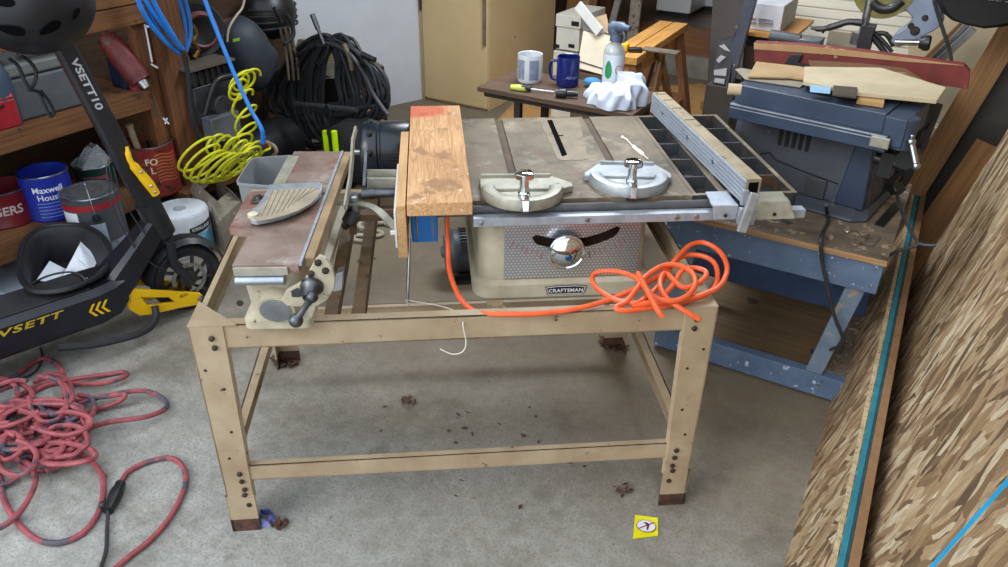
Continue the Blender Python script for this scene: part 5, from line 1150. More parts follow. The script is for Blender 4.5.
# nearer big loop, and the run to the connector
l = zz([(90, 480), (150, 482), (230, 478), (320, 478), (400, 500), (450, 545), (490, 600)])
l += [(103, 476), (103, 495), (97, 515), (84, 532), (64, 542), (44, 542), (28, 533), (14, 518), (4, 500), (0, 480), (-8, 462)]
m = MB(); m.tube([F(u, v, rr+(.03 if i < 3 else 0)) for i, (u, v) in enumerate(l)], rr, 8, 6); m.part('cord_loop', PINKRED, rc)
l = [(-10, 532), (5, 525), (20, 512), (33, 490), (35, 475), (26, 462), (12, 458), (0, 462), (-12, 470)]
m = MB(); m.tube([F(u, v, rr+.02) for u, v in l], rr, 8, 6); m.part('cord_loop', PINKRED, rc)
l = [(2, 455), (4, 438), (14, 433), (22, 440), (22, 450), (12, 458), (3, 460), (-4, 452), (0, 440), (8, 434), (16, 436)]
m = MB(); m.tube([F(u, v, rr+.055) for u, v in l], rr, 8, 6); m.part('cord_loop', PINKRED, rc)
l = [(110, 567+6), (130, 556), (150, 540), (168, 520), (182, 495), (186, 478), (181, 464), (170, 458), (155, 460), (140, 465), (128, 472), (121, 482)]
m = MB(); m.tube([F(u, v) for u, v in l], rr*.95, 8, 6); m.part('cord_loop', PINKRED, rc)
for k in range(34):
    cu, cv = random.uniform(-10, 72), random.uniform(392, 458); ru, rv = random.uniform(18, 46), random.uniform(8, 24); an = random.uniform(-.5, .2); zb = random.uniform(.0, .06)
    if cu+ru > 96: ru = 96-cu
    pts = []
    nn_ = random.randint(9, 12); a0 = random.uniform(0, 6); sp = random.uniform(3.4, 6.0)
    for i in range(nn_):
        a = a0+sp*i/nn_; x_, y_ = ru*math.cos(a)*(1+random.uniform(-.05, .05)), rv*math.sin(a)*(1+random.uniform(-.08, .08)); pts.append(F(cu+x_*math.cos(an)-y_*math.sin(an), cv+x_*math.sin(an)+y_*math.cos(an), rr+zb+random.uniform(0, .012)))
    m = MB(); m.tube(pts, rr, 7, 5); m.part('cord_loop', PINKRED, rc)
a, b = Vector(F(120, 485, .014)), Vector(F(108, 511, .014))
m = MB(); m.tube([a+(a-b)*.1, a, a*.6+b*.4, b], .014, 10, 3, radii=[.011, .015, .019, .015]); m.ball(F(103, 505, .016), .012); cn = m.part('connector', BLACKP, rc, label='black plug and socket joined')
m = MB(); m.tube([b, F(107, 530), F(106, 550), F(101, 567), F(96, 580)], .0055, 8, 5); m.solo('thin_cable', BLACKCABLE, 'thin black cord plugged into the red extension cord', 'cord')
m = MB(); m.tube([F(u, v) for u, v in ((40, 348), (42, 356), (38, 368), (28, 376), (12, 380), (0, 376), (-10, 372))], .004, 6, 5); m.solo('thin_cable', BLACKCABLE, 'thin black cord under the scooter deck by the red cord heap', 'cord')
# ================================================================ air compressor, hoses, welder on the left at the back
t = thing('air_compressor', 'air compressor with finned cylinder head and black tank behind the post', 'air compressor', P(215, 180, z=0), 0)
X = -2.25
def C(u, v, dx=0): return Vector(P(u, v, x=X+dx))
p = C(215, 78); hy0, hy1 = C(193, 85)[1], C(236, 80)[1]; zt_ = C(213, 66)[2]
m = MB()
for k in range(7):
    y = hy0+(hy1-hy0)*(k+.2)/7; m.box(X-.10, X+.0, y, y+(hy1-hy0)/7*.55, zt_-.075, zt_-.008)
m.box(X-.09, X-.01, hy0+.005, hy1-.01, zt_-.07, zt_-.02); m.part('cylinder_head', DSTEEL, t, smooth=0, bevel=.002, label='grey finned cylinder head')
m = MB(); m.box(X-.13, X+.02, hy0-.02, hy1+.0, zt_+.002, zt_+.016); m.part('top_plate', M('dusty_plate', '#5a5146', '#4c443a', 15, .8), t, smooth=0, bevel=.002)
m = MB(); m.box(X-.12, X-.005, hy0, hy1-.02, zt_-.26, zt_-.08); m.cyl((X-.005, (hy0+hy1)/2, zt_-.19), (X+.03, (hy0+hy1)/2, zt_-.19), .05, n=20); m.part('crankcase', M('crank_grey', '#4c4f54', '#34363a', 14, .45, .5), t, bevel=.004)
a, b = C(202, 118), C(234, 132); m = MB(); m.box(X-.01, X+.06, a[1], b[1], b[2], a[2]); m.part('regulator_block', M('reg_grey', '#7a7f88', '#6a6f78', 14, .4, .4), t, bevel=.003)
m = MB(); m.tube([C(205, 115, .06), C(214, 85, .07), C(225, 77, .07), C(255, 74, .07)], .016, 10, 5); m.part('carry_handle', BLACKP, t)
m = MB(); zc_2 = .16; m.lathe([(.0, -.02), (.09, .0), (.14, .03), (.15, .08), (.15, .52), (.14, .57), (.09, .60), (0, .62)], (X-.12, 1.13, zc_2), (0, 1, 0), 32); m.part('air_tank', M('tank_black', '#17181b', '#101114', 10, .35), t)
for y in (1.15, 1.5):
    m = MB(); m.box(X-.24, X+.0, y, y+.04, 0, .05); m.part('foot', BLACKR, t, smooth=0)
# black disc wheel / reel on the wall boards
pc = Vector(P(199, 30, x=-2.42)); t = thing('hose_reel', 'black round hose reel with dull red hose behind the post', 'hose reel', tuple(pc-Vector((0, 0, .15))), 0)
rr_ = 27/F_PX*depth(pc)
m = MB(); m.lathe([(rr_, -.03), (rr_, .0), (rr_*.92, .012), (rr_*.55, .0), (.02, -.01)], pc, (1, -.35, .1), 40); m.part('reel_flange', BLACKP, t)
m = MB()
for k in range(3):
    n_ = 14; ax_ = Vector((1, -.35, .1)).normalized(); e_ = ax_.orthogonal().normalized(); g_ = ax_.cross(e_)
    m.tube([pc+ax_*(.025+.012*k)+(e_*math.cos(2*PI*i/n_)+g_*math.sin(2*PI*i/n_))*rr_*(.62-.03*k) for i in range(n_)], .009, 6, 3, closed=True)
m.part('wound_hose', M('dull_red_hose', '#5e2322', '#4a1b1b', 20, .5), t)
m = MB(); m.tube([P(u, v, x=-2.36) for u, v in ((192, 25), (196, 34), (193, 42), (198, 50), (194, 58))], .012, 8, 4); m.part('brass_fitting', M('brass', '#8c7038', '#735a2c', 20, .4, .8), t)
plank('wall_rail', 'brown horizontal board fixed behind the compressor', 'board', SHELFW, (-2.74, 1.09, .74), (-2.74, 1.9, .74), .10, .04, (1, 0, 0), foot=False)
# blue hose: coil on the post, and straight run
t = thing('blue_air_hose', 'bright blue air hose looped over the post top', 'hose', P(165, 30, x=-2.2), 0)
lines = [((133, -14), (142, 10), (152, 26), (166, 42), (178, 52), (184, 54)), ((139, -14), (150, 8), (164, 26), (176, 42), (184, 50)), ((146, -14), (158, 10), (170, 30), (180, 46)), ((142, -10), (150, 14), (160, 32), (172, 46), (182, 52), (188, 42), (187, 20), (182, 0), (178, -14)), ((174, -14), (182, 8), (186, 30), (186, 48), (182, 53)), ((180, -14), (188, 10), (191, 34), (186, 52))]
for k, l in enumerate(lines):
    m = MB(); m.tube([P(u, v, x=-2.21+.012*(k % 3)) for u, v in l], .0105 if k < 3 else .009, 8, 5); m.part('hose_loop', BLUEHOSE if k < 3 else M('blue_hose_dull', '#2b5f9c', '#244f86', 20, .45), t)
m = MB(); m.cyl(P(183, 50, x=-2.19), P(188, 60, x=-2.19), .011, n=10); m.part('brass_coupler', M('brass', '#8c7038', '#735a2c'), t)
m = MB(); m.tube([P(u, v, y=1.05) for u, v in ((200, -14), (210, 14), (222, 44), (236, 78), (250, 108), (258, 122), (262, 130), (263, 137))], .0095, 10, 5); m.cyl(P(263, 136, y=1.05), P(263, 143, y=1.05), .012, n=10); m.solo('blue_air_hose', BLUEHOSE, 'single straight blue hose hanging in front of the compressor', 'hose')
m = MB(); m.tube([P(u, v, x=-2.15) for u, v in ((184, 56), (188, 75), (190, 100), (193, 120), (202, 140), (218, 152), (236, 160), (262, 163))], .011, 8, 6); m.solo('black_hose', BLACKR, 'black rubber hose sagging from the post below the yellow coils', 'hose')
# yellow coiled hose
t = thing('yellow_coil_hose', 'bright yellow coiled air hose hanging off the compressor', 'hose', P(225, 165, x=-2.1), 0)
def coil(path, rad_, turns, x, el=.55, r_=.0062, tilt=0):
    pp = catmull([Vector(P(u, v, x=x)) for u, v in path], 12); N = len(pp); out = []
    for i in range(turns*14+1):
        f = i/(turns*14); j = f*(N-1); a = pp[int(j)].lerp(pp[min(N-1, int(j)+1)], j-int(j)); th = 2*PI*turns*f
        out.append(a+Vector((rad_*el*math.sin(th), rad_*math.cos(th)*math.cos(tilt), rad_*math.sin(th)*.0+rad_*math.cos(th)*math.sin(tilt)+rad_*.8*math.sin(th))))
    m = MB(); m.tube(out, r_, 7, 2); return m
coil([(252, 78), (240, 82), (238, 92)], .055, 4, -2.05, .3).part('hose_coil', YELHOSE, t)
coil([(242, 98), (246, 118), (244, 140), (234, 146)], .066, 4, -2.04, .5).part('hose_coil', YELHOSE, t)
coil([(196, 152), (206, 165), (220, 168), (236, 166), (248, 158)], .10, 8, -2.0, .7).part('hose_coil', YELHOSE, t)
coil([(214, 144), (226, 146), (240, 150), (248, 155)], .06, 5, -2.03, .4).part('hose_coil', YELHOSE, t)
m = MB(); m.tube([P(u, v, x=-2.0) for u, v in ((246, 150), (256, 142), (266, 144), (270, 148), (262, 152), (248, 160), (240, 168))], .0062, 7, 5); m.part('hose_tail', YELHOSE, t)
m = MB(); m.cyl(P(261, 140, x=-1.98), P(268, 146, x=-1.98), .009, n=10); m.part('red_valve', REDP, t)
m = MB(); m.tube([P(u, v, y=1.3) for u, v in ((266, 142), (274, 146), (276, 153), (268, 160), (258, 166))], .010, 8, 4); m.part('hose_fitting', M('tan_fitting', '#a08c6c', '#8c795c', 20, .6), t)
# white cable
m = MB(); m.tube([P(u, v, x=-2.45) for u, v in ((246, -14), (243, 6), (236, 16), (229, 28), (227, 42))], .006, 8, 5); m.solo('white_cable', M('old_white_cable', '#b3a894', '#a39884', 20, .6), 'old white cable hanging behind the blue hose', 'cable')

# welding helmet: dark smooth shell with headgear
t = thing('welding_helmet', 'dark grey welding helmet leaning on the wall left of the cable coil', 'welding helmet', P(255, 90, x=-2.5), 0)
hcx = -2.48
out_ = [(226, 30), (233, 20), (244, 16), (256, 26), (264, 40), (272, 50), (274, 62), (268, 78), (258, 92), (246, 88), (234, 70), (227, 50)]
pts = [Vector(P(u, v, x=hcx)) for u, v in out_]; cc_ = sum(pts, Vector())/len(pts); pts = catmull(pts, 3, True)
m = MB(); rings = []
for f, dx in ((1.0, -.03), (1.0, 0), (.93, .04), (.78, .075), (.5, .10), (.2, .11)): rings.append([tuple(cc_+(p-cc_)*f+Vector((dx, 0, 0))) for p in pts])
loft(m, rings); ws = m.part('helmet_shell', M('dark_slate_shell', '#343a44', '#2a2f38', 6, .6), t)
p_ = P(236, 40, x=hcx+.10); m = MB(); m.box(p_[0]-.002, p_[0]+.004, p_[1]-.022, p_[1]+.022, p_[2]-.006, p_[2]+.008); m.part('green_sticker', M('green_sticker', '#7fa834', '#6d942a', 9, .6), ws, smooth=0)
m = MB(); p1, p2 = P(257, 54, x=hcx+.10), P(266, 50, x=hcx+.09); m.bar(p1, p2, .01, .006); m.part('side_slot', DSTEEL, ws, smooth=0)
t2 = thing('welding_helmet', 'black welding headgear with straps and knob hung above the cable coil', 'headgear', P(270, 40, x=-2.6), 0)
c0 = Vector(P(270, 12, x=-2.62)); R2 = 24/F_PX*depth(c0)
m = MB(); m.grid(lambda u, v: tuple(c0+Vector((math.cos(-1.4+v*2.6)*math.cos(2*PI*u)*R2, math.cos(-1.4+v*2.6)*math.sin(2*PI*u)*R2*1.15, math.sin(-1.4+v*2.6)*R2*1.1))), 28, 12, True); m.part('black_shell', BLACKP, t2)
for k in range(4):
    m = MB(); m.tube([c0+Vector((R2*1.02*math.cos(a_)*.9, R2*1.2*math.sin(a_), -R2*.5+R2*.25*k)) for a_ in [(-1.5+i*.5) for i in range(7)]], .007, 6, 3); m.part('head_band', M('band_black', '#25262a', '#1c1d20', 9, .5), t2)
m = MB(); m.cyl(P(274, 8, x=-2.42), P(281, 22, x=-2.42), .010, n=10); m.part('adjust_knob', DSTEEL, t2)
m = MB(); m.tube([P(u, v, x=-2.42) for u, v in ((286, 14), (292, 24), (293, 36), (284, 44))], .012, 8, 4); m.part('strap', BLACKR, t2)
m = MB()
for k in range(3): m.tube([P(u+5*k, v, x=-2.5+.02*k) for u, v in ((280, 28), (284, 45), (287, 60), (289, 80))], .008, 6, 3)
m.solo('tan_leads', M('tan_lead', '#6f6350', '#5d5343', 20, .7), 'three dusty tan leads hanging beside the welding helmet', 'leads')

# welder cabinet behind the coil
WRo = math.radians(-14)
def Wp(u, v, **k): return P(u, v, rot=WRo, **k)
wy = Wp(345, 120, x=0, ) if False else None
Yw = 2.12
def D(u, v, dy=0): return Vector(P(u, v, y=Yw+dy))
xa_, xb_ = D(292, 90)[0], D(346, 90)[0]
Yb_ = P(386, 92, x=xb_)[1]
t = thing('welder', 'dark brown welding machine with louvred side and pale sloping top under the cable coil', 'welder', ((xa_+xb_)/2, Yw+.2, 0), 0)
z84 = D(345, 80)[2]; zt1 = D(340, 52)[2]
m = MB(); m.box(xa_, xb_, Yw, Yb_, .06, z84); wb_ = m.part('machine_case', M('brown_black_case', '#2d2724', '#241f1c', 9, .5), t, bevel=.004)
m = MB(); z84 += .001; m.hexa([(xa_, Yw, z84), (xb_, Yw, z84), (xb_, Yb_, z84), (xa_, Yb_, z84)], [(xa_, Yw+.10, zt1), (xb_-.02, Yw+.10, zt1), (xb_-.02, Yb_-.25, zt1), (xa_, Yb_-.25, zt1)]); m.part('sloping_panel', M('dusty_tan_panel', '#8d8068', '#7a6d58', 9, .6), t, bevel=.004)
m = MB(); p_ = [D(306, 60, .05), D(344, 63, .05), D(342, 78, .01), D(304, 78, .01)]; m.prism([q_+Vector((0, -.012, 0)) for q_ in p_], (0, .008, 0)); m.part('control_plate', M('grey_plate', '#9a9588', '#8b867a', 9, .5), t, smooth=0)
for k in range(10):
    z_l = z84-.10-.034*k; m = MB(); m.box(xb_+.0005, xb_+.006, Yw+.05, Yb_-.05, z_l-.006, z_l+.006); m.part('louvre', M('louvre_tan', '#a07d52', '#8a6a44', 9, .5), wb_, smooth=0)
p_ = P(386, 86, x=xb_+.01); m = MB(); m.box(xb_+.001, xb_+.03, p_[1]-.10, p_[1], p_[2]-.03, p_[2]+.03); m.part('latch_box', DARKGREY, t, bevel=.004)
for x_ in (xa_+.05, xb_-.05):
    for y_ in (Yw+.08, Yb_-.08):
        m = MB(); m.cyl((x_-.02, y_, .0305), (x_+.02, y_, .0305), .03, n=16); m.part('caster', BLACKR, t)
# the cable coil draped on a hook in front of it
t = thing('welding_cable', 'big coil of black welding cable draped over the welder', 'cable coil', P(335, 150, y=1.95), 0)
random.seed(5)
top_ = (333, 38)
for k in range(40):
    f = k/39; sl, sr = 268+54*random.random(), 340+50*random.random(); bot = 110+46*random.random()
    Yk = 1.98-.06*random.random(); ux = top_[0]+random.uniform(-10, 14); cx_ = (sl+sr)/2+random.uniform(-4, 4)
    pts = [(ux, 38+random.uniform(-4, 6)), (ux-.5*(ux-sl), 48+random.uniform(-5, 8)), (sl+3, 78+random.uniform(-8, 8)), (sl+2, 108+random.uniform(-6, 6)), (sl+.25*(sr-sl), bot-6), (cx_, bot), (sr-.25*(sr-sl), bot-8), (sr, 105+random.uniform(-8, 8)), (sr-4, 78+random.uniform(-6, 6)), (ux+.45*(sr-ux), 52+random.uniform(-4, 8))]
    m = MB(); m.tube([P(u, v, y=Yk+.02*math.sin(i)) for i, (u, v) in enumerate(pts)], .0105, 7, 4, closed=True); m.part('cable_loop', BLACKCABLE, t)
for l, yy in ((((322, 42), (345, 50), (362, 70), (374, 95), (388, 115)), 1.9), (((334, 38), (352, 48), (362, 56), (374, 60)), 1.92), (((318, 44), (290, 60), (272, 85), (266, 110), (270, 140), (282, 160)), 1.94)):
    m = MB(); m.tube([P(u, v, y=yy) for u, v in l], .012, 8, 5); m.part('cable_end', BLACKCABLE, t)
a, b = P(312, 14, y=1.88), P(324, 44, y=1.88); m = MB(); m.cyl(a, tuple(Vector(a).lerp(Vector(b), .5)), .014, n=12); m.cyl(tuple(Vector(a).lerp(Vector(b), .45)), b, .010, n=12); m.part('electrode_holder', DSTEEL, t, label='steel electrode clamp sticking up')
a, b = P(362, 54, y=1.9), P(375, 60, y=1.9); m = MB(); m.cyl(a, b, .015, n=12); m.part('cable_plug', BLACKP, t)
m = MB(); m.tube([P(u, v, y=1.92) for u, v in ((318, 45), (328, 46), (322, 58), (318, 64))], .012, 8, 4); m.part('clamp_jaw', STEEL, t)
m = MB(); m.tube([P(344, 44, y=1.9), P(350, 58, y=1.9), P(352, 70, y=1.9)], .013, 8, 3); m.part('tan_grip', M('tan_lead', '#6f6350', '#5d5343'), t)
# floor pump with neon barrels
t = thing('floor_pump', 'black T-handled pump with two neon yellow-green barrels in front of the welder', 'pump', P(330, 158, y=1.55), 0)
yp = 1.62
a, b = P(296, 104, y=yp), P(357, 110, y=yp); m = MB(); m.tube([a, tuple(Vector(a).lerp(Vector(b), .5)), b], .0145, 12, 3); m.part('t_handle', M('pump_black', '#2c2d31', '#232428', 9, .45), t)
m = MB(); m.cyl(P(328, 108, y=yp), P(328, 135, y=yp), .007, n=10); m.tube([P(326, 106, y=yp-.02), P(324, 115, y=yp-.02), P(328, 122, y=yp-.02), P(331, 112, y=yp-.02), P(328, 105, y=yp-.02)], .004, 6, 4, closed=True); m.part('piston_rod', BLACKP, t)
zf = .02
for u in (325, 334):
    a = Vector(P(u, 131, y=yp)); m = MB(); m.cyl((a.x, a.y, zf), a, .0165, n=16); m.part('neon_barrel', NEON, t)
m = MB(); a = Vector(P(330, 131, y=yp)); m.cyl((a.x, a.y-.012, zf), (a.x, a.y-.012, a.z), .006, n=10); m.box(a.x-.10, a.x+.10, a.y-.05, a.y+.05, 0, zf); m.part('pump_foot', BLACKP, t, smooth=0, bevel=.003)

m = MB(); random.seed(21)
bc = Vector(P(372, 178, z=0)); 
def duf(u, v):
    a = 2*PI*u; b = -PI/2+PI*v; w_ = 1+.06*math.sin(5*a+3*b)+.04*math.sin(9*a); return (bc.x+.36*w_*math.cos(b)**.6*math.cos(a)*.8, bc.y+.20*w_*math.cos(b)**.6*math.sin(a), .16+.16*math.sin(b)*(1+.05*math.sin(7*a)))
m.grid(duf, 48, 18, True); m.solo('dark_filler', M('filler_black', '#17181a', '#0f1012', 14, .9, 0, .2), 'added black filler mound on the floor under the motor', 'bag')  # invented dark shape, added to blacken the gap between welder and jointer
# grey waste bin behind the jointer
rimpx = [(238, 184), (252, 188), (276, 186), (287, 176), (291, 160), (284, 158), (256, 159), (249, 164)]
zr_ = .62
rim = [Vector(P(u, v, z=zr_)) for u, v in ((236, 185), (274, 188), (296, 157), (252, 160))]
cc_ = sum(rim, Vector())/4
t = thing('waste_bin', 'empty grey plastic waste bin standing behind the jointer', 'waste bin', (cc_.x, cc_.y, 0), 0)
def rq(f, z, q=rim):
    cs = [cc_+(p-cc_)*f for p in q]; out = []
    for i in range(4):
        p0, p1, p2 = cs[i-1], cs[i], cs[(i+1) % 4]
        for k in range(5):
            s_ = k/4; a = p1.lerp(p0, .16); b = p1.lerp(p2, .16); out.append(tuple((a.lerp(p1, s_).lerp(p1.lerp(b, s_), s_)).to_2d())+(z,))
    return out
BIN = M('grey_bin_plastic', '#86898b', '#787b7d', 6, .5)
m = MB(); loft(m, [rq(.74, .0), rq(1.0, zr_), rq(1.04, zr_), rq(1.04, zr_+.008), rq(.985, zr_+.008), rq(.73, .012)], cap=False); rg = rq(.74, .0); m.add(rg, [tuple(range(len(rg)))]); m.add(rq(.73, .012), [tuple(range(len(rg)))]); m.part('bin_wall', BIN, t)

# second motor on the floor, chain, leaf litter
mp = Vector(P(455, 256, z=.10)); t = thing('spare_motor', 'dark grey spare electric motor standing on the floor behind the stand', 'motor', (mp.x, mp.y, 0), math.radians(0))
ax_ = Vector((.75, .62, 0)).normalized(); L_ = .17; c_ = Vector((mp.x, mp.y, .125))-ax_*.03
m = MB(); m.lathe([(.04, -.01), (.088, 0), (.098, .012), (.098, .04), (.094, .045), (.094, .13), (.098, .135), (.098, .165), (.08, .185), (.03, .19)], c_, ax_, 36); b_ = m.part('motor_shell', M('charcoal_motor', '#3d4149', '#31353c', 10, .5, .2), t)
m = MB(); g_ = ax_.cross(Vector((0, 0, 1)))
for k in range(16):
    a = -1.2+2.4*k/15; d = g_*math.sin(a)*-1+Vector((0, 0, 1))*math.cos(a); m.bar(c_+ax_*.05+d*.097, c_+ax_*.13+d*.097, .005, .008, tuple(d))
m.part('cooling_rib', BLACKP, b_, smooth=0, kind='stuff')
m = MB(); m.lathe([(.075, 0), (.075, -.004), (.03, -.008), (.02, -.02)], c_-ax_*.011, ax_, 30); m.part('end_bell', M('bell_grey', '#555a63', '#494e57', 10, .5), b_)
m = MB(); s_ = g_; 
for e in (-1, 1): m.bar(c_+ax_*.02+s_*.06*e+Vector((0, 0, -.115)), c_+ax_*.16+s_*.06*e+Vector((0, 0, -.115)), .05, .02)
m.bar(c_+ax_*.09+Vector((0, 0, -.102)), c_+ax_*.09+Vector((0, 0, -.09)), .10, .10, tuple(ax_)); m.part('mounting_foot', BLACKP, t, smooth=0)
for i, (u, v, a) in enumerate(((362, 238, .3), (368, 226, 1.2), (374, 233, .2), (381, 221, .9), (391, 222, .1))):
    p_ = Vector(P(u, v, z=.014)); m = MB(); e_ = Vector((math.cos(a), math.sin(a), 0)); f_ = Vector((-math.sin(a), math.cos(a), .3*(i % 2))).normalized()
    m.tube([p_+e_*.045*math.cos(2*PI*k/12)+f_*.028*math.sin(2*PI*k/12)+Vector((0, 0, .010*(i % 2))) for k in range(12)], .010, 8, 2, closed=True)
    m.solo('chain_link', M('pale_chain', '#a39a86', '#8d8472', 20, .6), ('pale chain link nearest the tool stand', 'upper left pale chain link on the floor', 'middle pale chain link on the floor', 'pale chain link fourth along the chain', 'pale chain link at the far right end of the chain')[i], 'chain link', group='pale chain on the floor')
m = MB(); m.tube([P(u, v, z=.004) for u, v in ((357, 262), (362, 258), (369, 260), (368, 266), (364, 262), (372, 258), (376, 259))], .002, 5, 5); m.solo('thin_wire', BLACKCABLE, 'tangled thin dark wire on the floor between jointer and spare motor', 'wire')

# ================================================================ small dark table with mugs, behind the saw
ZT = .70
q = [P(479, 89, z=ZT), P(636, 113, z=ZT)]
tx0, ty0, tx1 = q[0][0]-.03, (q[0][1]+q[1][1])/2, P(637, 112, z=ZT)[0]; ty1 = ty0+.37
t = thing('small_table', 'low dark-stained wooden table with black legs behind the table saw', 'table', ((tx0+tx1)/2, (ty0+ty1)/2, 0), 0)
m = MB(); m.box(tx0, tx1, ty0, ty1, ZT-.024, ZT); m.part('tabletop', DARKW, t, smooth=0, bevel=.003)
m = MB(); m.box(tx0+.02, tx1-.02, ty0+.03, ty1-.03, ZT-.05, ZT-.025); m.part('apron', M('black_iron', '#26201c', '#1c1815', 9, .6), t, smooth=0)
for x_, y_ in ((tx0+.19, ty0+.04), (tx1-.06, ty0+.04), (tx0+.19, ty1-.06), (tx1-.06, ty1-.06)):
    m = MB(); m.box(x_-.015, x_+.015, y_, y_+.03, 0, ZT-.025); m.part('leg', M('black_iron', '#26201c', '#1c1815'), t, smooth=0)
m = MB(); m.bar((tx0+.05, ty0+.05, .10), (tx0+.19, ty1-.05, .42), .02, .02); m.part('diagonal_brace', M('black_iron', '#26201c', '#1c1815'), t, smooth=0)
for k in range(4):
    y_ = ty0+.03+k*.085; m = MB(); m.box(tx0+.05, tx1+.02, y_, y_+.078, .36, .376); m.part('lower_slat', ORANGEW, t, smooth=0, bevel=.001, label='orange-toned lower slat')
def mug(name, label, u, vb, w_px, h_px, mt, handle):
    b = P(u, vb, z=ZT); dd = depth((b[0], b[1], ZT+.05)); r = w_px/2/F_PX*dd; b = Vector((b[0], b[1], ZT))+Vector((b[0]-CW[0], b[1]-CW[1], 0)).normalized()*r*.8
    h = P(u, vb-h_px, y=b.y-r)[2]-ZT
    t = thing(name, label, 'mug', tuple(b), 0)
    m = MB(); m.lathe([(r*.90, 0), (r*.97, .004), (r, .02), (r, h-.004), (r*.985, h), (r*.93, h-.002), (r*.91, h*.12), (0, h*.1)], b, (0, 0, 1), 36, cap=False); m.part('cup', mt, t)
    if handle is not None:
        a = handle; d = Vector((math.cos(a), math.sin(a), 0)); m = MB(); m.tube([b+d*r*.97+Vector((0, 0, h*.82)), b+d*(r*1.45)+Vector((0, 0, h*.80)), b+d*(r*1.62)+Vector((0, 0, h*.52)), b+d*(r*1.42)+Vector((0, 0, h*.24)), b+d*r*.97+Vector((0, 0, h*.18))], .0065, 8, 5); m.part('handle', mt, t)
    an = math.atan2(CW[1]-b.y, CW[0]-b.x)
    return t, b, r, h, (lambda x, y, off=.0008, da=0: (b.x+(r+off)*math.cos(an+da+x/r), b.y+(r+off)*math.sin(an+da+x/r), ZT+y))
t, b, r, h, w = mug('coffee_mug', 'white mug printed with grey-blue panels', 529.5, 84, 25, 27, M('mug_white', '#cfd3da', '#c5c9d1', 7, .25), 2.4)
for k, (a0, a1) in enumerate(((-1.2, -.45), (-.05, .75))):
    n = 8; m = MB(); m.add([w(r*(a0+(a1-a0)*i/n), h*.15) for i in range(n+1)]+[w(r*(a0+(a1-a0)*i/n), h*.85) for i in range(n+1)], [(i, i+1, i+n+2, i+n+1) for i in range(n)]); m.part('printed_panel', M('grey_blue_print', '#8f97ad', '#6f7a98', 30, .4, 0, 0, [('#c9b9a9', 40, .62)]), t, smooth=0)
t, b, r, h, w = mug('coffee_mug', 'dark blue mug with faint white script', 567, 88, 23, 29, M('mug_navy', '#15246c', '#111d5a', 7, .22), math.radians(200))
m = MB(); m.text('Almay', .022, lambda x, y: w(x+r*.35, y+h*.36), shear=.3); m.part('script_print', M('faint_print', '#8c93c8', '#7f86bb', 9, .5), t, smooth=0)
# spray bottle
b = Vector(P(612, 92, z=ZT))+Vector((-.02, .04, 0)); dd = depth(b); r = 10.5/F_PX*dd
t = thing('spray_bottle', 'clear spray bottle with grey trigger head and green-leaf label', 'spray bottle', (b.x, b.y, ZT), 0)
hz = P(609, 46, y=b.y)[2]-ZT; ht = P(609, 22, y=b.y)[2]-ZT
m = MB(); m.lathe([(r*.9, 0), (r, .006), (r, hz*.88), (r*.85, hz*1.0), (r*.42, hz*1.10), (r*.40, hz*1.18)], (b.x, b.y, ZT), (0, 0, 1), 32); gl, nt_, bb_ = new_mat('cloudy_bottle'); bb_.inputs['Base Color'].default_value = lin('#c6cdd0'); bb_.inputs['Roughness'].default_value = .15; bb_.inputs['Transmission Weight'].default_value = .35
m.part('bottle', gl, t)
an = math.atan2(CW[1]-b.y, CW[0]-b.x)
def w(x, y, off=.001): return (b.x+(r+off)*math.cos(an+x/r), b.y+(r+off)*math.sin(an+x/r), ZT+y)
n = 10; m = MB(); m.add([w(r*(-1.2+2.4*i/n), hz*.2) for i in range(n+1)]+[w(r*(-1.2+2.4*i/n), hz*.86) for i in range(n+1)], [(i, i+1, i+n+2, i+n+1) for i in range(n)]); lb_ = m.part('label_sheet', M('white_label', '#cdd6dc', '#c3ccd2', 9, .5), t, smooth=0)
m = MB(); m.grid(lambda u, v: w(-r*.45+r*.34*(2*u-1)*math.sqrt(max(0, 1-(2*v-1)**2))*(1.25-.5*v), hz*.52+r*.85*(2*v-1), .002), 8, 12); m.part('green_leaf', M('leaf_green', '#1d8a4c', '#187a42', 9, .5), lb_, smooth=0)
m = MB(); m.lathe([(r*.42, 0), (r*.34, 0)], w(r*.55, hz*.52, .002), (math.cos(an+.55), math.sin(an+.55), 0), 20, cap=False); m.part('red_ring', M('salmon', '#c9756e', '#bd6a64', 9, .5), lb_, smooth=0)
GH = M('slate_trigger', '#5d6b80', '#4f5c70', 9, .45)
m = MB(); nb = Vector((b.x, b.y, ZT+hz*1.14)); m.lathe([(r*.55, 0), (r*.5, .03)], nb, (0, 0, 1), 20)
dv = Vector((.80, -.25, 0)).normalized(); top3 = Vector((b.x, b.y, ZT+ht-.012))
m.tube([nb+Vector((0, 0, .02)), top3-dv*.02-Vector((0, 0, .01)), top3+dv*.02, top3+dv*.075], .018, 12, 4, radii=[.018, .026, .021, .012]); hd_ = m.part('spray_head', GH, t)
m = MB(); m.tube([top3+dv*.03-Vector((0, 0, .01)), top3+dv*.05-Vector((0, 0, .035)), top3+dv*.045-Vector((0, 0, .065))], .006, 8, 4); m.part('trigger', GH, hd_)
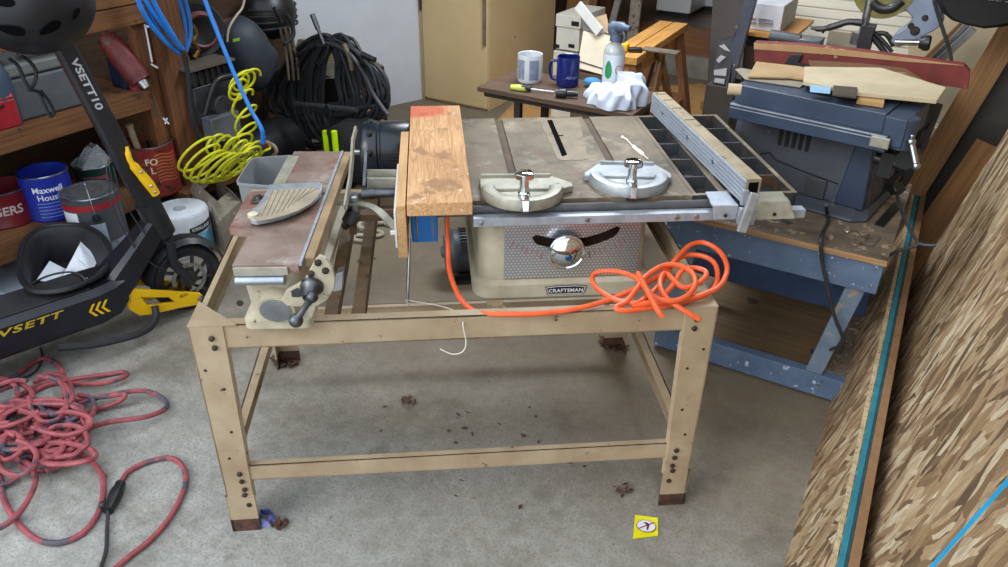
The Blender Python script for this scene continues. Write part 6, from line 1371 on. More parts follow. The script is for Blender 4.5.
# crumpled white rag
cr = Vector(P(606, 108, z=ZT)); m = MB(); random.seed(2)
rx = 31/F_PX*depth(cr); ph = [random.uniform(0, 6) for _ in range(8)]
cr += Vector((0, .09, 0))
hr = (P(612, 76, y=cr.y)[2]-ZT)
def rag(u, v):
    a = 2*PI*u; s = v; f = 1-s**1.6
    wob = 1+.10*math.sin(3*a+ph[0])+.08*math.sin(7*a+ph[1]+5*s)+.05*math.sin(13*a+ph[2]-7*s)
    z_ = hr*(1-(1-s)**2.2)*(1+.16*math.sin(2*a+ph[3])+.07*math.sin(6*a+9*s+ph[4])+.04*math.sin(15*a+ph[5]))
    rr3 = math.sqrt(max(0, 1-s*s))*.97+.03
    return (cr.x+rx*wob*rr3*math.cos(a)*1.0, cr.y+.11*wob*rr3*math.sin(a), ZT+.002+max(0, z_)*(.85 if math.cos(a) < -.2 else 1)*(.65+.35*(.5+.5*math.cos(a-.3))))
m.grid(rag, 90, 30, True); m.solo('cleaning_rag', M('rag_white', '#ccd4e6', '#bcc6dc', 9, .9, 0, .15), 'crumpled white cleaning rag in front of the spray bottle', 'rag')
# screwdriver / putty knife and black torch
t = thing('screwdriver', 'screwdriver with black and yellow-green handle lying in front of the mugs', 'screwdriver', P(530, 90, z=ZT), 0)
a, b_, c_ = Vector(P(511, 87, z=ZT+.014)), Vector(P(531, 89, z=ZT+.014)), Vector(P(554, 92, z=ZT+.010))
m = MB(); m.tube([a, a.lerp(b_, .5), b_], .013, 10, 3, radii=[.012, .015, .010]); hh = m.part('handle', M('lime_grip', '#c4cc5c', '#b4bc4c', 9, .4), t)
m = MB(); m.tube([a.lerp(b_, .55)+Vector((0, 0, .003)), b_+Vector((0, 0, .003))], .0135, 10, 2); m.part('black_sleeve', BLACKP, hh)
m = MB(); m.cyl(b_, c_, .0035, n=8); m.part('blade', STEEL, t)
m = MB(); a, b_ = Vector(P(556, 93, z=ZT+.02)), Vector(P(578, 94, z=ZT+.02)); m.tube([a, a.lerp(b_, .35), a.lerp(b_, .6), b_], .02, 12, 3, radii=[.018, .022, .014, .012]); m.solo('pocket_torch', M('torch_black', '#1d2026', '#15181d', 9, .3), 'short black torch lying in front of the blue mug', 'torch')
m = MB(); a = Vector(P(588, 90, z=ZT)); m.ball(a+Vector((0, .05, .024)), .036, 16, 10, 1.3, .8, .6); m.solo('blue_cloth', M('blue_cloth', '#3d7fb0', '#34709e', 9, .8, 0, .2), 'small blue cloth bundle behind the white rag', 'cloth')

# ================================================================ sawhorse
zs_ = .75
f1, f0 = Vector(P(637, 58, z=zs_)), Vector(P(606, 50, z=zs_)); g1, g0 = Vector(P(688, 23.5, z=zs_)), Vector(P(659, 22, z=zs_))
dirh = ((g1-f1)).normalized(); hl_ = (g1-f1).length; side = Vector((-dirh.y, dirh.x, 0)); wd = .17
angh = math.atan2(dirh.y, dirh.x)-PI/2
def Hh(p): return rz(p, -angh)
o_ = Vector(rz(tuple(f1), -angh))
t = thing('sawhorse', 'home-made pine sawhorse with a grooved top board and splayed legs', 'sawhorse', (o_.x-wd/2, o_.y+hl_/2, 0), angh)
X0, X1, Y0, Y1 = o_.x-wd, o_.x, o_.y, o_.y+hl_
m = MB(); m.box(X0, X0+wd*.46, Y0, Y1, zs_-.038, zs_); m.box(X0+wd*.46, X0+wd*.52, Y0, Y1-.0, zs_-.038, zs_-.006); m.box(X0+wd*.52, X1, Y0, Y1, zs_-.038, zs_); m.part('top_board', SAWHW, t, smooth=0, bevel=.002)
m = MB(); m.box(X0+.03, X1-.03, Y0+.05, Y1-.05, zs_-.12, zs_-.039); m.part('beam', SAWHW, t, smooth=0, bevel=.002)
for y_ in (Y0+.02, Y1-.13):
    for sx_ in (-1, 1):
        xt = (X0+X1)/2+sx_*.055; xb2 = (X0+X1)/2+sx_*.20; m = MB()
        yo = .07 if y_ > Y0+.1 else -.0
        m.hexa([(xb2-.02, y_+yo, 0), (xb2+.02, y_+yo, 0), (xb2+.02, y_+yo+.09, 0), (xb2-.02, y_+yo+.09, 0)], [(xt-.02, y_, zs_-.039), (xt+.02, y_, zs_-.039), (xt+.02, y_+.09, zs_-.039), (xt-.02, y_+.09, zs_-.039)]); m.part('leg', LEGW, t, smooth=0, bevel=.002)
    m = MB(); m.hexa([((X0+X1)/2-.14, y_+.035, .25), ((X0+X1)/2+.14, y_+.035, .25), ((X0+X1)/2+.14, y_+.053, .25), ((X0+X1)/2-.14, y_+.053, .25)], [((X0+X1)/2-.12, y_+.03, .36), ((X0+X1)/2+.12, y_+.03, .36), ((X0+X1)/2+.12, y_+.048, .36), ((X0+X1)/2-.12, y_+.048, .36)]); m.part('cross_brace', LEGW, t, smooth=0)
for sx_ in (1,):
    ym_ = (Y0+Y1)/2; xt = (X0+X1)/2+sx_*.06
    m = MB(); m.hexa([(xt+.05, Y0+.12, .20), (xt+.07, Y0+.12, .20), (xt+.07, Y0+.20, .20), (xt+.05, Y0+.20, .20)], [(xt, ym_+.02, zs_-.04), (xt+.02, ym_+.02, zs_-.04), (xt+.02, ym_+.10, zs_-.04), (xt, ym_+.10, zs_-.04)]); m.part('diagonal_brace', LEGW, t, smooth=0)
    m = MB(); m.hexa([(xt+.05, Y1-.22, .20), (xt+.07, Y1-.22, .20), (xt+.07, Y1-.14, .20), (xt+.05, Y1-.14, .20)], [(xt, ym_-.08, zs_-.04), (xt+.02, ym_-.08, zs_-.04), (xt+.02, ym_, zs_-.04), (xt, ym_, zs_-.04)]); m.part('diagonal_brace', LEGW, t, smooth=0)
    m = MB(); m.box(xt+.055, xt+.075, Y0+.06, Y1-.06, .24, .33); m.part('side_rail', LEGW, t, smooth=0)
t = thing('tape_measure', 'yellow and black tape measure on the near end of the sawhorse', 'tape measure', P(628, 51, z=zs_), 0)
a = Vector(P(627, 52, z=zs_)); m = MB(); m.box(a.x-.03, a.x+.005, a.y-.02, a.y+.02, zs_+.001, zs_+.045); tb_ = m.part('case', YEL, t, bevel=.008)
m = MB(); m.bar((a.x+.0055, a.y, zs_+.014), (a.x+.07, a.y+.03, zs_+.014), .03, .022); m.part('black_grip', BLACKP, t, bevel=.004)
m = MB(); m.box(a.x+.05, a.x+.24, a.y+.06, a.y+.13, zs_+.001, zs_+.012); m.v = [Vector(p) for p in m.v]; m.solo('work_glove', M('grey_brown_glove', '#6b6152', '#574e41', 20, .9, 0, .2), 'flat grey-brown rag on the sawhorse beside the tape measure', 'rag', bevel=.004)

# kraft cardboard on the floor
q = [P(496, 122, z=.0), P(735, 170, z=0), P(752, 100, z=0), P(700, 84, z=0), P(620, 90, z=0), P(520, 97, z=0)]
m = MB(); m.prism([tuple(Vector(p)) for p in q], (0, 0, .006)); kb = m.solo('cardboard_sheet', CARDB, 'creased kraft cardboard sheet lying on the floor beyond the rip fence', 'cardboard', smooth=0)
q = [(700, 108), (735, 92), (748, 96), (732, 108), (712, 120)]
m = MB(); pp = [Vector(P(u, v, z=.012)) for u, v in q]; m.prism(pp, (0, 0, .05)); m.solo('cardboard_flap', M('kraft_fold', '#a8793f', '#956a34', 9, .85), 'raised folded kraft cardboard flap left of the bench saw', 'cardboard', smooth=0)

# ================================================================ boxes and boards between cabinet and sawhorse
Yb = 3.35
def E_(u, v, dy=0): return Vector(P(u, v, y=Yb+dy))
t = thing('file_box', 'white cardboard file box with black hand hole, the upper of the stack', 'box', (E_(566, 35).x, Yb+.15, E_(566, 50).z), 0, 'file boxes stacked beside the beige cabinet')
a, b_ = E_(553, 38), E_(577, 17); zb_, zt_ = E_(565, 50).z, E_(565, 16).z
fx0, fx1 = E_(556, 40).x, E_(579, 40).x
m = MB(); m.box(fx0, fx1, Yb, Yb+.38, zb_, zt_); bxm = m.part('carton', M('white_carton', '#cbc6ba', '#bdb8ac', 6, .8), t, smooth=0, bevel=.003)
m = MB(); m.box(fx0-.006, fx1+.006, Yb-.006, Yb+.386, zt_-.07, zt_+.008); m.part('lid', M('white_carton', '#cbc6ba', '#bdb8ac'), t, smooth=0, bevel=.003)
p_ = E_(574, 23, -.01); m = MB(); m.box(p_.x-.02, p_.x+.035, Yb-.0075, Yb-.0065, p_.z-.02, p_.z+.01); m.part('hand_hole', BLACKP, bxm, smooth=0)
for u in (556, 571):
    p_ = E_(u, 46, -.002); m = MB(); m.box(p_.x-.02, p_.x+.025, Yb-.0015, Yb-.0005, p_.z-.012, p_.z+.012); m.part('printed_mark', BLACKP, bxm, smooth=0)
t = thing('file_box', 'white cardboard file box, the lower of the stack', 'box', (E_(566, 60).x, Yb+.15, 0), 0, 'file boxes stacked beside the beige cabinet')
m = MB(); m.box(fx0-.01, fx1-.005, Yb-.01, Yb+.36, 0, zb_-.012); bxm = m.part('carton', M('white_carton', '#cbc6ba', '#bdb8ac'), t, smooth=0, bevel=.003)
p_ = E_(569, 56, -.01); m = MB(); m.box(p_.x-.02, p_.x+.03, Yb-.0115, Yb-.0105, p_.z-.02, p_.z+.01); m.part('printed_mark', BLACKP, bxm, smooth=0)
# flat white box leaning
Yc = 2.75
def Fp(u, v, dy=0): return Vector(P(u, v, y=Yc+dy))
t = thing('flat_box', 'flat off-white box standing upright behind the spray bottle', 'box', tuple(Fp(592, 72)), 0)
q = [Fp(577, 68), Fp(606, 76), Fp(615, 39, .1), Fp(583, 31, .1)]
zl0 = q[0].z
m = MB(); m.prism(q, (0, .09, 0)); cb_ = m.part('box_panel', M('offwhite_box', '#c9bda8', '#bbaf9a', 7, .8), t, smooth=0, bevel=.003)
a, b_ = Fp(580, 61, .018), Fp(608, 70, .018); m = MB(); m.bar(a-Vector((0, .004, 0)), b_-Vector((0, .004, 0)), .004, .006, (0, 1, 0)); m.part('box_seam', DARKGREY, cb_, smooth=0)
m = MB(); m.box(min(p.x for p in q), max(p.x for p in q), Yc-.01, Yc+.2, 0, min(p.z for p in q)-.005); m.solo('crate', M('brown_crate', '#5b4632', '#4a3828', 6, .8), 'plain brown crate under the flat off-white box', 'crate', smooth=0)
t = thing('pamphlet', 'leaning papers and an orange-white envelope on the flat off-white box', 'papers', tuple(Fp(595, 30, .15)), 0)
m = MB(); m.prism([Fp(592, 28, .14), Fp(610, 34, .14), Fp(606, 14, .16), Fp(596, 17, .16)], (0, .006, 0)); m.part('envelope', M('peach_card', '#c9a887', '#bb9a79', 12, .8, 0, 0, [('#c96f4a', 16, .62)]), t, smooth=0)
m = MB(); m.prism([Fp(583, 30, .12), Fp(604, 34, .12), Fp(602, 27, .13), Fp(584, 21, .13)], (0, .006, 0)); m.part('printed_sheet', M('grey_print', '#9a9a96', '#7c7c7a', 40, .8), t, smooth=0)
plank('white_trim', 'short white painted board leaning across the papers', 'board', M('white_painted_board', '#cfcfcb', '#c1c1bd', 8, .6), Fp(600, 32, .08), Fp(578, 5, .12), .055, .02, (0, -1, 0), foot=False)
plank('leaning_board', 'broad brown board leaning against the beige cabinet', 'board', BROWNW, (P(575, 40, y=4.35)[0], 4.35, .006), P(588, -45, y=4.5), .25, .02)
plank('leaning_board', 'narrow tan stick leaning behind the white boards', 'board', M('tan_stick', '#8a6a48', '#775a3c', 9, .7), (P(583, 40, y=3.95)[0], 3.95, .006), P(590, -40, y=4.1), .05, .02)
plank('metal_pole', 'pale grey pole leaning beside the doorway', 'pole', M('pale_pole', '#8e8b84', '#7d7a74', 9, .5), P(612, 24, y=4.6), P(624, -22, y=4.7), .05, .03)
plank('peeling_board', 'peeling white-painted board leaning by the doorway', 'board', M('peeling_white', '#a39a8a', '#8f8676', 30, .8, 0, .2, [('#5b4634', 30, .58)]), P(634, 24, y=4.75), P(640, -30, y=4.8), .09, .025)
m = MB(); random.seed(9)
for i, (u, v, s_) in enumerate(((625, 30, .07), (640, 33, .08), (650, 28, .06), (633, 40, .06))):
    m = MB(); p_ = Vector(P(u, v, z=.06)); p_.z = s_*.7+.002; s_ = s_*1.3; m.ball((p_.x, p_.y, s_*.7+.001), s_, 14, 8, 1.5, 1, .7); m.solo('firewood_chunk', M('bark_brown', '#5a4433', '#40301f', 14, .85, 0, .3), ('brown wood chunk left of the sawhorse far end', 'large brown wood chunk at the sawhorse far end', 'small brown wood chunk close to the doorway step', 'brown wood chunk just above the sawhorse top')[i], 'wood chunk', group='wood chunks by the doorway')

# ================================================================ right back: post, shelf boxes, white panel, mitre saw
Yr = 2.62
def R_(u, v, dy=0): return Vector(P(u, v, y=Yr+dy))
t = thing('steel_rack', 'dark blue-grey steel rack upright with a plywood shelf', 'rack', (R_(738, 60).x, Yr, 0), 0)
a, b_ = R_(728, 84), R_(752, 0); m = MB(); m.bar((a.x-.0, Yr, 0) if False else R_(722, 108), R_(757, -22), .052, .04, (0, -1, 0)); up_ = m.part('upright', M('slate_steel', '#474b57', '#3c404b', 9, .45, .2), t, smooth=0, bevel=.002)
for u, v in ((737, 27), (734, 66)):
    p_ = R_(u, v, -.022); q = MB(); q.lathe([(.008, 0), (.006, .004)], p_, (0, -1, 0), 10); q.part('bolt', STEEL, up_)
a, b_ = R_(740, 29, .1), R_(775, 33, .1); m = MB(); m.box(a.x, b_.x+.1, Yr+.05, Yr+.55, a.z-.016, a.z); m.part('shelf', ORANGEW, t, smooth=0)
zs2 = a.z
p0, p1 = R_(741, 25, .12), R_(776, 30, .12); zt3 = R_(756, 3, .12).z
t = thing('carton', 'white printed carton lying on the rack shelf', 'carton', (p0.x+.1, Yr+.3, zs2), 0)
m = MB(); m.box(p0.x, p1.x+.02, Yr+.12, Yr+.45, zs2+.001, zt3); cb_ = m.part('carton_body', M('grey_white_carton', '#b3b3b8', '#a5a5aa', 12, .7), t, smooth=0, bevel=.003)
m = MB(); 
for k in range(2):
    for (u0, u1, mt) in ((748, 756, 0),):
        a, b_ = R_(u0, 17.5+4*k, .118), R_(u1, 18.2+4*k, .118); m.bar(a, b_, .001, .010, (0, -1, 0))
m.part('red_print', M('red_print', '#a8484a', '#98403f', 60, .6, 0, 0, [('#b3b3b8', 90, .5)]), cb_, smooth=0, kind='stuff')
m = MB()
for k in range(2):
    a, b_ = R_(758, 18.5+4*k, .118), R_(773, 20+4*k, .118); m.bar(a, b_, .001, .012, (0, -1, 0))
m.part('dark_print', M('dark_print', '#45464c', '#3a3b40', 60, .6, 0, 0, [('#b3b3b8', 90, .55)]), cb_, smooth=0, kind='stuff')
for i, (u, v, s_, mt) in enumerate(((750, 37, .06, BLACKR), (762, 38, .05, M('dark_green_thing', '#26332c', '#1d2822', 9, .6)), (744, 40, .04, DARKGREY))):
    p_ = R_(u, v, .2); m = MB(); m.ball(p_, s_, 14, 8, 1.4, 1, .8); m.solo('stored_bundle', mt, ('black bundle under the rack shelf', 'dark green bundle under the rack shelf', 'small grey bundle behind the rack upright')[i], 'bundle', group='bundles under the rack shelf')
# tall dark box with pale printed pattern beside the upright
q = [R_(712, 83, -.05), R_(728, 86, -.05), R_(735, 42, -.0), R_(719, 41, -.0)]
t = thing('storage_box', 'narrow black box with pale printed shapes left of the steel upright', 'box', tuple(q[0]), 0)
m = MB(); m.prism(q, (0, .12, 0)); nb_ = m.part('box_shell', M('black_card', '#221f22', '#19171a', 9, .6), t, smooth=0)
for k, pl in enumerate((((719, 46), (724, 44), (731, 52), (725, 50)), ((716, 60), (721, 55), (726, 57), (719, 63)), ((714, 70), (727, 68), (726, 76), (714, 75)), ((715, 78), (725, 79), (724, 84), (714, 82)))):
    m = MB(); m.prism([R_(u, v, -.054 if v > 65 else -.035) for u, v in pl], (0, -.001, 0)); m.part('pale_print', M('pale_grey_print', '#a9a7ab', '#9a989c', 30, .6), nb_, smooth=0)
m = MB(); m.box(q[0].x-.02, q[1].x+.04, Yr-.08, Yr+.12, 0, min(p.z for p in q)-.003); m.solo('crate', M('dark_crate', '#3a332b', '#2d2721', 6, .8), 'dark wooden crate standing under the narrow black box', 'crate', smooth=0)
m = MB(); a = Vector(P(728, 89, z=ZU+.02)); b_ = Vector(P(741, 90, z=ZU+.02)); m.tube([a, b_], .018, 12, 2); m.solo('cardboard_tube', M('pale_tube', '#b9a98c', '#a9997c', 9, .8), 'short pale cardboard tube left of the bench saw', 'tube')
q = [R_(700, 5, .9), R_(735, 5, .9), R_(722, 70, .9), R_(704, 66, .9)]
plank('plywood_offcut', 'dark stained wooden panel leaning behind the steel upright', 'panel', M('dark_panel_wood', '#33261d', '#281d16', 9, .6), P(725, 78, y=3.6), P(731, -10, y=3.8), .22, .02)
# grooved white panel
gp, nt_, b_ = new_mat('grooved_white_panel'); b_.inputs['Roughness'].default_value = .6
tc = nd(nt_, 'ShaderNodeTexCoord'); wv = nd(nt_, 'ShaderNodeTexWave', wave_type='BANDS', bands_direction='Z'); wv.inputs['Scale'].default_value = 6.2; wv.inputs['Detail'].default_value = 0
nt_.links.new(tc.outputs['Object'], wv.inputs['Vector'])
cg = ramp(nt_, wv.outputs['Fac'], [(.0, '#b1a894'), (.10, '#cdc6b4'), (1, '#d2cbba')]); nt_.links.new(cg, b_.inputs['Base Color']); bump(nt_, b_, ramp(nt_, wv.outputs['Fac'], [(0, 0.0), (.12, 1.0)]), .6, .004)
Yp = 3.25; pa = P(775, 33, y=Yp); pz = P(779, 5, y=Yp)
m = MB(); m.hexa([(pa[0]-.02, Yp, .0), (1.42, Yp, 0), (1.42, Yp+.04, .0), (pa[0]-.02, Yp+.04, .0)], [(pa[0]+.0, Yp+.05, 1.9), (1.42, Yp+.05, 1.9), (1.42, Yp+.09, 1.9), (pa[0]+.0, Yp+.09, 1.9)])
m.solo('grooved_panel', gp, 'large off-white grooved panel standing behind the mitre saw', 'panel', (pa[0], Yp, 0), smooth=0)

m = MB(); q = [P(u, v, y=3.0) for u, v in ((904, 110), (1010, 140), (1030, 0), (912, 0))]; m.prism(q, (0, .02, 0)); zb_m = min(p[2] for p in q); m.box(min(p[0] for p in q)+.02, 1.3, 2.99, 3.02, 0, zb_m+.001)
m.solo('beige_panel', M('plain_beige_panel', '#c2b294', '#b3a384', 4, .7), 'plain beige board standing right of the mitre saw arm', 'board', smooth=0)
# bench under the mitre saw and the boards on the bench saw
Ym = 2.05; zb2 = P(840, 60, y=Ym)[2]
q0 = P(775, 45, y=Ym)
t = thing('saw_stand', 'low bench carrying the mitre saw behind the bench saw', 'bench', (.6, 2.2, 0), 0)
m = MB(); m.box(.18, .80, 1.98, 2.45, .86, .885); m.part('bench_top', M('tan_bench', '#a58a62', '#917751', 7, .75), t, smooth=0)
for x_, y_ in ((.2, 2.0), (.74, 2.0), (.2, 2.38), (.74, 2.38)):
    m = MB(); m.box(x_, x_+.05, y_, y_+.05, 0, .86); m.part('leg', LEGW, t, smooth=0)
def Mi(u, v, dy=0): return Vector(P(u, v, y=2.15+dy))
MB_ = M('light_blue_grey_metal', '#8e9bb0', '#7d8aa0', 9, .4, .3, .03)
t = thing('mitre_saw', 'blue-grey metal mitre saw with black dust bag at the top right', 'mitre saw', (.55, 2.2, .886), 0)
m = MB(); z0_ = .887; a, b_ = Mi(800, 44), Mi(872, 52); m.box(a.x, b_.x, 2.08, 2.30, z0_, z0_+.05); bs_ = m.part('saw_base', MB_, t, bevel=.006)
m = MB(); a, b_ = Mi(822, 40), Mi(866, 46); m.box(a.x, b_.x, 2.28, 2.30, z0_+.051, z0_+.115); m.part('back_fence', M('fence_metal', '#9c8f78', '#8a7e68', 9, .5, .4), t, smooth=0, bevel=.004)
m = MB(); a, b_ = Mi(770, 36), Mi(800, 41); m.cyl(a, b_, .028, n=16); m.cyl(Mi(783, 34), Mi(783, 45), .009, n=8); m.part('extension_knob', DARKGREY, t)
m = MB(); a, b_ = Mi(803, 31), Mi(822, 44); m.box(a.x, b_.x, 2.10, 2.2, z0_+.03, z0_+.10); m.part('left_block', M('mid_grey_metal', '#5e6268', '#505459', 9, .45, .3), t, bevel=.004)
pts = [Mi(811, 28, -.05), Mi(822, 29, -.05), Mi(835, 26, -.05), Mi(848, 22, -.05), Mi(862, 23, -.05)]
m = MB(); m.tube(pts, .010, 8, 5, radii=[.006, .011, .014, .013, .014]); m.prism([Mi(818, 28, -.055), Mi(828, 28, -.055), Mi(823, 34, -.055)], (0, .015, 0)); m.part('front_lever', BLACKP, t)
m = MB(); m.cyl(Mi(863, 32), Mi(870, 0), .016, n=16); m.cyl(Mi(857, 44), Mi(860, 32), .03, n=16); m.part('slide_post', STEEL, t)
m = MB(); m.box(Mi(862, 30).x, Mi(875, 30).x, 2.10, 2.18, Mi(865, 50).z, Mi(865, 24).z); m.tube([Mi(868, 28), Mi(882, 40), Mi(892, 52)], .008, 8, 3); m.tube([Mi(872, 36), Mi(880, 46), Mi(886, 54)], .012, 8, 3); m.tube([Mi(874, 34, .02), Mi(886, 34, .02), Mi(894, 46, .02)], .01, 8, 3); m.part('bevel_frame', M('black_casting', '#27282c', '#1f2023', 9, .5), t)
m = MB(); m.prism([Mi(*p) for p in ((893, 8), (904, -4), (938, -6), (941, 8), (943, 24), (934, 31), (922, 37), (910, 43), (898, 48), (890, 42), (896, 33), (911, 23), (912, 17), (906, 11), (899, 14))], (0, .10, 0)); am = m.part('saw_arm', MB_, t, smooth=0, bevel=.006)
for u, v, r_ in ((915, 31, .018), (925, 18, .012), (911, 26, .012)):
    q = MB(); p_ = Mi(u, v, -.001); q.lathe([(r_, 0), (r_*.8, .008)], p_, (0, -1, 0), 14); q.part('arm_bolt', BOLT, am)
m = MB(); m.cyl(Mi(895, 42), Mi(922, 42.5), .013, n=14); m.part('lock_rod', STEEL, t)
m = MB(); m.lathe([(.020, -.02), (.030, .0), (.030, .015), (.024, .02)], Mi(925, 43), (1, 0, .05), 16); m.part('lock_knob', BLACKP, t)
m = MB(); m.lathe([(.115, 0), (.115, .004), (.03, .006)], Mi(885, -12), (0, -1, 0), 40); m.part('blade_disc', M('blade_yellow_grey', '#8c8650', '#6f6a40', 20, .4, .5), t)
m = MB(); m.tube([Mi(872, 2), Mi(880, 8), Mi(892, 8), (Mi(902, 0))], .02, 10, 4); m.part('blade_guard', M('guard_dark', '#2b2c2e', '#212224', 20, .4), t)
bag_px = [(930, -20), (934, 2), (940, 14), (950, 22), (966, 27), (985, 31), (1004, 29), (1030, 24), (1040, -20)]
m = MB(); q = [Mi(u, v, -.05) for u, v in bag_px]; cc_ = sum(q, Vector())/len(q); rings = []
for f, dy in ((.75, 0), (.93, .02), (1.0, .06), (1.0, .12), (.93, .16), (.75, .18)): rings.append([tuple(cc_+(p-cc_)*f+Vector((0, dy-.0, 0))) for p in q])
loft(m, rings[::-1]); dbg = m.part('dust_bag', M('black_bag_cloth', '#17181c', '#101114', 9, .75, 0, .1), t)
m = MB(); m.text('METAL', .034, lambda x, y: tuple(Mi(1000, -1.5, -.052)+Vector((x, 0, y))), bold=.002) if False else None
m.bar(Mi(984, -1, -.052), Mi(1008, 2.0, -.052), .001, .012, (0, -1, 0)); m.part('white_print', M('white_print', '#b9babd', '#2a2b2e', 90, .6, 0, 0, None, 0, .45, .5), dbg, smooth=0)
m = MB(); m.tube([Mi(u, v, -.06) for u, v in ((934, 0), (938, 14), (943, 30), (948, 45), (951, 58), (950, 66))], .007, 8, 5); m.part('power_cord', BLACKCABLE, t)

# loose boards lying on the bench saw
zt = ZU
def Bz(u, v, z): return Vector(P(u, v, z=z))
def flat(name, label, mt, px, z, th, cat='board', tops=None):
    m = MB(); m.prism([Bz(u, v, z) for u, v in px], (0, 0, th)); return m.solo(name, mt, label, cat, smooth=0, bevel=.001)
flat('thin_sheet', 'thin grey warped sheet lying at the left end of the bench saw', M('grey_sheet', '#8f8674', '#7b7262', 12, .7), ((735, 70), (742, 69), (790, 78), (806, 84), (800, 88), (745, 80)), zt+.002, .004, 'sheet')
flat('kraft_board', 'kraft brown board under the red-painted timber', M('kraft_board', '#a68c66', '#957b56', 8, .8), ((748, 78), (756, 63), (800, 68), (832, 76), (828, 84), (790, 79)), zt+.010, .006)
flat('cream_board', 'wide cream board lying across the bench saw in front of the red timber', CREAMCARD, ((803, 85), (804, 70), (880, 71), (945, 91), (936, 104), (857, 96)), zt+.018, .012)
flat('offcut_block', 'light wood offcut under the front edge of the cream board', M('light_offcut', '#b8935f', '#a5804d', 8, .7), ((856, 104), (858, 94), (884, 97), (883, 108)), zt+.002, .014)
flat('tape_piece', 'pale blue printed tape at the front of the cream board', M('pale_blue_tape', '#8fb4cf', '#7fa4bf', 30, .6), ((810, 92), (810, 85), (831, 87), (830, 94)), zt+.0305, .001, 'tape')
flat('dark_block', 'dark stained wood block right of the pale blue tape', M('dark_offcut', '#4c4032', '#3d3327', 12, .8), ((832, 96), (833, 87), (857, 89), (856, 99)), zt+.0305, .006, 'block')
# red timber standing on edge
yr2 = 1.80
zlo = .90
m = MB(); a = [Vector(P(u, v, y=yr2)) for u, v in ((754, 62), (815, 71), (905, 72), (930, 84), (968, 89), (970, 72), (964, 65), (860, 51), (800, 45), (754, 42.5))]
m.prism(a, (0, .045, 0)); rt = m.solo('red_timber', REDBOARD, 'long timber with worn red paint and tan top lying behind the cream board', 'timber', smooth=0, bevel=.002)
ta = [Vector(P(u, v, y=yr2-.001)) for u, v in ((754, 43), (800, 45.5), (860, 51.5), (964, 65.5), (905, 61.5), (830, 54.5), (754, 49))]
org, _ = INFO[rt.name]
m = MB(); zs3 = [p.z for p in a]; m.prism([Vector((p.x, p.y, p.z)) for p in ta[:1]]+[Vector(p) for p in ta[1:]], (0, -.002, 0)); o = m._mesh('bare_edge', M('bare_tan_wood', '#b8936a', '#a68258', 10, .7), org, 0, 0); o.parent = rt; INFO[o.name] = INFO[rt.name]; o['label'] = 'bare tan wood edge'
m = MB(); m.prism([Vector(P(u, v, y=yr2-.0015)) for u, v in ((808, 60), (860, 63), (905, 68), (929, 83), (905, 72), (812, 70.5))], (0, -.002, 0)); o = m._mesh('worn_band', M('worn_brown_wood', '#8c6a50', '#7a5a42', 10, .75), org, 0, 0); o.parent = rt; INFO[o.name] = INFO[rt.name]; o['label'] = 'worn brown band where the red paint is gone'
m = MB(); m.prism([Vector(P(u, v, y=yr2-.004)) for u, v in ((782, 67), (792, 54), (803, 54), (799, 62), (812, 66), (811, 70), (795, 70))], (0, -.012, 0)); m.solo('black_strap', BLACKR, 'black strap and clip stuck to the front of the red timber', 'strap', smooth=0, bevel=.002)
m = MB(); m.box(.20, .92, yr2-.01, yr2+.09, .60, P(900, 80, y=yr2)[2]-.03); 
m = MB(); m.box(.30, .40, yr2-.04, yr2+.1, 0, P(790, 71, y=yr2)[2]-.002); m.box(.28, .42, yr2-.06, yr2+.12, 0, .02); m.solo('support_block', LEGW, 'upright wooden block carrying the red timber behind the bench saw', 'block', smooth=0)
# black hoses and tangle right of the bench saw
t = thing('hose_tangle', 'black corrugated hose tangle right of the bench saw', 'hose', P(915, 150, y=1.5), 0)
random.seed(4)
for k in range(6):
    u0 = 885+random.uniform(0, 30); m = MB(); m.tube([P(935+random.uniform(-5, 5), 88+4*k, y=1.62), P(925+random.uniform(-8, 5), 108+5*k, y=1.58), P(912+random.uniform(-8, 8), 122+6*k, y=1.55), P(u0, 145+6*k, y=1.54), P(u0-8, 165+5*k, y=1.53)], .016, 8, 4); m.part('hose', BLACKR, t)

# ================================================================ bits on the floor
t = thing('warning_sticker', 'small yellow warning sticker with a crossed-out symbol on the concrete', 'sticker', P(645, 527, z=0), 0)
q = [P(635, 515, z=.002), P(658, 518, z=.004), P(658, 536, z=.002), P(633, 539, z=.006)]
q = [Vector(p) for p in q]; m = MB(); m.prism(q, (0, 0, .001)); st_ = m.part('sticker_sheet', M('sticker_yellow', '#e6e01c', '#dcd612', 9, .5), t, smooth=0)
ce = sum(q, Vector())/4+Vector((0, 0, .003)); e1 = (q[1]-q[0]).normalized(); e2 = (q[0]-q[3]).normalized(); rr4 = (q[1]-q[0]).length*.40
def ell(f, z): return [tuple(ce+e1*rr4*f*math.cos(2*PI*k/28)*1.0+e2*rr4*f*.85*math.sin(2*PI*k/28)+Vector((0, 0, z))) for k in range(28)]
m = MB(); m.add(ell(1.06, .0005), [tuple(range(28))]); m.part('red_ring', REDP, st_, smooth=0)
m = MB(); m.add(ell(.98, .001), [tuple(range(28))]); m.part('white_disc', WHITEPAPER, st_, smooth=0)
m = MB(); m.prism([tuple(ce+e1*x_*rr4+e2*y_*rr4+Vector((0, 0, .0016))) for x_, y_ in ((-.35, .45), (.0, .5), (.35, .25), (.3, -.1), (.2, -.6), (.05, -.55), (.08, -.1), (-.05, .2))], (0, 0, .0004)); m.part('dark_symbol', M('plum', '#4d2530', '#402028', 9, .6), st_, smooth=0)
m = MB(); m.bar(tuple(ce-e1*rr4*.75-e2*rr4*.55+Vector((0, 0, .0024))), tuple(ce+e1*rr4*.8+e2*rr4*.6+Vector((0, 0, .0024))), .003, .0006); m.part('red_slash', REDP, st_, smooth=0)
random.seed(8)
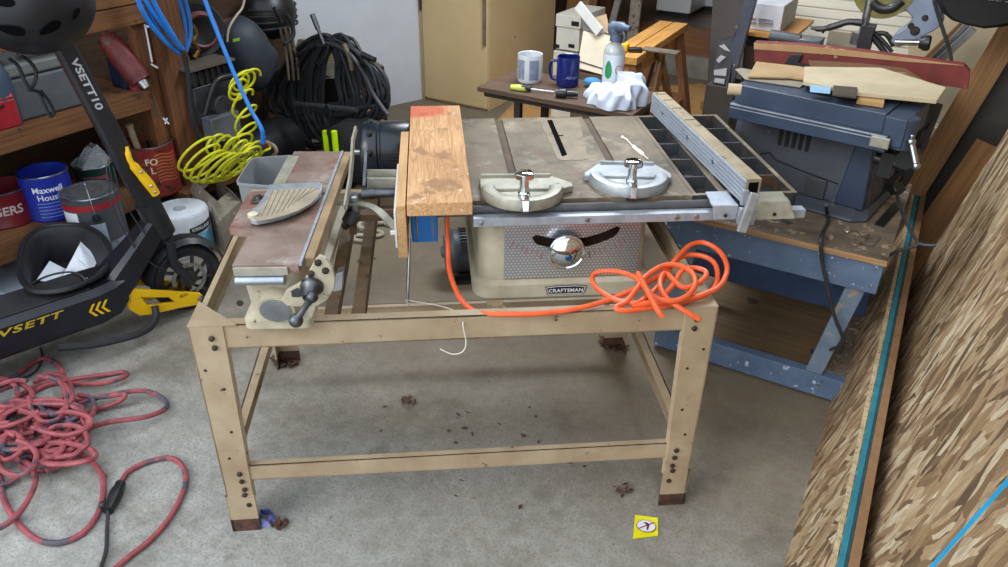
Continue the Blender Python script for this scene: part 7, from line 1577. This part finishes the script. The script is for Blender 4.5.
p_ = Vector(P(267, 521, z=0)); m = MB()
m.grid(lambda u, v: (p_.x+.028*(1-v*.3)*math.cos(2*PI*u)*(1+.3*math.sin(5*2*PI*u)), p_.y+.022*(1-v*.3)*math.sin(2*PI*u)*(1+.3*math.cos(4*2*PI*u)), .002+.022*v*(1+.5*math.sin(9*u*2+v*8))), 24, 5, True); m.solo('candy_wrapper', M('violet_foil', '#4a55b0', '#8f96cf', 60, .3, .4), 'crumpled violet-blue foil wrapper beside the near left foot of the stand', 'wrapper')
def litter(label, u, v, w_, n, seed):
    random.seed(seed); m = MB(); c_ = Vector(P(u, v, z=0))
    for k in range(n):
        a = random.uniform(0, 6.3); d_ = w_*math.sqrt(random.random()); x_, y_ = c_.x+d_*math.cos(a), c_.y+d_*.7*math.sin(a); s_ = random.uniform(.004, .011); an = random.uniform(0, 6); z_ = random.uniform(.001, .014)
        ex, ey = Vector((math.cos(an), math.sin(an), random.uniform(-.4, .4))), Vector((-math.sin(an), math.cos(an), random.uniform(-.4, .4))); cc2 = Vector((x_, y_, z_+s_*.4))
        m.add([tuple(cc2+ex*s_*1.5), tuple(cc2+ey*s_*.7), tuple(cc2-ex*s_*1.3), tuple(cc2-ey*s_*.6)], [(0, 1, 2, 3)])
    m.solo('leaf_litter', M('dry_leaf_litter', '#5c3d2c', '#3f2a20', 40, .9), label, 'leaf litter', kind='stuff', smooth=0)
litter('dry brown leaf litter by the far left foot of the stand', 285, 362, .055, 110, 1)
litter('dry brown leaf litter by the far right foot of the stand', 613, 345, .06, 110, 2)
litter('scattered dry leaf crumbs beneath the stand near the middle', 408, 402, .03, 16, 3)
litter('dry crumbs next to the violet wrapper', 280, 526, .03, 22, 5)
litter('brown crumbs on the concrete near the lower right of the stand', 622, 492, .03, 12, 6)
litter('sparse specks spread over the concrete between the stand legs', 470, 440, .42, 22, 7)
# ================================================================ camera, light, view
cam = bpy.data.objects.new('camera', bpy.data.cameras.new('camera')); COL.objects.link(cam); sc.camera = cam
r, up, fw = cam_axes(YAW+T)
cam.matrix_world = Matrix(((r.x, up.x, -fw.x, CW[0]), (r.y, up.y, -fw.y, CW[1]), (r.z, up.z, -fw.z, CW[2]), (0, 0, 0, 1)))
cam.data.sensor_width = 36; cam.data.lens = F_PX/1008*36; cam.data.clip_start = .02
w = bpy.data.worlds.new('sky'); sc.world = w; w.use_nodes = True
nt = w.node_tree; bg = nt.nodes['Background']
bg.inputs['Color'].default_value = (.80, .90, 1.0, 1); bg.inputs['Strength'].default_value = 1.5
sun = bpy.data.lights.new('sun', 'SUN'); sun.energy = 1.2; sun.angle = math.radians(30); sun.color = (1, .95, .87)
so = bpy.data.objects.new('sun', sun); COL.objects.link(so); so.rotation_euler = (math.radians(58), 0, math.radians(-20))
lamp = bpy.data.lights.new('laundry_fill', 'POINT'); lamp.energy = 22; lamp.color = (1, .92, .82); lamp.shadow_soft_size = .3  # unseen weak fill added inside the room past the doorway
lo = bpy.data.objects.new('laundry_fill', lamp); COL.objects.link(lo); lo.location = (-1.0, 6.6, 2.0)
ar_ = bpy.data.lights.new('back_fill', 'AREA'); ar_.shape = 'RECTANGLE'; ar_.size = 1.2; ar_.size_y = .5; ar_.energy = 48; ar_.color = (.86, .93, 1)  # unseen cool fill, added to brighten the back of the garage
ao_ = bpy.data.objects.new('back_fill', ar_); COL.objects.link(ao_); ao_.location = (-.7, 2.1, 2.44)
vs = sc.view_settings; vs.view_transform = 'Standard'; vs.look = 'None'; vs.gamma = 1; vs.exposure = 0.5; vs.use_curve_mapping = False
sc.cycles.use_denoising = True
sc.cycles.max_bounces = 8; sc.cycles.diffuse_bounces = 5
